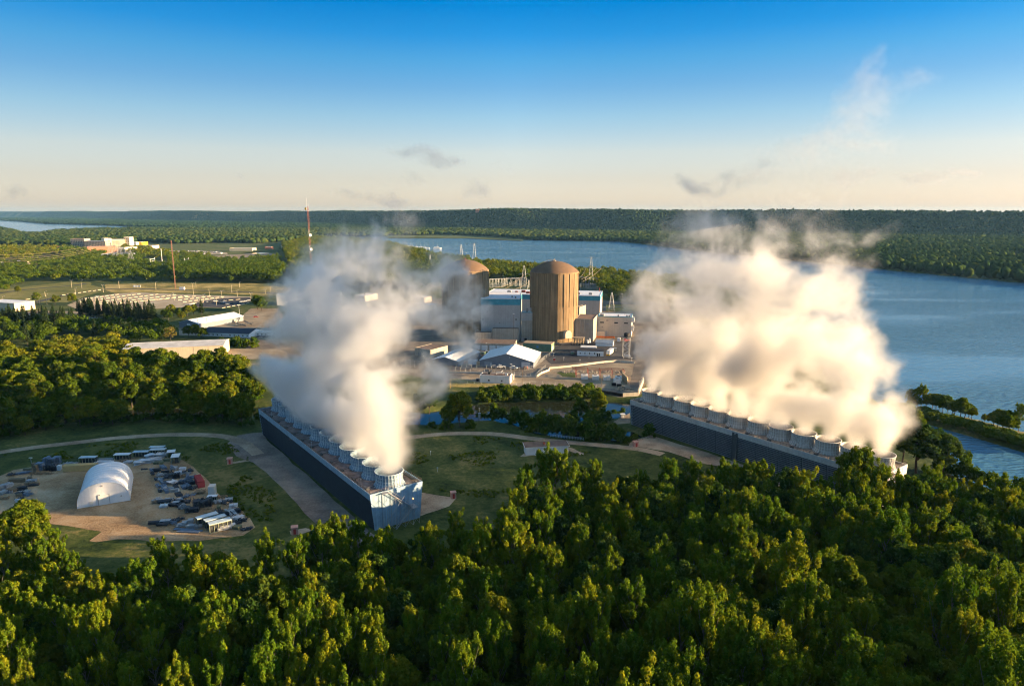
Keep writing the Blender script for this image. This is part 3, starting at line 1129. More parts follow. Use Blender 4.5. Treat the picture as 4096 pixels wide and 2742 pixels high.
for u, v in [(1900, 1330), (1960, 1325), (2010, 1335), (2060, 1330), (2120, 1335), (1850, 1305), (2130, 1310), (1980, 1310)]:
    p = g(1, u, v)
    plant('shr', p.x, p.y, rr.uniform(1.2, 1.8), 'bush in the hedge behind the tan warehouse', 'bushes behind the tan warehouse')
# scattered trees at the plant's back and on the far lawn
for u, v, sc in [(1690, 700, .9), (1640, 690, .8), (500, 470, .8)]:
    p = g(3, u, v)
for u, v, lab in ((60, 870, 'bushy tree on the lawn beside the access road'), (150, 885, 'small bush on the lawn beside the access road')):
    p = g(1, u, v)
    plant('rnd', p.x, p.y, .7, lab)
p = g(2, 90, 1390)
plant('rnd', p.x, p.y, 1.2, 'dark tree in front of the long office block')
p = g(2, 1790, 1310)
plant('rnd', p.x, p.y, 0.8, 'small dark tree beside the flat-roofed workshop')

# canal banks: shrubs and small trees
SHR = []
for a, b, n_, w_ in (((565, 450), (1660, 425), 60, 16), ((620, 400), (1640, 380), 42, 14), ((700, 425), (1600, 405), 40, 12)):
    for i in range(n_):
        f = i / n_
        SHR.append((7, a[0] + (b[0] - a[0]) * f + rr.uniform(-w_, w_), a[1] + (b[1] - a[1]) * f + rr.uniform(-10, 10), rr.uniform(0.8, 1.5)))
for n_, u, v, sc in SHR:
    p = g(n_, u, v)
    if land_drop(np.array([p.x]), np.array([p.y]))[0] < -0.5:
        plant('shr', p.x, p.y, sc, 'leafy shrub in the hedge along the far canal bank', 'shrubs along the far canal bank')
for u, v, sc, hs_ in [(740, 605, 1.3, 1.6), (800, 610, 1.2, 1.2), (925, 645, 1.6, 1.3), (990, 680, 1.7, 1.2), (1040, 690, 1.5, 1.0), (1110, 730, 1.7, 1.3), (1190, 735, 1.9, 1.4), (1290, 745, 1.8, 1.4), (1370, 760, 1.9, 1.4),
                      (1430, 640, 1.5, 1.0), (1500, 590, 1.7, 1.5), (1560, 790, 1.9, 1.3), (1620, 640, 1.7, 1.0), (1680, 800, 1.6, 1.3), (1720, 640, 1.6, 1.1), (1770, 810, 1.7, 1.2), (1850, 820, 1.4, 1.3), (1560, 660, 1.6, 1.0),
                      (1660, 660, 1.5, .9), (1920, 820, 1.0, .7), (1980, 800, 1.0, .7), (2110, 770, 1.4, 1.1), (680, 600, .8, .6), (880, 620, .9, .8), (1420, 700, 1.4, .9), (1500, 720, 1.2, .8), (1800, 560, .9, .6), (1880, 555, .8, .8), (170, 690, 1.0, .8), (300, 700, 1.3, .9), (520, 690, 1.2, .9), (590, 600, 1, .7), (640, 602, .8, .6)]:
    p = g(7, u, v)
    plant('shr', p.x, p.y, sc, 'vine-covered bush on the near canal bank', 'vine-covered bushes on the near canal bank', hs_)
for u, v, sc, lab in ((1650, 590, .85, 'spreading dark tree on the tongue of land in the canal'), (420, 680, 1.15, 'tall dense tree beside the small canal gauge hut'), (330, 690, .8, 'dense tree left of the canal gauge hut'), (150, 560, .7, 'dim tree on the canal bank within the left steam'), (60, 600, .8, 'dim tree behind the near end of the shaded tower')):
    p = g(7, u, v)
    plant('rnd', p.x, p.y, sc, lab, None, 1.15)
# the spit in the river
for u, v, sc, kind in [(640, 345, .5, 'rndn'), (700, 350, .5, 'rndn'), (800, 350, .6, 'rndn'), (900, 365, .6, 'rndn'), (970, 385, .55, 'rndn'), (1070, 420, .6, 'rndn'), (1190, 450, .65, 'rndn'), (1270, 460, .5, 'rndn'), (1500, 540, .6, 'rndn'), (1580, 575, .75, 'rndn'), (1660, 600, .7, 'rndn'), (1400, 500, .35, 'rndn'), (610, 330, .55, 'cot'), (680, 335, .5, 'cot'), (740, 340, .65, 'cot'), (860, 345, .62, 'rnd'), (930, 360, .6, 'rnd'), (1020, 380, .5, 'cot'), (1090, 410, .6, 'rnd'), (1150, 450, .8, 'rnd'), (1240, 440, .55, 'rnd'), (1540, 560, .7, 'rnd'), (1620, 590, .8, 'rnd'), (1700, 600, .55, 'rnd'), (1760, 590, .6, 'cot')]:
    p = g(10, u, v)
    plant(kind, p.x, p.y, sc, 'tree on the narrow spit in the river', 'trees on the narrow spit')
p = g(10, 1385, 480)
a = []
for i in range(300):
    f = (i % 150) / 150
    u, v = 400 + 1500 * f, 355 + 330 * f * (1 + .22 * f) + rr.uniform(-25, 40)
    p = g(10, u, v)
    if sdist(np.array([p.x]), np.array([p.y]), spit)[0] > 0.5:
        a.append((p.x, p.y))
a = np.array(a)
leafy_stuff(xyz(a), RNG.uniform(1.6, 3.2, len(a)), RNG.uniform(2, 5.5, len(a)), RNG, 36, 0.6, 'spit_brush', 'low brush covering the narrow spit in the river', leaf_shr)
for u, v, sc, hs_ in [(1180, 1040, 1.5, 1.6), (1240, 1080, 1.4, 1), (1330, 1100, 1.4, .9), (1480, 1150, 1.4, .9), (1560, 1190, 1.3, .9), (1000, 1020, 1.8, 1.0), (930, 1040, 1.6, .9), (1780, 1250, 1.6, 1.1)]:
    p = g(10, u, v)
    plant('shr', p.x, p.y, sc, 'bush on the river bank below the big vine-hung tree', 'bushes on the river bank', hs_)

MEADOW = gl(7, [(100, 800), (560, 770), (1000, 810), (1500, 870), (1600, 930), (1400, 960), (950, 1000), (930, 1200), (700, 1330), (420, 1290), (100, 1240), (-60, 1000)])
MEADOW2 = gl(5, [(0, 260), (600, 190), (1500, 110), (1950, 150), (2100, 270), (2343, 520), (2343, 900), (2180, 900), (2000, 640), (1700, 330), (1200, 240), (600, 290), (100, 360)])
for pl, n_ in ((MEADOW, 'taller weeds standing in tufts on the middle meadow'), (MEADOW2, 'taller weeds standing in tufts on the lawn round the gravel yard')):
    a = poly_fill(pl, 1.9, rr)
    k = fbm(a[:, 0] / 13, a[:, 1] / 13, 4, 8)
    a = a[k > 0.53]
    leafy_stuff(xyz(a), RNG.uniform(.4, 1.0, len(a)), RNG.uniform(.3, .9, len(a)), RNG, 3, 0.35, 'meadow_weeds', n_, leaf_shr)

for kind, ps in PROT.items():                                # any kind of crown not placed yet stands among its like
    for v_ in range(len(ps)):
        if (kind, v_) not in USED:
            p = g(15, 500 + 260 * v_, 1400 + 20 * v_, 14) if kind in ('cot', 'wide', 'rndn', 'dk') else g(12, 300 + 200 * v_, 700, 9)
            plant(kind, p.x, p.y, .8, {'cot': 'tall upright cottonwood with yellow-green plumes in the foreground woods', 'wide': 'broad many-stemmed cottonwood hidden deep in the foreground woods', 'rndn': 'rounded bushy green tree within the dense foreground woods', 'dk': 'dark green broad-crowned tree within the dense foreground woods', 'rnd': 'round-crowned tree of the woods between canal and tan warehouse', 'shr': 'leafy shrub in the hedge along the far canal bank', 'pine': 'dark pine among the mixed woods left of the warehouse'}[kind],
                  {'cot': 'cottonwoods of the foreground woods', 'wide': 'broad cottonwoods', 'rndn': 'rounded trees of the foreground woods', 'dk': 'dark broad trees of the foreground woods', 'rnd': 'round trees of the canal woods', 'shr': 'shrubs along the far canal bank', 'pine': 'pines of the mixed woods'}[kind], 1.0, v_)
# ------------------------------------------------------------------ cooling towers
BD = Vector((0.5905, -0.807))                    # both rows run this way, towards the camera's right
BANG = math.atan2(BD.y, BD.x)
M_shell_blue = mat('weathered shade-blue cladding', (0.30, 0.42, 0.52), 0.7, 0.18, 0.5, streak=0.25)  # blue cast of the shaded row is put into the cladding colour
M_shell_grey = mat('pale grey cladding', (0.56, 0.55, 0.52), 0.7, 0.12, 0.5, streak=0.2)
M_fill = mat('dark tower fill', (0.012, 0.014, 0.018), 0.8, 0.3, 1.0)  # near-black backing paints the shade in the gaps between the slats
M_slat_dark = mat('shade-dark louvre', (0.022, 0.028, 0.036), 0.7, 0.3, 0.6)  # the shaded row's louvres have their darkness in the colour
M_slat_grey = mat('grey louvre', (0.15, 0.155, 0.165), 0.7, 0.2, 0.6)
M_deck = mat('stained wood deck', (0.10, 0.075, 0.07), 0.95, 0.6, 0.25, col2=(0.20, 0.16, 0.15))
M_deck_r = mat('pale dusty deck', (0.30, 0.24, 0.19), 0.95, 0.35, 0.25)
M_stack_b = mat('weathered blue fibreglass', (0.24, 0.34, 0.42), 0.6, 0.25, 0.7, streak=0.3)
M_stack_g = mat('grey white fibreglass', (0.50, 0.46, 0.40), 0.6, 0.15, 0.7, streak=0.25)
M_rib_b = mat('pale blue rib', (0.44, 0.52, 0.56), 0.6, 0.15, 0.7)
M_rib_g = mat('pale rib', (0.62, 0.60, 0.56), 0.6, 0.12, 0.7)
M_steel = mat('galvanised steel', (0.36, 0.37, 0.38), 0.5, 0.2, 1.5, 0.3)
M_steel_dk = mat('dark steel', (0.07, 0.075, 0.08), 0.6, 0.3, 1.5)
M_rail = mat('brown rail', (0.13, 0.10, 0.08), 0.8, 0.3, 1.0)
M_warm = bpy.data.materials.new('lit lamp')
M_warm.use_nodes = True
M_warm.node_tree.nodes['Principled BSDF'].inputs['Emission Color'].default_value = (1, 0.45, 0.1, 1)
M_warm.node_tree.nodes['Principled BSDF'].inputs['Emission Strength'].default_value = 2


def fan_proto(braced, ms, mr, R=4.75, H=4.9):
    """One fan stack standing at the origin: flared shell, outer ribs, fan."""
    prof = [(R * 1.13, 0), (R * 1.04, 0.45), (R * 0.965, 1.2), (R * 0.93, 2.2), (R * 0.94, 3.4), (R * 0.985, H - 0.25), (R, H)]
    inner = [(r - 0.14, z) for r, z in reversed(prof)]
    mb = MB().lathe(prof + inner, 48, close=True)

    def rad(z):
        for (r0, z0), (r1, z1) in zip(prof, prof[1:]):
            if z <= z1:
                return r0 + (r1 - r0) * (z - z0) / (z1 - z0)
        return R
    fr = MB()
    n = 28

    def at(i, z, k=0.07):
        a = 2 * math.pi * i / n
        return Vector(((rad(z) + k) * math.cos(a), (rad(z) + k) * math.sin(a), z))
    zs = [0.02, 0.45, 1.2, 2.2, 3.4, H - 0.05]
    for i in range(n):
        for z0, z1 in zip(zs, zs[1:]):
            fr.beam(at(i, z0), at(i, z1), 0.085 if i % 4 else 0.13, 4)
        if braced and i % 2 == 0:
            fr.beam(at(i, 1.3), at(i + 1, 2.6), 0.08, 4)
            fr.beam(at(i + 2, 1.3), at(i + 1, 2.6), 0.08, 4)
            fr.beam(at(i + 1, 2.6), at(i, 4.2), 0.08, 4)
            fr.beam(at(i + 1, 2.6), at(i + 2, 4.2), 0.08, 4)
    for z in ((1.2, 2.2, 3.4) if not braced else (1.2, 4.2)):
        for i in range(n):
            fr.beam(at(i, z), at(i + 1, z), 0.07, 4)
    for i in range(n):
        fr.beam(at(i, H - 0.06, 0.1), at(i + 1, H - 0.06, 0.1), 0.12, 4)
    fan = MB().lathe([(0.02, 1.75), (0.8, 1.6), (0.8, 1.0), (0.02, 0.95)], 12)
    for i in range(8):
        a = i * math.pi / 4
        c_, s_ = math.cos(a), math.sin(a)
        p = lambda r, w, z: (r * c_ - w * s_, r * s_ + w * c_, z)
        fan.add([p(0.7, -0.35, 1.2), p(R * .86, -0.25, 1.3), p(R * .86, 0.3, 1.45), p(0.7, 0.4, 1.55), p(0.7, -0.35, 1.14), p(R * .86, -0.25, 1.24), p(R * .86, 0.3, 1.39), p(0.7, 0.4, 1.49)],
                [(0, 1, 2, 3), (7, 6, 5, 4), (0, 4, 5, 1), (1, 5, 6, 2), (2, 6, 7, 3), (3, 7, 4, 0)])
    sh = mb.build('fan_stack', ms, None, True)
    fr.build('frame', mr, sh)
    fan.build('fan', M_steel_dk, sh)
    return sh


def cooling_row(name, label, origin, L, Wd, Hd, mshell, mslat, mdeck, ms, mr, cells, riser, pat, rail_m):
    """Local frame: x along the row (0 far .. L near), y across to the right, z up."""
    rt = thing(name, label, 'cooling tower', (origin[0], origin[1], 0), 'rows of mechanical draught cooling cells', BANG, False)
    ins, zf = 1.3, Hd - 2.0
    # casing: fascia bands and end walls
    ca = MB()
    for sgn, y in ((-1, 0.0), (1, Wd)):
        yi = y - sgn * 0.25
        yb = y - sgn * 0.36
        ca.add([(0, y, Hd + .5), (L, y, Hd + .5), (L, yb, zf), (0, yb, zf), (0, yi, Hd + .5), (L, yi, Hd + .5), (L, yb - sgn * .2, zf), (0, yb - sgn * .2, zf)],
               [(0, 1, 2, 3), (7, 6, 5, 4), (0, 4, 5, 1), (3, 2, 6, 7), (0, 3, 7, 4), (1, 5, 6, 2)])
    for x, sg in ((0.0, -1), (L, 1)):
        x2 = x + sg * 0.3
        for (ya, yb_, yc, yd) in ((0.0, Wd * 0.27, ins, Wd * 0.27), (Wd * 0.27, Wd, Wd * 0.27, Wd - ins)):
            e = 0.0 if ya == 0 else 0.06
            z0 = 0.0 if ya else 0.0
            vs = []
            for xx in (x, x2 + sg * e):
                vs += [(xx, ya, Hd + .5), (xx, yb_, Hd + .5), (xx, yd, z0), (xx, yc, z0)]
            ca.add(vs, [(0, 1, 2, 3), (7, 6, 5, 4), (0, 4, 5, 1), (1, 5, 6, 2), (2, 6, 7, 3), (3, 7, 4, 0)])
        for k in range(1, 6):
            ca.box((x2 + sg * .1, ins + (Wd - 2 * ins) * k / 6, Hd * .5), (0.08, 0.10, Hd))
    ca.build('casing', mshell, rt)
    # louvre walls
    n = 13
    lip = .05 if mslat is M_slat_dark else .18
    for sgn, y in ((-1, 0.0), (1, Wd)):
        lw_, fi = MB(), MB()
        for k in range(n):
            f = (k + 0.5) / n
            z = zf * (1 - f)
            yy = y - sgn * (0.45 + (ins - 0.36) * f)
            for j in range(cells):
                x0, x1 = L * j / cells + 0.12, L * (j + 1) / cells - 0.12
                h = zf / n
                lw_.add([(x0, yy + sgn * .30, z - h * .16), (x1, yy + sgn * .30, z - h * .16), (x1, yy - sgn * .06, z + h * .10), (x0, yy - sgn * .06, z + h * .10),
                         (x0, yy + sgn * .30, z - h * .16 - lip), (x1, yy + sgn * .30, z - h * .16 - lip), (x1, yy - sgn * .06, z + h * .02), (x0, yy - sgn * .06, z + h * .02)],
                        [(0, 1, 2, 3), (7, 6, 5, 4), (0, 4, 5, 1), (3, 2, 6, 7), (0, 3, 7, 4), (1, 5, 6, 2)])
        for j in range(cells * 2 + 1):
            x = min(L - .1, max(.1, L * j / (cells * 2)))
            a, b_ = Vector((x, y - sgn * .75, zf)), Vector((x, y - sgn * (ins + .35), 0))
            lw_.beam(a, b_, 0.10 if j % 2 == 0 else 0.07, 4)
        a, b_ = y - sgn * 1.1, y - sgn * (ins + .8)
        fi.add([(0.4, a, zf), (L - .4, a, zf), (L - .4, b_, 0), (0.4, b_, 0), (0.4, a - sgn * .5, zf), (L - .4, a - sgn * .5, zf), (L - .4, b_ - sgn * .5, 0), (0.4, b_ - sgn * .5, 0)],
               [(0, 1, 2, 3), (7, 6, 5, 4), (0, 4, 5, 1), (3, 2, 6, 7), (0, 3, 7, 4), (1, 5, 6, 2)])
        lw_.build('louver_wall', mslat, rt)
        fi.build('fill', M_fill, rt)
    de = MB().box((L / 2, Wd / 2, Hd - 0.1), (L - 0.02, Wd - 0.56, 0.3))
    for j in range(cells + 1):
        de.box((min(L - .2, max(.2, L * j / cells)), Wd / 2, Hd + 0.09), (0.25, Wd - .9, 0.1))
    de.build('deck', mdeck, rt)
    # railing
    ra = MB()
    for y in (0.15, Wd - 0.15):
        m = int(L / 2.4)
        for j in range(m + 1):
            ra.beam((L * j / m, y, Hd + .45), (L * j / m, y, Hd + 1.5), 0.05)
        for z in (1.0, 1.5):
            ra.beam((0, y, Hd + z), (L, y, Hd + z), 0.04)
    for x in (0.12, L - 0.12):
        for j in range(8):
            ra.beam((x, .15 + (Wd - .3) * j / 7, Hd + .45), (x, .15 + (Wd - .3) * j / 7, Hd + 1.5), 0.05)
        for z in (1.0, 1.5):
            ra.beam((x, .15, Hd + z), (x, Wd - .15, Hd + z), 0.04)
    ra.build('railing', rail_m, rt)
    # header pipe along the deck, lamps
    hp = MB()
    hp.path([(1, Wd - 1.6, Hd + .55), (L - 1, Wd - 1.6, Hd + .55)], 0.4, 8)
    for j in range(cells):
        hp.box((L * (j + .5) / cells, 1.3, Hd + .5), (1.5, 0.8, 0.7))
        hp.beam((L * (j + .5) / cells, 1.6, Hd + .6), (L * (j + .5) / cells, 4.2, Hd + .8), 0.12, 6)
    hp.build('drive_gear', M_steel_dk, rt)
    for f in (0.14, 0.55, 0.93):
        lp = MB().beam((L * f, 0.9, Hd), (L * f, 0.9, Hd + 2.6), 0.06, 6).box((L * f, 0.9, Hd + 2.7), (0.5, 0.35, 0.2))
        lp.build('deck_lamp', M_steel, rt)
    if riser:
        rs = MB()
        for dx in (-.8, .8):
            rs.box((L * .5 + dx, 0.25, zf * .5 + .9), (0.9, 0.9, zf + 1.8))
        rs.box((L * .5, 0.1, zf * .5 + .5), (0.6, 0.5, zf + 1.0))
        rs.build('riser', M_steel_dk, rt)
    # stair tower at the near end
    st = MB()
    x0, x1, xs = L + 0.6, L + 2.2, L + 1.4
    pts = [(Wd * .30, Hd + .3), (Wd * .72, Hd * .47), (Wd * .40, 0.0)]
    for (ya, za), (yb_, zb) in zip(pts, pts[1:]):
        for xx in (x0 + (0 if za > Hd * .6 else 1.7), x1 - .5 + (0 if za > Hd * .6 else 1.7)):
            st.beam((xx, ya, za), (xx, yb_, zb), 0.12)
            st.beam((xx, ya, za + 1.1), (xx, yb_, zb + 1.1), 0.05)
        for k in range(14):
            f = (k + .5) / 14
            st.box((x0 + .55 + (0 if za > Hd * .6 else 1.7), ya + (yb_ - ya) * f, za + (zb - za) * f), (1.1, 0.3, 0.06))
    st.box((L + 1.2, Wd * .26, Hd + .22), (2.0, 2.2, 0.12))
    st.box((L + 2.2, Wd * .76, Hd * .47), (3.6, 2.0, 0.12))
    for yy in (Wd * .22, Wd * .38, Wd * .55, Wd * .70, Wd * .82):
        for xx in (L + .5, L + 3.9):
            st.beam((xx, yy, 0), (xx, yy, Hd + .3 if yy < Wd * .5 else Hd * .62), 0.07)
    yys = [Wd * .22, Wd * .38, Wd * .55, Wd * .70, Wd * .82]
    for ya, yb_ in zip(yys, yys[1:]):
        for k in range(3):
            z0, z1 = Hd * .3 * k, Hd * .3 * (k + 1)
            if ya < Wd * .5 or k < 2:
                st.beam((L + 3.9, ya, z0), (L + 3.9, yb_, z1), 0.05)
                st.beam((L + 3.9, yb_, z0), (L + 3.9, ya, z1), 0.05)
    for z in (1.0,):
        st.path([(L + .4, Wd * .20, Hd + z + .3), (L + 2.2, Wd * .20, Hd + z + .3), (L + 2.2, Wd * .34, Hd + z + .3)], 0.05)
        st.path([(L + 4, Wd * .7, Hd * .47 + z), (L + 4, Wd * .84, Hd * .47 + z), (L + .6, Wd * .84, Hd * .47 + z)], 0.05)
    st.build('stair', M_steel if mshell is M_shell_blue else M_rail, rt)
    lm_ = MB().box((L + .55, Wd * .8, Hd * .62), (0.2, 0.22, 0.2))
    lm_.build('wall_lamp', M_warm, rt)
    R = L / cells * 0.465
    protos = [fan_proto(False, ms, mr, R), fan_proto(True, ms, mr, R)]
    used = set()
    for j in range(cells):
        p = protos[pat[j % len(pat)]]
        if id(p) in used:
            q = p.copy()
            COL.objects.link(q)
            for ch in p.children:
                c_ = ch.copy()
                COL.objects.link(c_)
                c_.parent = q
        else:
            used.add(id(p))
            q = p
        q.parent = rt
        q.location = (L * (j + .5) / cells, Wd / 2, Hd + 0.05)
        q.rotation_euler = (0, 0, j * 1.3)
    return rt


LO, LL, LW_ = (-117.4, 304.5), 121.0, 19.2
RO, RL, RW_ = (57.4, 319.8), 119.5, 18.3
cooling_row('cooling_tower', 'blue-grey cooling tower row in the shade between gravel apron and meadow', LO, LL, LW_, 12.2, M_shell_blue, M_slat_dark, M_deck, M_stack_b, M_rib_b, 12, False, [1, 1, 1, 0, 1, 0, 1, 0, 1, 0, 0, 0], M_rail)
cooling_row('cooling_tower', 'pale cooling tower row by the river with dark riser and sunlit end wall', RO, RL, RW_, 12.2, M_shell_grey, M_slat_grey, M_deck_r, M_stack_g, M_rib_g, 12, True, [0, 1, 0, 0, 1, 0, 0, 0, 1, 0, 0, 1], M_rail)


# ------------------------------------------------------------------ steam
def steam(name, label, origin, lo, hi, vox, puffs, dens, amp, seed, rot=BANG, wisp=False, col=(0.955, 0.95, 0.945, 1)):
    """puffs: (x,y,z, rx,ry,rz, weight) in the row's frame. A fog grid is filled from them, torn by noise."""
    mb = MB()
    tmp = []
    bV, bF = icos(2)
    for p in puffs:
        if p[6] >= 0.5 or wisp:
            mb.add([(p[0] + v[0] * p[3] * .8, p[1] + v[1] * p[4] * .8, p[2] + v[2] * p[5] * .8) for v in bV], [tuple(int(i) for i in f) for f in bF])
    o = mb.build(name, None)
    md = o.modifiers.new('r', 'REMESH')
    md.mode = 'VOXEL'
    md.voxel_size = 3.0
    bpy.context.view_layer.update()
    me = bpy.data.meshes.new_from_object(o.evaluated_get(bpy.context.evaluated_depsgraph_get()))
    o.modifiers.clear()
    o.data = me
    o.location = (origin[0], origin[1], 0)
    o.rotation_euler = (0, 0, rot)
    vm = bpy.data.materials.new(name + ' vapour')
    vm.use_nodes = True
    t = vm.node_tree
    t.nodes.remove(t.nodes['Principled BSDF'])
    pv = t.nodes.new('ShaderNodeVolumePrincipled')
    pv.inputs['Color'].default_value = col
    pv.inputs['Density'].default_value = 1.0
    pv.inputs['Anisotropy'].default_value = 0.7
    t.links.new(pv.outputs[0], t.nodes['Material Output'].inputs['Volume'])
    thin = bpy.data.materials.new(name + ' thin mist')
    thin.use_nodes = True
    t = thin.node_tree
    t.nodes.remove(t.nodes['Principled BSDF'])
    pv = t.nodes.new('ShaderNodeVolumePrincipled')
    pv.inputs['Color'].default_value = (1, 1, 1, 1)
    pv.inputs['Density'].default_value = 0.0002
    pv.inputs['Density Attribute'].default_value = ''
    t.links.new(pv.outputs[0], t.nodes['Material Output'].inputs['Volume'])
    me.materials.clear()
    me.materials.append(thin)
    ng = bpy.data.node_groups.new(name + '_fog', 'GeometryNodeTree')
    ng.interface.new_socket('Geometry', in_out='INPUT', socket_type='NodeSocketGeometry')
    ng.interface.new_socket('Geometry', in_out='OUTPUT', socket_type='NodeSocketGeometry')
    N, Lk = ng.nodes, ng.links
    gi, go = N.new('NodeGroupInput'), N.new('NodeGroupOutput')
    pos = N.new('GeometryNodeInputPosition')

    def vm_(op, a, b=None):
        n = N.new('ShaderNodeVectorMath')
        n.operation = op
        for i, s_ in enumerate((a, b)):
            if s_ is None:
                continue
            if isinstance(s_, tuple):
                n.inputs[i].default_value = s_
            else:
                Lk.new(s_, n.inputs[i])
        return n.outputs['Value'] if op in ('DOT_PRODUCT', 'LENGTH') else n.outputs[0]

    def ma_(op, a, b=None, c_=None, clamp=False):
        n = N.new('ShaderNodeMath')
        n.operation = op
        n.use_clamp = clamp
        for i, s_ in enumerate((a, b, c_)):
            if s_ is None:
                continue
            if isinstance(s_, (int, float)):
                n.inputs[i].default_value = s_
            else:
                Lk.new(s_, n.inputs[i])
        return n.outputs[0]

    def nz(scale, det, out='Fac', offs=(0, 0, 0), vec=None, rough=0.55):
        n = N.new('ShaderNodeTexNoise')
        n.inputs['Scale'].default_value = scale
        n.inputs['Detail'].default_value = det
        n.inputs['Roughness'].default_value = rough
        Lk.new(vm_('ADD', vec if vec is not None else pos.outputs[0], offs), n.inputs['Vector'])
        return n.outputs['Color' if out == 'Color' else 0]
    so = (seed * 31.7, seed * 17.3, seed * 5.1)
    w1 = vm_('MULTIPLY', vm_('SUBTRACT', nz(1 / 34, 2, 'Color', so), (0.5, 0.5, 0.5)), (30.0, 30.0, 24.0))
    w2 = vm_('MULTIPLY', vm_('SUBTRACT', nz(1 / 11, 3, 'Color', so), (0.5, 0.5, 0.5)), (10.0, 10.0, 9.0))
    sp = N.new('ShaderNodeSeparateXYZ')
    Lk.new(pos.outputs[0], sp.inputs[0])
    wz = ma_('MULTIPLY', ma_('SUBTRACT', sp.outputs[2], 16.5), 1 / 22, clamp=True)          # no tearing right at the stacks
    n_ = N.new('ShaderNodeVectorMath')
    n_.operation = 'SCALE'
    Lk.new(vm_('ADD', w1, w2), n_.inputs[0])
    Lk.new(wz, n_.inputs['Scale'])
    q = vm_('ADD', pos.outputs[0], n_.outputs[0])
    acc = None
    for p in puffs:
        d = vm_('MULTIPLY', vm_('SUBTRACT', q, (p[0], p[1], p[2])), (1 / p[3], 1 / p[4], 1 / p[5]))
        k = ma_('SUBTRACT', 1.0, vm_('DOT_PRODUCT', d, d), clamp=True)
        k2 = ma_('MULTIPLY', k, k)
        acc = ma_('MULTIPLY_ADD', k2, p[6], acc if acc is not None else 0.0)
    acc = ma_('MINIMUM', acc, 1.25)
    n3 = nz(1 / 17, 6, offs=so, vec=q, rough=0.62)
    n4 = nz(1 / 8.0, 6, offs=so, vec=q, rough=0.65)
    n5 = nz(1 / 38, 3, offs=so, vec=q, rough=0.5)
    e = ma_('ADD', ma_('MULTIPLY', ma_('SUBTRACT', n3, 0.5), amp * 0.75), ma_('MULTIPLY', ma_('SUBTRACT', n4, 0.5), amp * 1.3))
    n6 = nz(1 / 3.6, 3, offs=so, vec=q, rough=0.6)
    e = ma_('ADD', e, ma_('MULTIPLY', ma_('SUBTRACT', n6, 0.5), amp * 1.1))
    e = ma_('ADD', e, ma_('MULTIPLY', ma_('SUBTRACT', n5, 0.5), amp * 0.35))
    low = ma_('MULTIPLY', ma_('SUBTRACT', sp.outputs[2], 15.0), 1 / 18, clamp=True)
    up_ = ma_('MULTIPLY', ma_('SUBTRACT', sp.outputs[2], 33.0), 1 / 60, clamp=True)
    e = ma_('MULTIPLY', e, ma_('ADD', ma_('ADD', ma_('MULTIPLY', low, 0.75), 0.25), ma_('MULTIPLY', up_, 0.35)))
    e = ma_('MULTIPLY', e, ma_('MULTIPLY', acc, 2.5, clamp=True))
    f = ma_('ADD', ma_('SUBTRACT', acc, 0.20), e)
    f = ma_('MULTIPLY', f, 1 / 1.0, clamp=True)
    f = ma_('POWER', f, 1.7)
    hfade = ma_('SUBTRACT', 1.0, ma_('MULTIPLY', ma_('SUBTRACT', sp.outputs[2], 42.0), 1 / 95), clamp=True)
    hfade = ma_('MAXIMUM', ma_('POWER', hfade, 1.9), 0.04) if not wisp else 1.0
    den = ma_('MULTIPLY', ma_('MULTIPLY', f, hfade), dens)
    # only above the stack mouths
    den = ma_('MULTIPLY', den, ma_('MULTIPLY', ma_('SUBTRACT', sp.outputs[2], 15.2), 1 / 2.0, clamp=True))
    vc = N.new('GeometryNodeVolumeCube')
    Lk.new(den, vc.inputs['Density'])
    vc.inputs['Min'].default_value = lo
    vc.inputs['Max'].default_value = hi
    for i, a in enumerate('XYZ'):
        vc.inputs['Resolution ' + a].default_value = int((hi[i] - lo[i]) / vox)
    sm = N.new('GeometryNodeSetMaterial')
    Lk.new(vc.outputs[0], sm.inputs['Geometry'])
    sm.inputs['Material'].default_value = vm
    jn = N.new('GeometryNodeJoinGeometry')
    Lk.new(gi.outputs[0], jn.inputs[0])
    Lk.new(sm.outputs[0], jn.inputs[0])
    Lk.new(jn.outputs[0], go.inputs[0])
    md = o.modifiers.new('fog', 'NODES')
    md.node_group = ng
    tag(o, label, 'steam', 'drifting wisps of steam' if wisp else 'steam plumes of the cooling towers')
    o['kind'] = 'stuff'
    return o


pr = random.Random(21)


def plume(L, Wd, cells, levels):
    """levels: (z, x0, x1, y centre, half width, height radius, weight, count)."""
    out = []
    R = L / cells * .43
    for j in range(cells):                                   # columns rising out of the stacks, merging at once
        x = L * (j + .5) / cells
        out.append((x, Wd / 2, 18, R * 1.15, R * 1.15, 7, 1.2))
        out.append((x - .5, Wd / 2 + .5, 26, R * 1.7, R * 1.7, 11, 1.0))
    for z, x0, x1, yc, hw, hr, w_, n in levels:
        for i in range(n):
            f = (i + .5 + pr.uniform(-.25, .25)) / n
            s_ = pr.uniform(.8, 1.2)
            out.append((x0 + (x1 - x0) * f, yc + pr.uniform(-.35, .35) * hw, z + pr.uniform(-5, 5), (x1 - x0) / n * .95 * s_, hw * s_, hr * s_, w_ * pr.uniform(.7, 1.1)))
    return out


def wp(px, py, Y, rx, ry, rz, w_):
    d = ray(15, px, py)
    k = Y / d[1]
    return (d[0] * k, Y, CAM_H + d[2] * k, rx, ry, rz, w_)

def loc(o, p):
    """A point of the world in a tower row's own frame."""
    x, y = p[0] - o[0], p[1] - o[1]
    return (x * BD.x + y * BD.y, -x * BD.y + y * BD.x) + tuple(p[2:])


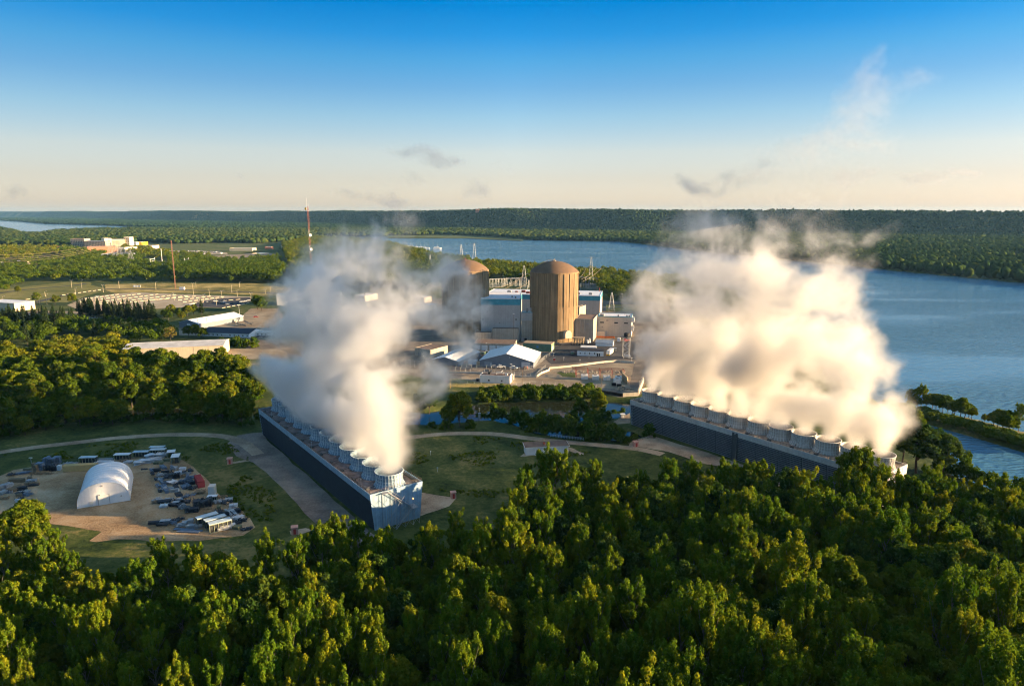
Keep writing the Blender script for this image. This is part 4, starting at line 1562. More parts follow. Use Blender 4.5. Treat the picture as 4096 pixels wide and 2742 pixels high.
PL = plume(LL, LW_, 12, [(24, 2, 121, 10, 10, 8, .9, 14), (33, 3, 120, 12, 14, 13, .9, 12), (46, 0, 116, 16, 20, 15, .85, 9), (60, -6, 106, 23, 25, 16, .75, 8), (75, -10, 92, 29, 25, 15, .6, 6), (91, -4, 80, 35, 22, 13, .45, 5), (106, 10, 80, 42, 18, 10, .3, 4), (124, 30, 90, 50, 16, 8, .2, 4)])
PL += [loc(LO, wp(u, v, Y, r, r, r * .85, w_)) for u, v, Y, r, w_ in ((980, 900, 255, 11, .7), (1000, 840, 265, 13, .65), (1050, 760, 285, 15, .6), (1070, 690, 305, 15, .65), (1040, 640, 310, 14, .6), (900, 520, 320, 12, .55), (860, 560, 310, 14, .6), (940, 500, 325, 10, .45),
                                                                         (780, 560, 320, 13, .55), (720, 580, 320, 11, .5), (830, 640, 305, 16, .75), (740, 660, 310, 16, .75), (680, 700, 305, 14, .75), (640, 760, 303, 13, .8), (950, 700, 290, 15, .65), (880, 740, 285, 16, .75), (640, 640, 310, 9, .45), (660, 850, 300, 13, .9), (900, 480, 325, 9, .4), (1095, 720, 300, 13, .7), (1080, 790, 285, 12, .6), (1010, 610, 315, 14, .65), (960, 640, 310, 15, .7), (1000, 700, 295, 14, .7), (1030, 860, 270, 10, .5), (700, 620, 318, 13, .6), (880, 600, 312, 15, .7))]
steam('steam_plume', 'grey shaded steam cloud rising off the left cooling tower row', LO, (-48, -38, 15), (155, 100, 150), 0.9, PL, 0.46, 1.35, 1, BANG, False, (.975, .972, .97, 1))  # vapour colour whiter than the sunlit plume's, to lift this one's shade
PR = plume(RL, RW_, 12, [(24, 2, 120, 10, 10, 8, 1.0, 14), (33, 3, 120, 11, 15, 13, 1.0, 12), (46, 0, 116, 12, 20, 15, 1.0, 9), (60, -4, 103, 13, 23, 16, .95, 8), (75, -6, 92, 15, 24, 15, .85, 7), (92, 0, 84, 18, 22, 14, .65, 5), (108, 8, 84, 22, 18, 12, .38, 5), (130, 50, 104, 26, 15, 15, .3, 3), (152, 70, 104, 28, 12, 15, .27, 2), (172, 78, 100, 30, 9, 12, .2, 1)])
PR += [loc(RO, wp(u, v, Y, r, r, r * .85, w_)) for u, v, Y, r, w_ in ((1600, 540, 300, 14, .65), (1680, 520, 300, 14, .65), (1780, 515, 300, 15, .65), (1880, 520, 298, 14, .65), (1960, 540, 296, 13, .55), (2020, 530, 296, 10, .4), (1540, 580, 305, 12, .55), (1500, 560, 305, 8, .35), (1500, 720, 308, 14, .65),
                                                                         (1470, 800, 312, 12, .7), (1925, 690, 285, 14, .8), (1985, 800, 268, 11, .9), (2040, 915, 252, 8, .9), (1900, 620, 285, 18, .8), (1750, 600, 292, 18, .8), (1620, 620, 300, 17, .8), (1740, 690, 298, 17, 1.0), (1692, 828, 302, 13, 1.0), (1600, 835, 306, 12, .9), (1650, 790, 304, 12, .9), (1690, 870, 302, 11, .9), (1740, 800, 300, 12, .9), (1800, 660, 292, 16, 1.0), (1700, 640, 298, 15, .9), (2000, 600, 290, 10, .4))]
steam('steam_plume', 'bright sunlit steam cloud rising off the riverside cooling tower row', RO, (-44, -38, 15), (160, 80, 190), 0.9, PR, 0.36, 1.3, 2, BANG, False, (.918, .908, .90, 1))  # same vapour coloured darker, to hold its sunlit brightness down


WL_ = [wp(985, 358, 360, 11, 10, 3.2, .8), wp(1012, 372, 360, 9, 8, 2.6, .9), wp(1036, 380, 360, 7, 7, 2.4, .8), wp(935, 347, 362, 10, 9, 3, .5), wp(1092, 435, 365, 6, 6, 3.6, .9), wp(800, 440, 350, 10, 10, 3, .5), wp(868, 456, 350, 12, 10, 3.5, .5),
       wp(930, 468, 350, 11, 10, 4, .5), wp(948, 415, 355, 6, 8, 5, .5), wp(1150, 375, 365, 4, 4, 3, .4), wp(540, 405, 360, 5, 5, 3, .35), wp(60, 450, 360, 10, 8, 4, .45)]
WR_ = [wp(1580, 408, 300, 9, 8, 4, .8), wp(1618, 428, 300, 10, 8, 3.5, .7), wp(2105, 420, 300, 10, 8, 3, .85), wp(2165, 408, 302, 12, 8, 2.6, .7), wp(2215, 404, 304, 8, 8, 2.2, .55), wp(1985, 165, 300, 8, 8, 9, .75), wp(2010, 215, 300, 10, 9, 8, .75), wp(1958, 252, 300, 9, 9, 8, .65),
       wp(1905, 300, 300, 12, 10, 8, .55), wp(1850, 345, 298, 16, 12, 8, .5), wp(1780, 372, 298, 14, 12, 7, .5), wp(2085, 198, 302, 9, 8, 5, .6), wp(2120, 172, 304, 8, 8, 5, .45), wp(1700, 400, 298, 14, 12, 6, .45), wp(1920, 400, 298, 18, 12, 8, .45), wp(1990, 330, 298, 12, 12, 9, .4)]
for nm, ps, sd, dn, cl_ in (('grey torn steam wisps drifting high above the left plume', WL_, 5, .065, (.68, .72, .78, 1)), ('pinkish torn steam wisps drifting highest over the riverside plume', [WR_[i] for i in (5, 6, 7, 8, 9, 10, 11, 12, 15)], 6, .022, (.88, .84, .82, 1)),
                            ('grey low steam wisps drifting just above the horizon on the right', [WR_[i] for i in (0, 1, 2, 3, 4, 13, 14)], 8, .055, (.70, .70, .73, 1))):  # same vapour in all; grey tints stand for shade, the pale one for sun
    ps = [p[:3] + (p[3] * 1.6, p[4] * 1.5, p[5] * 1.5, p[6] + .25) for p in ps]
    a_ = np.array(ps)
    lo_ = (a_[:, :3] - a_[:, 3:6] - 10).min(0)
    hi_ = (a_[:, :3] + a_[:, 3:6] + 10).max(0)
    steam('steam_wisp', nm, (0, 0), tuple(lo_), tuple(hi_), 1.1, ps, dn, 1.5, sd, 0.0, True, cl_)
# ------------------------------------------------------------------ roads, yards, aprons
M_gravel = ground_mat('tan gravel', [(0.20, 0.15, 0.105), (0.29, 0.22, 0.155), (0.38, 0.30, 0.215), (0.45, 0.37, 0.27)], (0.03, 0.15, 1.6), 0.5)
M_yardg = ground_mat('brown yard gravel', [(0.20, 0.125, 0.068), (0.30, 0.195, 0.105), (0.38, 0.265, 0.155), (0.46, 0.35, 0.23)], (0.035, 0.12, 1.4), 0.6)
M_apron = ground_mat('grey apron', [(0.125, 0.10, 0.085), (0.19, 0.15, 0.125), (0.26, 0.21, 0.17), (0.34, 0.275, 0.215)], (0.025, 0.10, 1.2), 0.4)
M_asph = ground_mat('worn asphalt', [(0.045, 0.043, 0.045), (0.065, 0.062, 0.063), (0.09, 0.085, 0.083)], (0.03, 0.12, 1.5), 0.3)
M_plant = ground_mat('plant gravel', [(0.10, 0.085, 0.072), (0.17, 0.14, 0.112), (0.27, 0.22, 0.165)], (0.03, 0.12, 1.5), 0.4)
M_dirt = ground_mat('sunny dirt', [(0.20, 0.15, 0.10), (0.28, 0.22, 0.15), (0.36, 0.29, 0.20)], (0.03, 0.12, 1.5), 0.4)  # sunlit tone of the tan drive is put into the dirt colour
M_conc = mat('concrete', (0.42, 0.39, 0.34), 0.9, 0.15, 0.4, streak=0.12)
M_lotp = ground_mat('pale lot', [(0.32, 0.25, 0.16), (0.40, 0.32, 0.22), (0.46, 0.38, 0.27)], (0.03, 0.12, 1.2), 0.3)


def rough(poly, step=6.0, amp=0.7):
    """Break straight outlines up so that surfaces meet in uneven edges."""
    out = []
    n = len(poly)
    for i in range(n):
        a, b = Vector(poly[i][:2]), Vector(poly[(i + 1) % n][:2])
        k = max(1, int((b - a).length / step))
        for j in range(k):
            p = a.lerp(b, j / k)
            s_ = 0 if j == 0 else 1
            out.append((p.x + rr.uniform(-amp, amp) * s_, p.y + rr.uniform(-amp, amp) * s_))
    return out


def strip(name, pts, w, z, m, jag=0.15):
    """A road: smooth band along points."""
    P = [Vector(p[:2]) for p in pts]
    Q = []
    for i in range(len(P) - 1):
        p0, p1, p2, p3 = P[max(0, i - 1)], P[i], P[i + 1], P[min(len(P) - 1, i + 2)]
        k = max(2, int((p2 - p1).length / 5))
        for j in range(k):
            t_ = j / k
            Q.append(0.5 * ((2 * p1) + (p2 - p0) * t_ + (2 * p0 - 5 * p1 + 4 * p2 - p3) * t_ ** 2 + (3 * p1 - p0 - 3 * p2 + p3) * t_ ** 3))
    Q.append(P[-1])
    vs, fs = [], []
    for i, p in enumerate(Q):
        d = (Q[min(i + 1, len(Q) - 1)] - Q[max(i - 1, 0)]).normalized()
        nrm = Vector((-d.y, d.x))
        for sg in (1, -1):
            q = p + nrm * sg * (w / 2 + rr.uniform(-jag, jag))
            vs.append((q.x, q.y, z))
    for i in range(len(Q) - 1):
        fs.append((2 * i + 1, 2 * i + 3, 2 * i + 2, 2 * i))
    return struct(MB().add(vs, fs).build(name, m))


flat('gravel_yard', rough(gl(5, [(-260, 470), (0, 432), (120, 380), (300, 350), (680, 318), (980, 285), (1250, 262), (1530, 285), (1650, 355), (1790, 490), (1880, 600), (2030, 695), (2130, 790), (2175, 870), (2070, 940), (1700, 985), (1300, 990), (1000, 970), (820, 995), (760, 985), (870, 905), (620, 862), (300, 812), (0, 762), (-260, 750)])), .06, M_yardg)
strip('gravel_road', gl(5, [(-500, 300), (-200, 258), (0, 230), (300, 188), (600, 153), (1000, 108), (1300, 88), (1550, 80), (1800, 85), (1960, 105), (2090, 160), (2200, 250)]), 5.2, .09, M_gravel)
flat('tower_apron', rough(gl(6, [(-110, 650), (0, 632), (118, 622), (150, 690), (560, 1050), (1000, 1435), (1180, 1590), (1000, 1680), (760, 1600), (580, 1432), (420, 1260), (150, 985), (30, 895), (-120, 840), (-200, 720)]), 7, .5), .06, M_apron)
flat('gravel_path', gl(5, [(2125, 290), (1960, 318), (1945, 335), (2130, 305)]), .11, M_gravel)
flat('gravel_patch', rough(gl(6, [(355, 1505), (500, 1480), (560, 1500), (440, 1540), (365, 1540)]), 3, .3), .06, M_gravel)
strip('gravel_road', gl(7, [(-700, 850), (-250, 800), (60, 768), (300, 746), (560, 741), (780, 752), (1000, 781), (1230, 806), (1500, 832), (1800, 858), (2050, 888), (2230, 930)]), 5.0, .06, M_gravel)
flat('tower_apron', rough(gl(8, [(230, 520), (290, 545), (600, 640), (920, 745), (1300, 870), (1760, 1030), (1700, 1080), (1300, 990), (1050, 860), (880, 790), (660, 752), (420, 668), (200, 632), (120, 628), (130, 600), (180, 585), (250, 560)]), 7, .5), .09, M_gravel)
flat('gravel_patch', rough(gl(7, [(60, 1265), (200, 1290), (350, 1312), (392, 1318), (330, 1390), (120, 1460), (-80, 1540), (-110, 1300)]), 4, .5), .06, M_gravel)
flat('gravel_patch', rough(gl(7, [(960, 950), (1010, 910), (1390, 865), (1440, 880), (1560, 930), (1500, 935), (1400, 900), (1010, 950)]), 4, .6), .12, M_gravel)
flat('gravel_patch', rough(gl(7, [(1330, 1330), (1430, 1310), (1440, 1340), (1380, 1365)]), 3, .3), .06, M_gravel)
flat('gravel_patch', rough(gl(7, [(1790, 640), (1940, 560), (1945, 650), (1830, 660)]), 3, .3), .06, M_gravel)
flat('plant_ground', rough(gl(0, [(1000, 1300), (1200, 1240), (1500, 1222), (2000, 1165), (2480, 1205), (2600, 1235), (2760, 1300), (2700, 1420), (2600, 1500), (2560, 1580), (2480, 1590), (2370, 1560), (2200, 1545), (1900, 1548), (1780, 1532), (1640, 1500), (1300, 1460), (980, 1400)]), 8, .8), .06, M_plant)
flat('dirt_drive', rough(gl(3, [(430, 1240), (600, 1205), (1100, 1240), (1215, 1168), (1500, 1155), (1700, 1130), (1985, 1115), (1965, 1185), (1930, 1350), (1400, 1335), (870, 1318), (560, 1300), (430, 1290)]), 5, .5), .10, M_dirt)
flat('asphalt_yard', rough(gl(3, [(1180, 1070), (1260, 985), (1330, 960), (1640, 920), (1990, 930), (1990, 1090), (1880, 1090), (1500, 1112), (1240, 1130)]), 6, .4), .14, M_asph)
flat('asphalt_yard', rough(gl(3, [(250, 1010), (540, 1010), (960, 1000), (960, 940), (1000, 1010), (640, 1080), (520, 1180), (80, 1190)]), 6, .4), .14, M_asph)
flat('verge_grass', rough(gl(3, [(1285, 1205), (1340, 1195), (1450, 1210), (1450, 1250), (1340, 1240)]), 3, .3), .14, ground_mat('green field', []))
flat('lawn_strip', rough(gl(7, [(430, 260), (600, 290), (870, 305), (860, 330), (600, 330), (300, 330), (200, 290), (250, 250)]), 4, .4), .14, dry_grass)
flat('field', rough(gl(3, [(1728, 600), (2300, 590), (2300, 650), (1990, 660), (1730, 658)]), 6, .4), .10, dry_grass)
strip('service_road', gl(3, [(1735, 628), (1900, 612), (2100, 598), (2400, 592)]), 5, .14, M_dirt)


# ------------------------------------------------------------------ buildings of the plant
M_aux = mat('blue grey siding', (0.40, 0.38, 0.36), 0.75, 0.08, 0.3, streak=0.12)
M_teal = mat('teal band', (0.05, 0.26, 0.33), 0.55, 0.25, 0.3)
M_cwall = mat('weathered concrete wall', (0.40, 0.35, 0.28), 0.9, 0.15, 0.25, streak=0.22)
M_reac = mat('stained reactor concrete', (0.31, 0.21, 0.115), 0.92, 0.16, 0.12, streak=0.5, bump=0.1)
M_domem = mat('brown dome', (0.155, 0.095, 0.058), 0.95, 0.25, 0.15)
M_roofw = mat('white roof membrane', (0.66, 0.66, 0.68), 0.8, 0.12, 0.25)
M_roofb = mat('brown gravel roof', (0.16, 0.11, 0.085), 0.95, 0.3, 0.4)
M_rooft = mat('tan metal roof', (0.33, 0.25, 0.17), 0.7, 0.15, 0.3, aniso=(1, 6, 1))
M_white = mat('white siding', (0.70, 0.70, 0.69), 0.7, 0.06, 0.4, streak=0.08)
M_metalw = mat('white standing seam roof', (0.72, 0.72, 0.72), 0.45, 0.08, 0.3)
M_slate = mat('slate blue siding', (0.17, 0.19, 0.22), 0.7, 0.1, 0.4)
M_glass = mat('window glass', (0.02, 0.025, 0.03), 0.12, 0.1, 1.0, spec=0.6)
M_door = mat('grey door', (0.22, 0.21, 0.20), 0.7, 0.2, 1.0)
M_beige = mat('beige siding', (0.52, 0.46, 0.38), 0.8, 0.08, 0.3, streak=0.1)
M_green = mat('green siding', (0.12, 0.19, 0.12), 0.7, 0.15, 0.4)
M_hvac = mat('hvac housing', (0.30, 0.27, 0.25), 0.7, 0.25, 0.8)
M_rust = mat('rust red steel', (0.20, 0.045, 0.03), 0.8, 0.3, 0.8)
M_pale = mat('pale panel', (0.60, 0.59, 0.56), 0.6, 0.1, 0.6)
M_black = mat('black plastic', (0.02, 0.02, 0.022), 0.7, 0.3, 1.0)
M_red = mat('red paint', (0.42, 0.05, 0.04), 0.6, 0.2, 0.8)
M_yel = mat('yellow paint', (0.55, 0.33, 0.02), 0.6, 0.2, 0.8)
M_orange = mat('orange mesh', (0.75, 0.16, 0.02), 0.8, 0.15, 0.8)
M_wood = mat('weathered wood', (0.20, 0.145, 0.09), 0.9, 0.3, 1.0)


class Bld:
    """A building on the footprint A-B (front, left to right) and a depth vector. P(u,v,z): u along the front, v back from it."""

    def __init__(s, name, label, A, B, back, h, cat='building', group=None):
        s.A, s.B, s.h = Vector((A[0], A[1], 0)), Vector((B[0], B[1], 0)), h
        s.e = (s.B - s.A)
        s.L = s.e.length
        s.e.normalize()
        b_ = Vector((back[0], back[1], 0))
        s.n = Vector((-s.e.y, s.e.x, 0))
        if s.n.dot(b_) < 0:
            s.n = -s.n
        s.D = b_.dot(s.n)
        s.root = thing(name, label, cat, tuple(s.A), group)

    def P(s, u, v, z):
        return s.A + s.e * u + s.n * v + Vector((0, 0, z))

    def bx(s, mb, u0, u1, v0, v1, z0, z1):
        return mb.prism([s.P(u0, v0, 0), s.P(u1, v0, 0), s.P(u1, v1, 0), s.P(u0, v1, 0)], z0, z1)

    def walls(s, m, z0=0.0, h=None):
        s.bx(MB(), 0, s.L, 0, s.D, z0 - .3, h or s.h).build('wall', m, s.root)
        return s

    def flatroof(s, m, par=0.5, mp=None, h=None):
        h = h or s.h
        s.bx(MB(), 0.25, s.L - .25, 0.25, s.D - .25, h + .004, h + 0.12).build('roof', m, s.root)
        p = MB()
        s.bx(p, -.06, s.L + .06, -.06, 0.25, h - .25, h + par)
        s.bx(p, -.06, s.L + .06, s.D - .25, s.D + .06, h - .25, h + par)
        s.bx(p, -.06, .25, .25, s.D - .25, h - .25, h + par)
        s.bx(p, s.L - .25, s.L + .06, .25, s.D - .25, h - .25, h + par)
        p.build('parapet', mp or m, s.root)
        return s

    def band(s, m, z0, z1, k=.05):
        p = MB()
        s.bx(p, -k, s.L + k, -k, 0, z0, z1)
        s.bx(p, s.L, s.L + k, 0, s.D + k, z0, z1)
        s.bx(p, -k, 0, 0, s.D + k, z0, z1)
        p.build('fascia_band', m, s.root)
        return s

    def gable(s, mr, mw, rise, along=False, oh=0.5):
        """Ridge runs back from the front (along=False) or parallel to it (along=True)."""
        h, L, D = s.h, s.L, s.D
        w, r = MB(), MB()
        t_ = 0.22
        if not along:
            pts = [s.P(0, 0, -.3), s.P(L, 0, -.3), s.P(L, 0, h), s.P(L / 2, 0, h + rise), s.P(0, 0, h)]
            pts2 = [p + s.n * D for p in pts]
            ridge0, ridge1 = s.P(L / 2, -oh, h + rise), s.P(L / 2, D + oh, h + rise)
            k = rise / (L / 2)
            ea = [(s.P(-oh, -oh, h - k * oh), s.P(-oh, D + oh, h - k * oh)), (s.P(L + oh, -oh, h - k * oh), s.P(L + oh, D + oh, h - k * oh))]
        else:
            pts = [s.P(0, 0, -.3), s.P(0, D, -.3), s.P(0, D, h), s.P(0, D / 2, h + rise), s.P(0, 0, h)]
            pts2 = [p + s.e * L for p in pts]
            ridge0, ridge1 = s.P(-oh, D / 2, h + rise), s.P(L + oh, D / 2, h + rise)
            k = rise / (D / 2)
            ea = [(s.P(-oh, -oh, h - k * oh), s.P(L + oh, -oh, h - k * oh)), (s.P(-oh, D + oh, h - k * oh), s.P(L + oh, D + oh, h - k * oh))]
        n = 5
        w.add(pts + pts2, [tuple(range(n)), tuple(range(2 * n - 1, n - 1, -1))] + [(i, n + i, n + (i + 1) % n, (i + 1) % n) for i in range(n)])
        w.build('wall', mw, s.root)
        up = Vector((0, 0, t_))
        lo = Vector((0, 0, .03))
        for a, b in ea:
            q = [a + lo, b + lo, ridge1 + lo, ridge0 + lo, a + up, b + up, ridge1 + up, ridge0 + up]
            r.add(q, [(0, 1, 2, 3), (7, 6, 5, 4), (0, 4, 5, 1), (1, 5, 6, 2), (2, 6, 7, 3), (3, 7, 4, 0)])
        # standing seams
        m_ = int((D if not along else L) / 1.5)
        for a, b in ea:
            for i in range(1, m_):
                f = i / m_
                r.beam(a.lerp(b, f) + up, ridge0.lerp(ridge1, f) + up, 0.05)
        r.build('roof', mr, s.root)
        return s

    def opening(s, name, m, face, c_, z, w, h, k=.06):
        """A door, window or panel standing k proud of face 'f' (front), 'r', 'l' or 'b' (c_ metres along it)."""
        p = MB()
        z0, z1 = z, z + h
        if face == 'f':
            s.bx(p, c_ - w / 2, c_ + w / 2, -k, 0.02, z0, z1)
        elif face == 'b':
            s.bx(p, c_ - w / 2, c_ + w / 2, s.D - .02, s.D + k, z0, z1)
        elif face == 'r':
            s.bx(p, s.L - .02, s.L + k, c_ - w / 2, c_ + w / 2, z0, z1)
        else:
            s.bx(p, -k, .02, c_ - w / 2, c_ + w / 2, z0, z1)
        return p.build(name, m, s.root)

    def window(s, face, c_, z, w, h):
        fr = s.opening('window', M_pale, face, c_, z, w, h, .07)
        q = s.opening('pane', M_glass, face, c_, z + .1, w - .2, h - .2, .10)
        q.parent = fr
        return s

    def unit(s, u, v, w, d, h, m=None, name='roof_unit', z=None):
        p = MB()
        z = (s.h if z is None else z) + .125
        s.bx(p, u - w / 2, u + w / 2, v - d / 2, v + d / 2, z, z + h)
        s.bx(p, u - w * .35, u + w * .35, v - d * .35, v + d * .35, z + h + .002, z + h + .25)
        return p.build(name, m or M_hvac, s.root)

    def pipe(s, name, u, v, z0, z1, r, m, n=10):
        p = MB().beam(s.P(u, v, z0), s.P(u, v, z1), r, n)
        p.beam(s.P(u, v, z1), s.P(u, v, z1 + .3), r * 1.25, n)
        return p.build(name, m, s.root)


def bq(name, label, n, A, B, C, h, at_b=True, **k):
    """Building from its roof corners in a crop: front-left A, front-right B, and the corner behind B (or behind A)."""
    a, b, c_ = g(n, *A, h), g(n, *B, h), g(n, *C, h)
    return Bld(name, label, a, b, (c_ - b) if at_b else (c_ - a), h, **k)


# reactor buildings
def reactor(label, X, Y, R, hatch):
    r = thing('reactor_building', label, 'reactor building', (X, Y, 0), 'twin domed reactor buildings')
    zs = [-.3, 8, 27.6, 27.61, 27.9, 27.91, 45, 54.2]
    w = MB().lathe([(R, -.3), (R, 27.6), (R + .12, 27.62), (R + .12, 27.95), (R, 27.97), (R, 54.3), (R + .35, 54.4), (R + .35, 55.2), (R + .2, 55.31)], 96, (X, Y, 0))
    w.build('wall', M_reac, r)
    ri = MB()
    for i in range(24):
        a = 2 * math.pi * (i + .35) / 24
        ca, sa = math.cos(a), math.sin(a)
        ri.box((X + (R + .22) * ca, Y + (R + .22) * sa, 41.1), (.5, .34, 26.1), a)
        ri.box((X + (R + .1) * ca, Y + (R + .1) * sa, 13.6), (.3, .26, 27.8), a)
    ri.build('pilaster', mat('lighter rib concrete', (0.385, 0.275, 0.16), 0.92, 0.2, 0.2, streak=0.4), r)
    Rs = ((R + .2) ** 2 + 8.2 ** 2) / (2 * 8.2)
    prof = [(max(.01, (R + .2) * (1 - i / 16)), 55.3 - (Rs - 8.2) + math.sqrt(Rs * Rs - ((R + .2) * (1 - i / 16)) ** 2)) for i in range(17)]
    MB().lathe(prof, 96, (X, Y, 0)).build('dome', M_domem, r, True)
    rl = MB()
    for i in range(12):
        f0, f1 = i / 12, (i + 1) / 12
        q = []
        for f in (f0, f1):
            rad = R * f
            z = 55.3 - (Rs - 8.2) + math.sqrt(Rs * Rs - rad * rad)
            q.append(Vector((X - rad * .91, Y - rad * .40, z)))
        rl.beam(q[0] + Vector((0, 0, 1.1)), q[1] + Vector((0, 0, 1.1)), .07)
        rl.beam(q[0], q[0] + Vector((0, 0, 1.1)), .06)
        rl.beam(q[0] + Vector((0, .9, 1.1)), q[1] + Vector((0, .9, 1.1)), .07)
        rl.beam(q[0] + Vector((0, .9, 0)), q[0] + Vector((0, .9, 1.1)), .06)
    rl.build('dome_rail', M_rail, r)
    cp = MB().lathe([(1.2, 63.3), (1.2, 64.0), (.3, 64.2), (.3, 65.2), (.01, 65.3)], 12, (X, Y, 0))
    cp.build('vent_cap', M_rust if not hatch else M_rooft, r)
    if hatch:
        a = math.radians(-62)
        d = Vector((math.cos(a), math.sin(a), 0))
        sd = Vector((-d.y, d.x, 0))
        c_ = Vector((X, Y, 0)) + d * (R - 1)
        hb = MB()
        out = []
        for L0 in (0, 4.2):
            for i in range(13):
                t_ = math.pi * i / 12
                out.append(c_ + d * L0 + sd * (-2.9 * math.cos(t_)) + Vector((0, 0, 7.2 + 2.9 * math.sin(t_))))
            out += [c_ + d * L0 + sd * 2.9 + Vector((0, 0, 4.0)), c_ + d * L0 - sd * 2.9 + Vector((0, 0, 4.0))]
        m = 15
        hb.add(out, [tuple(range(m)), tuple(range(2 * m - 1, m - 1, -1))] + [(i, m + i, m + (i + 1) % m, (i + 1) % m) for i in range(m)])
        for z in np.arange(4.6, 9.8, .7):
            hw = 2.9 if z < 7.2 else math.sqrt(max(.05, 2.9 ** 2 - (z - 7.2) ** 2))
            q = c_ + d * 4.25 + Vector((0, 0, z))
            hb.beam(q - sd * hw, q + sd * hw, .12)
        hb.build('equipment_hatch', mat('cream hatch', (0.55, 0.45, 0.32), .7, .1, .5), r)
    return r


reactor('sunlit brown reactor building with equipment hatch, right of the pair', 34.2, 551.5, 19.3, True)
reactor('shaded brown reactor building half veiled by steam, left of the pair', -38.8, 566.5, 19.3, False)

pf = thing('steel_platform', 'tan steel access platform under the round equipment hatch', 'platform', g(3, 1480, 960))
c_ = g(3, 1480, 955)
e1, e2 = Vector((.97, -.24, 0)), Vector((.24, .97, 0))
dk, lg = MB(), MB()
for u in np.linspace(-4.2, 4.2, 5):
    for v in (-2.4, 0, 2.4):
        p = c_ + e1 * u + e2 * v
        lg.beam(p, p + Vector((0, 0, 5.6)), .13)
for u0, u1 in zip(np.linspace(-4.2, 4.2, 5), np.linspace(-4.2, 4.2, 5)[1:]):
    for v in (-2.4, 2.4):
        a, b = c_ + e1 * u0 + e2 * v, c_ + e1 * u1 + e2 * v
        lg.beam(a, b + Vector((0, 0, 5.4)), .08)
        lg.beam(b, a + Vector((0, 0, 5.4)), .08)
dk.box((c_.x, c_.y, 5.75), (9.2, 5.6, .3), math.atan2(e1.y, e1.x))
lg.build('frame', mat('tan steel', (0.42, 0.31, 0.18), .7, .2, .8), pf)
dk.build('deck', M_rooft, pf)

# main blocks
A_ = bq('auxiliary_building', 'tall grey block with a teal top band beside the sunlit reactor', 3, (608, 546), (962, 548), (752, 488), 33.5, False)
A_.walls(M_aux).flatroof(M_roofw, .25, M_pale).band(M_teal, 28.6, 33.2)
for u in (1.9, 28.6):
    A_.opening('louver', M_door, 'f', u, 16, 1.5, 1.6)
A_.opening('vent', M_door, 'f', 15.2, 13.4, .9, .9)
for i in range(1, 6):
    A_.opening('panel_joint', M_aux, 'f', A_.L * i / 6, .5, .08, 28, .03)
for u, v in ((28, 4), (25, 9)):
    A_.unit(u, v, 1.2, 1.2, 1.2)
tb = bq('turbine_hall', 'long turbine hall with white roof and teal band behind the reactors', 3, (650, 500), (1675, 522), (1728, 478), 21.5)
tb.walls(mat('warm tan siding', (0.50, 0.42, 0.35), .8, .08, .2, streak=.1)).flatroof(M_roofw, .3, M_pale).band(M_teal, 16.8, 21.2)
for u, v, w, d, h in ((22, 14, 4, 3, 1.6), (30, 10, 3, 3, 1.8), (36, 18, 4, 3, 2), (42, 9, 4, 3, 1.6), (48, 20, 3, 3, 2), (tb.L - 22, 10, 3.4, 3, 1.6), (tb.L - 10, 9, 3.4, 3, 1.8), (tb.L - 28, 20, 3, 3, 1.6)):
    tb.unit(u, v, w, d, h, M_hvac if u % 3 else M_rust)
tb.pipe('vent_pipe', tb.L - 3, tb.D - 3, 21.5, 25, .5, M_rust)
tb.opening('door', M_door, 'r', tb.D * .5, 0, 3, 4)
C_ = bq('fuel_building', 'narrow concrete block between the teal-banded block and the sunlit reactor', 3, (972, 666), (1122, 668), (1130, 655), 22.8)
C_.walls(M_cwall).flatroof(M_roofw, .3, M_teal).band(M_aux, 16, 22.5, .08)
C_.opening('vent', M_hvac, 'f', 3.6, 19, 2, 1.8)
C_.opening('doorway', M_black, 'f', 2.5, 0, 4, 1.6)
for i, u in enumerate((9.2, 10.2, 11.2, 12.2)):
    C_.pipe('exhaust_pipe', u - 3, .9, 22.8, 26 + (i % 2) * .4, .16, M_pale)
C_.pipe('vent_stack', 4.4, 1.1, 22.8, 25.5, .9, M_hvac)
D_ = bq('fuel_building', 'grey block with roof pipes left of the teal-banded block, partly in steam', 3, (495, 645), (606, 645), (640, 615), 22.5)
D_.walls(M_aux).flatroof(M_roofb, .3, M_aux)
for i, u in enumerate((4, 5, 6, 7)):
    D_.pipe('exhaust_pipe', u, 2, 22.5, 26, .16, M_pale)
D_.pipe('vent_stack', 8.4, 1.8, 22.5, 26.5, .9, M_hvac)
E1 = bq('annex', 'low concrete annex, lower of two before the teal-banded block', 3, (556, 850), (704, 850), (716, 838), 7.6)
E1.walls(M_cwall).flatroof(M_roofb, .4, M_cwall)
E2 = bq('annex', 'low concrete annex with brown roof, wider of two before the teal-banded block', 3, (712, 816), (946, 818), (962, 806), 10.2)
E2.walls(M_cwall).flatroof(M_roofb, .4, M_cwall)
E3 = bq('garage_row', 'low row of white garage doors under a brown metal roof', 3, (543, 944), (908, 952), (945, 912), 5.2)
E3.walls(M_cwall).flatroof(M_roofb, .15, M_cwall)
for i, u in enumerate((3, 8.5, 14.5, 20, 25)):
    E3.opening('garage_door', M_white, 'f', u, 0, 4.6, 4.0)
F_ = bq('green_shed', 'long low green shed with tan roof in front of the reactor', 3, (985, 938), (1238, 952), (1266, 930), 5.8)
F_.walls(M_green).flatroof(M_rooft, .1, M_rooft)
F_.opening('sign_board', mat('blue sign', (0.05, 0.22, 0.5), .6, .1, 1), 'f', F_.L * .52, 2.6, 1.6, 1.4)
F_.opening('door', M_pale, 'r', F_.D * .5, 0, 2.6, 3.6)
G_ = bq('pipe_building', 'concrete block with two outside pipes right of the sunlit reactor', 3, (1452, 726), (1615, 732), (1650, 690), 17.8)
G_.walls(M_cwall).flatroof(M_roofb, .4, M_cwall)
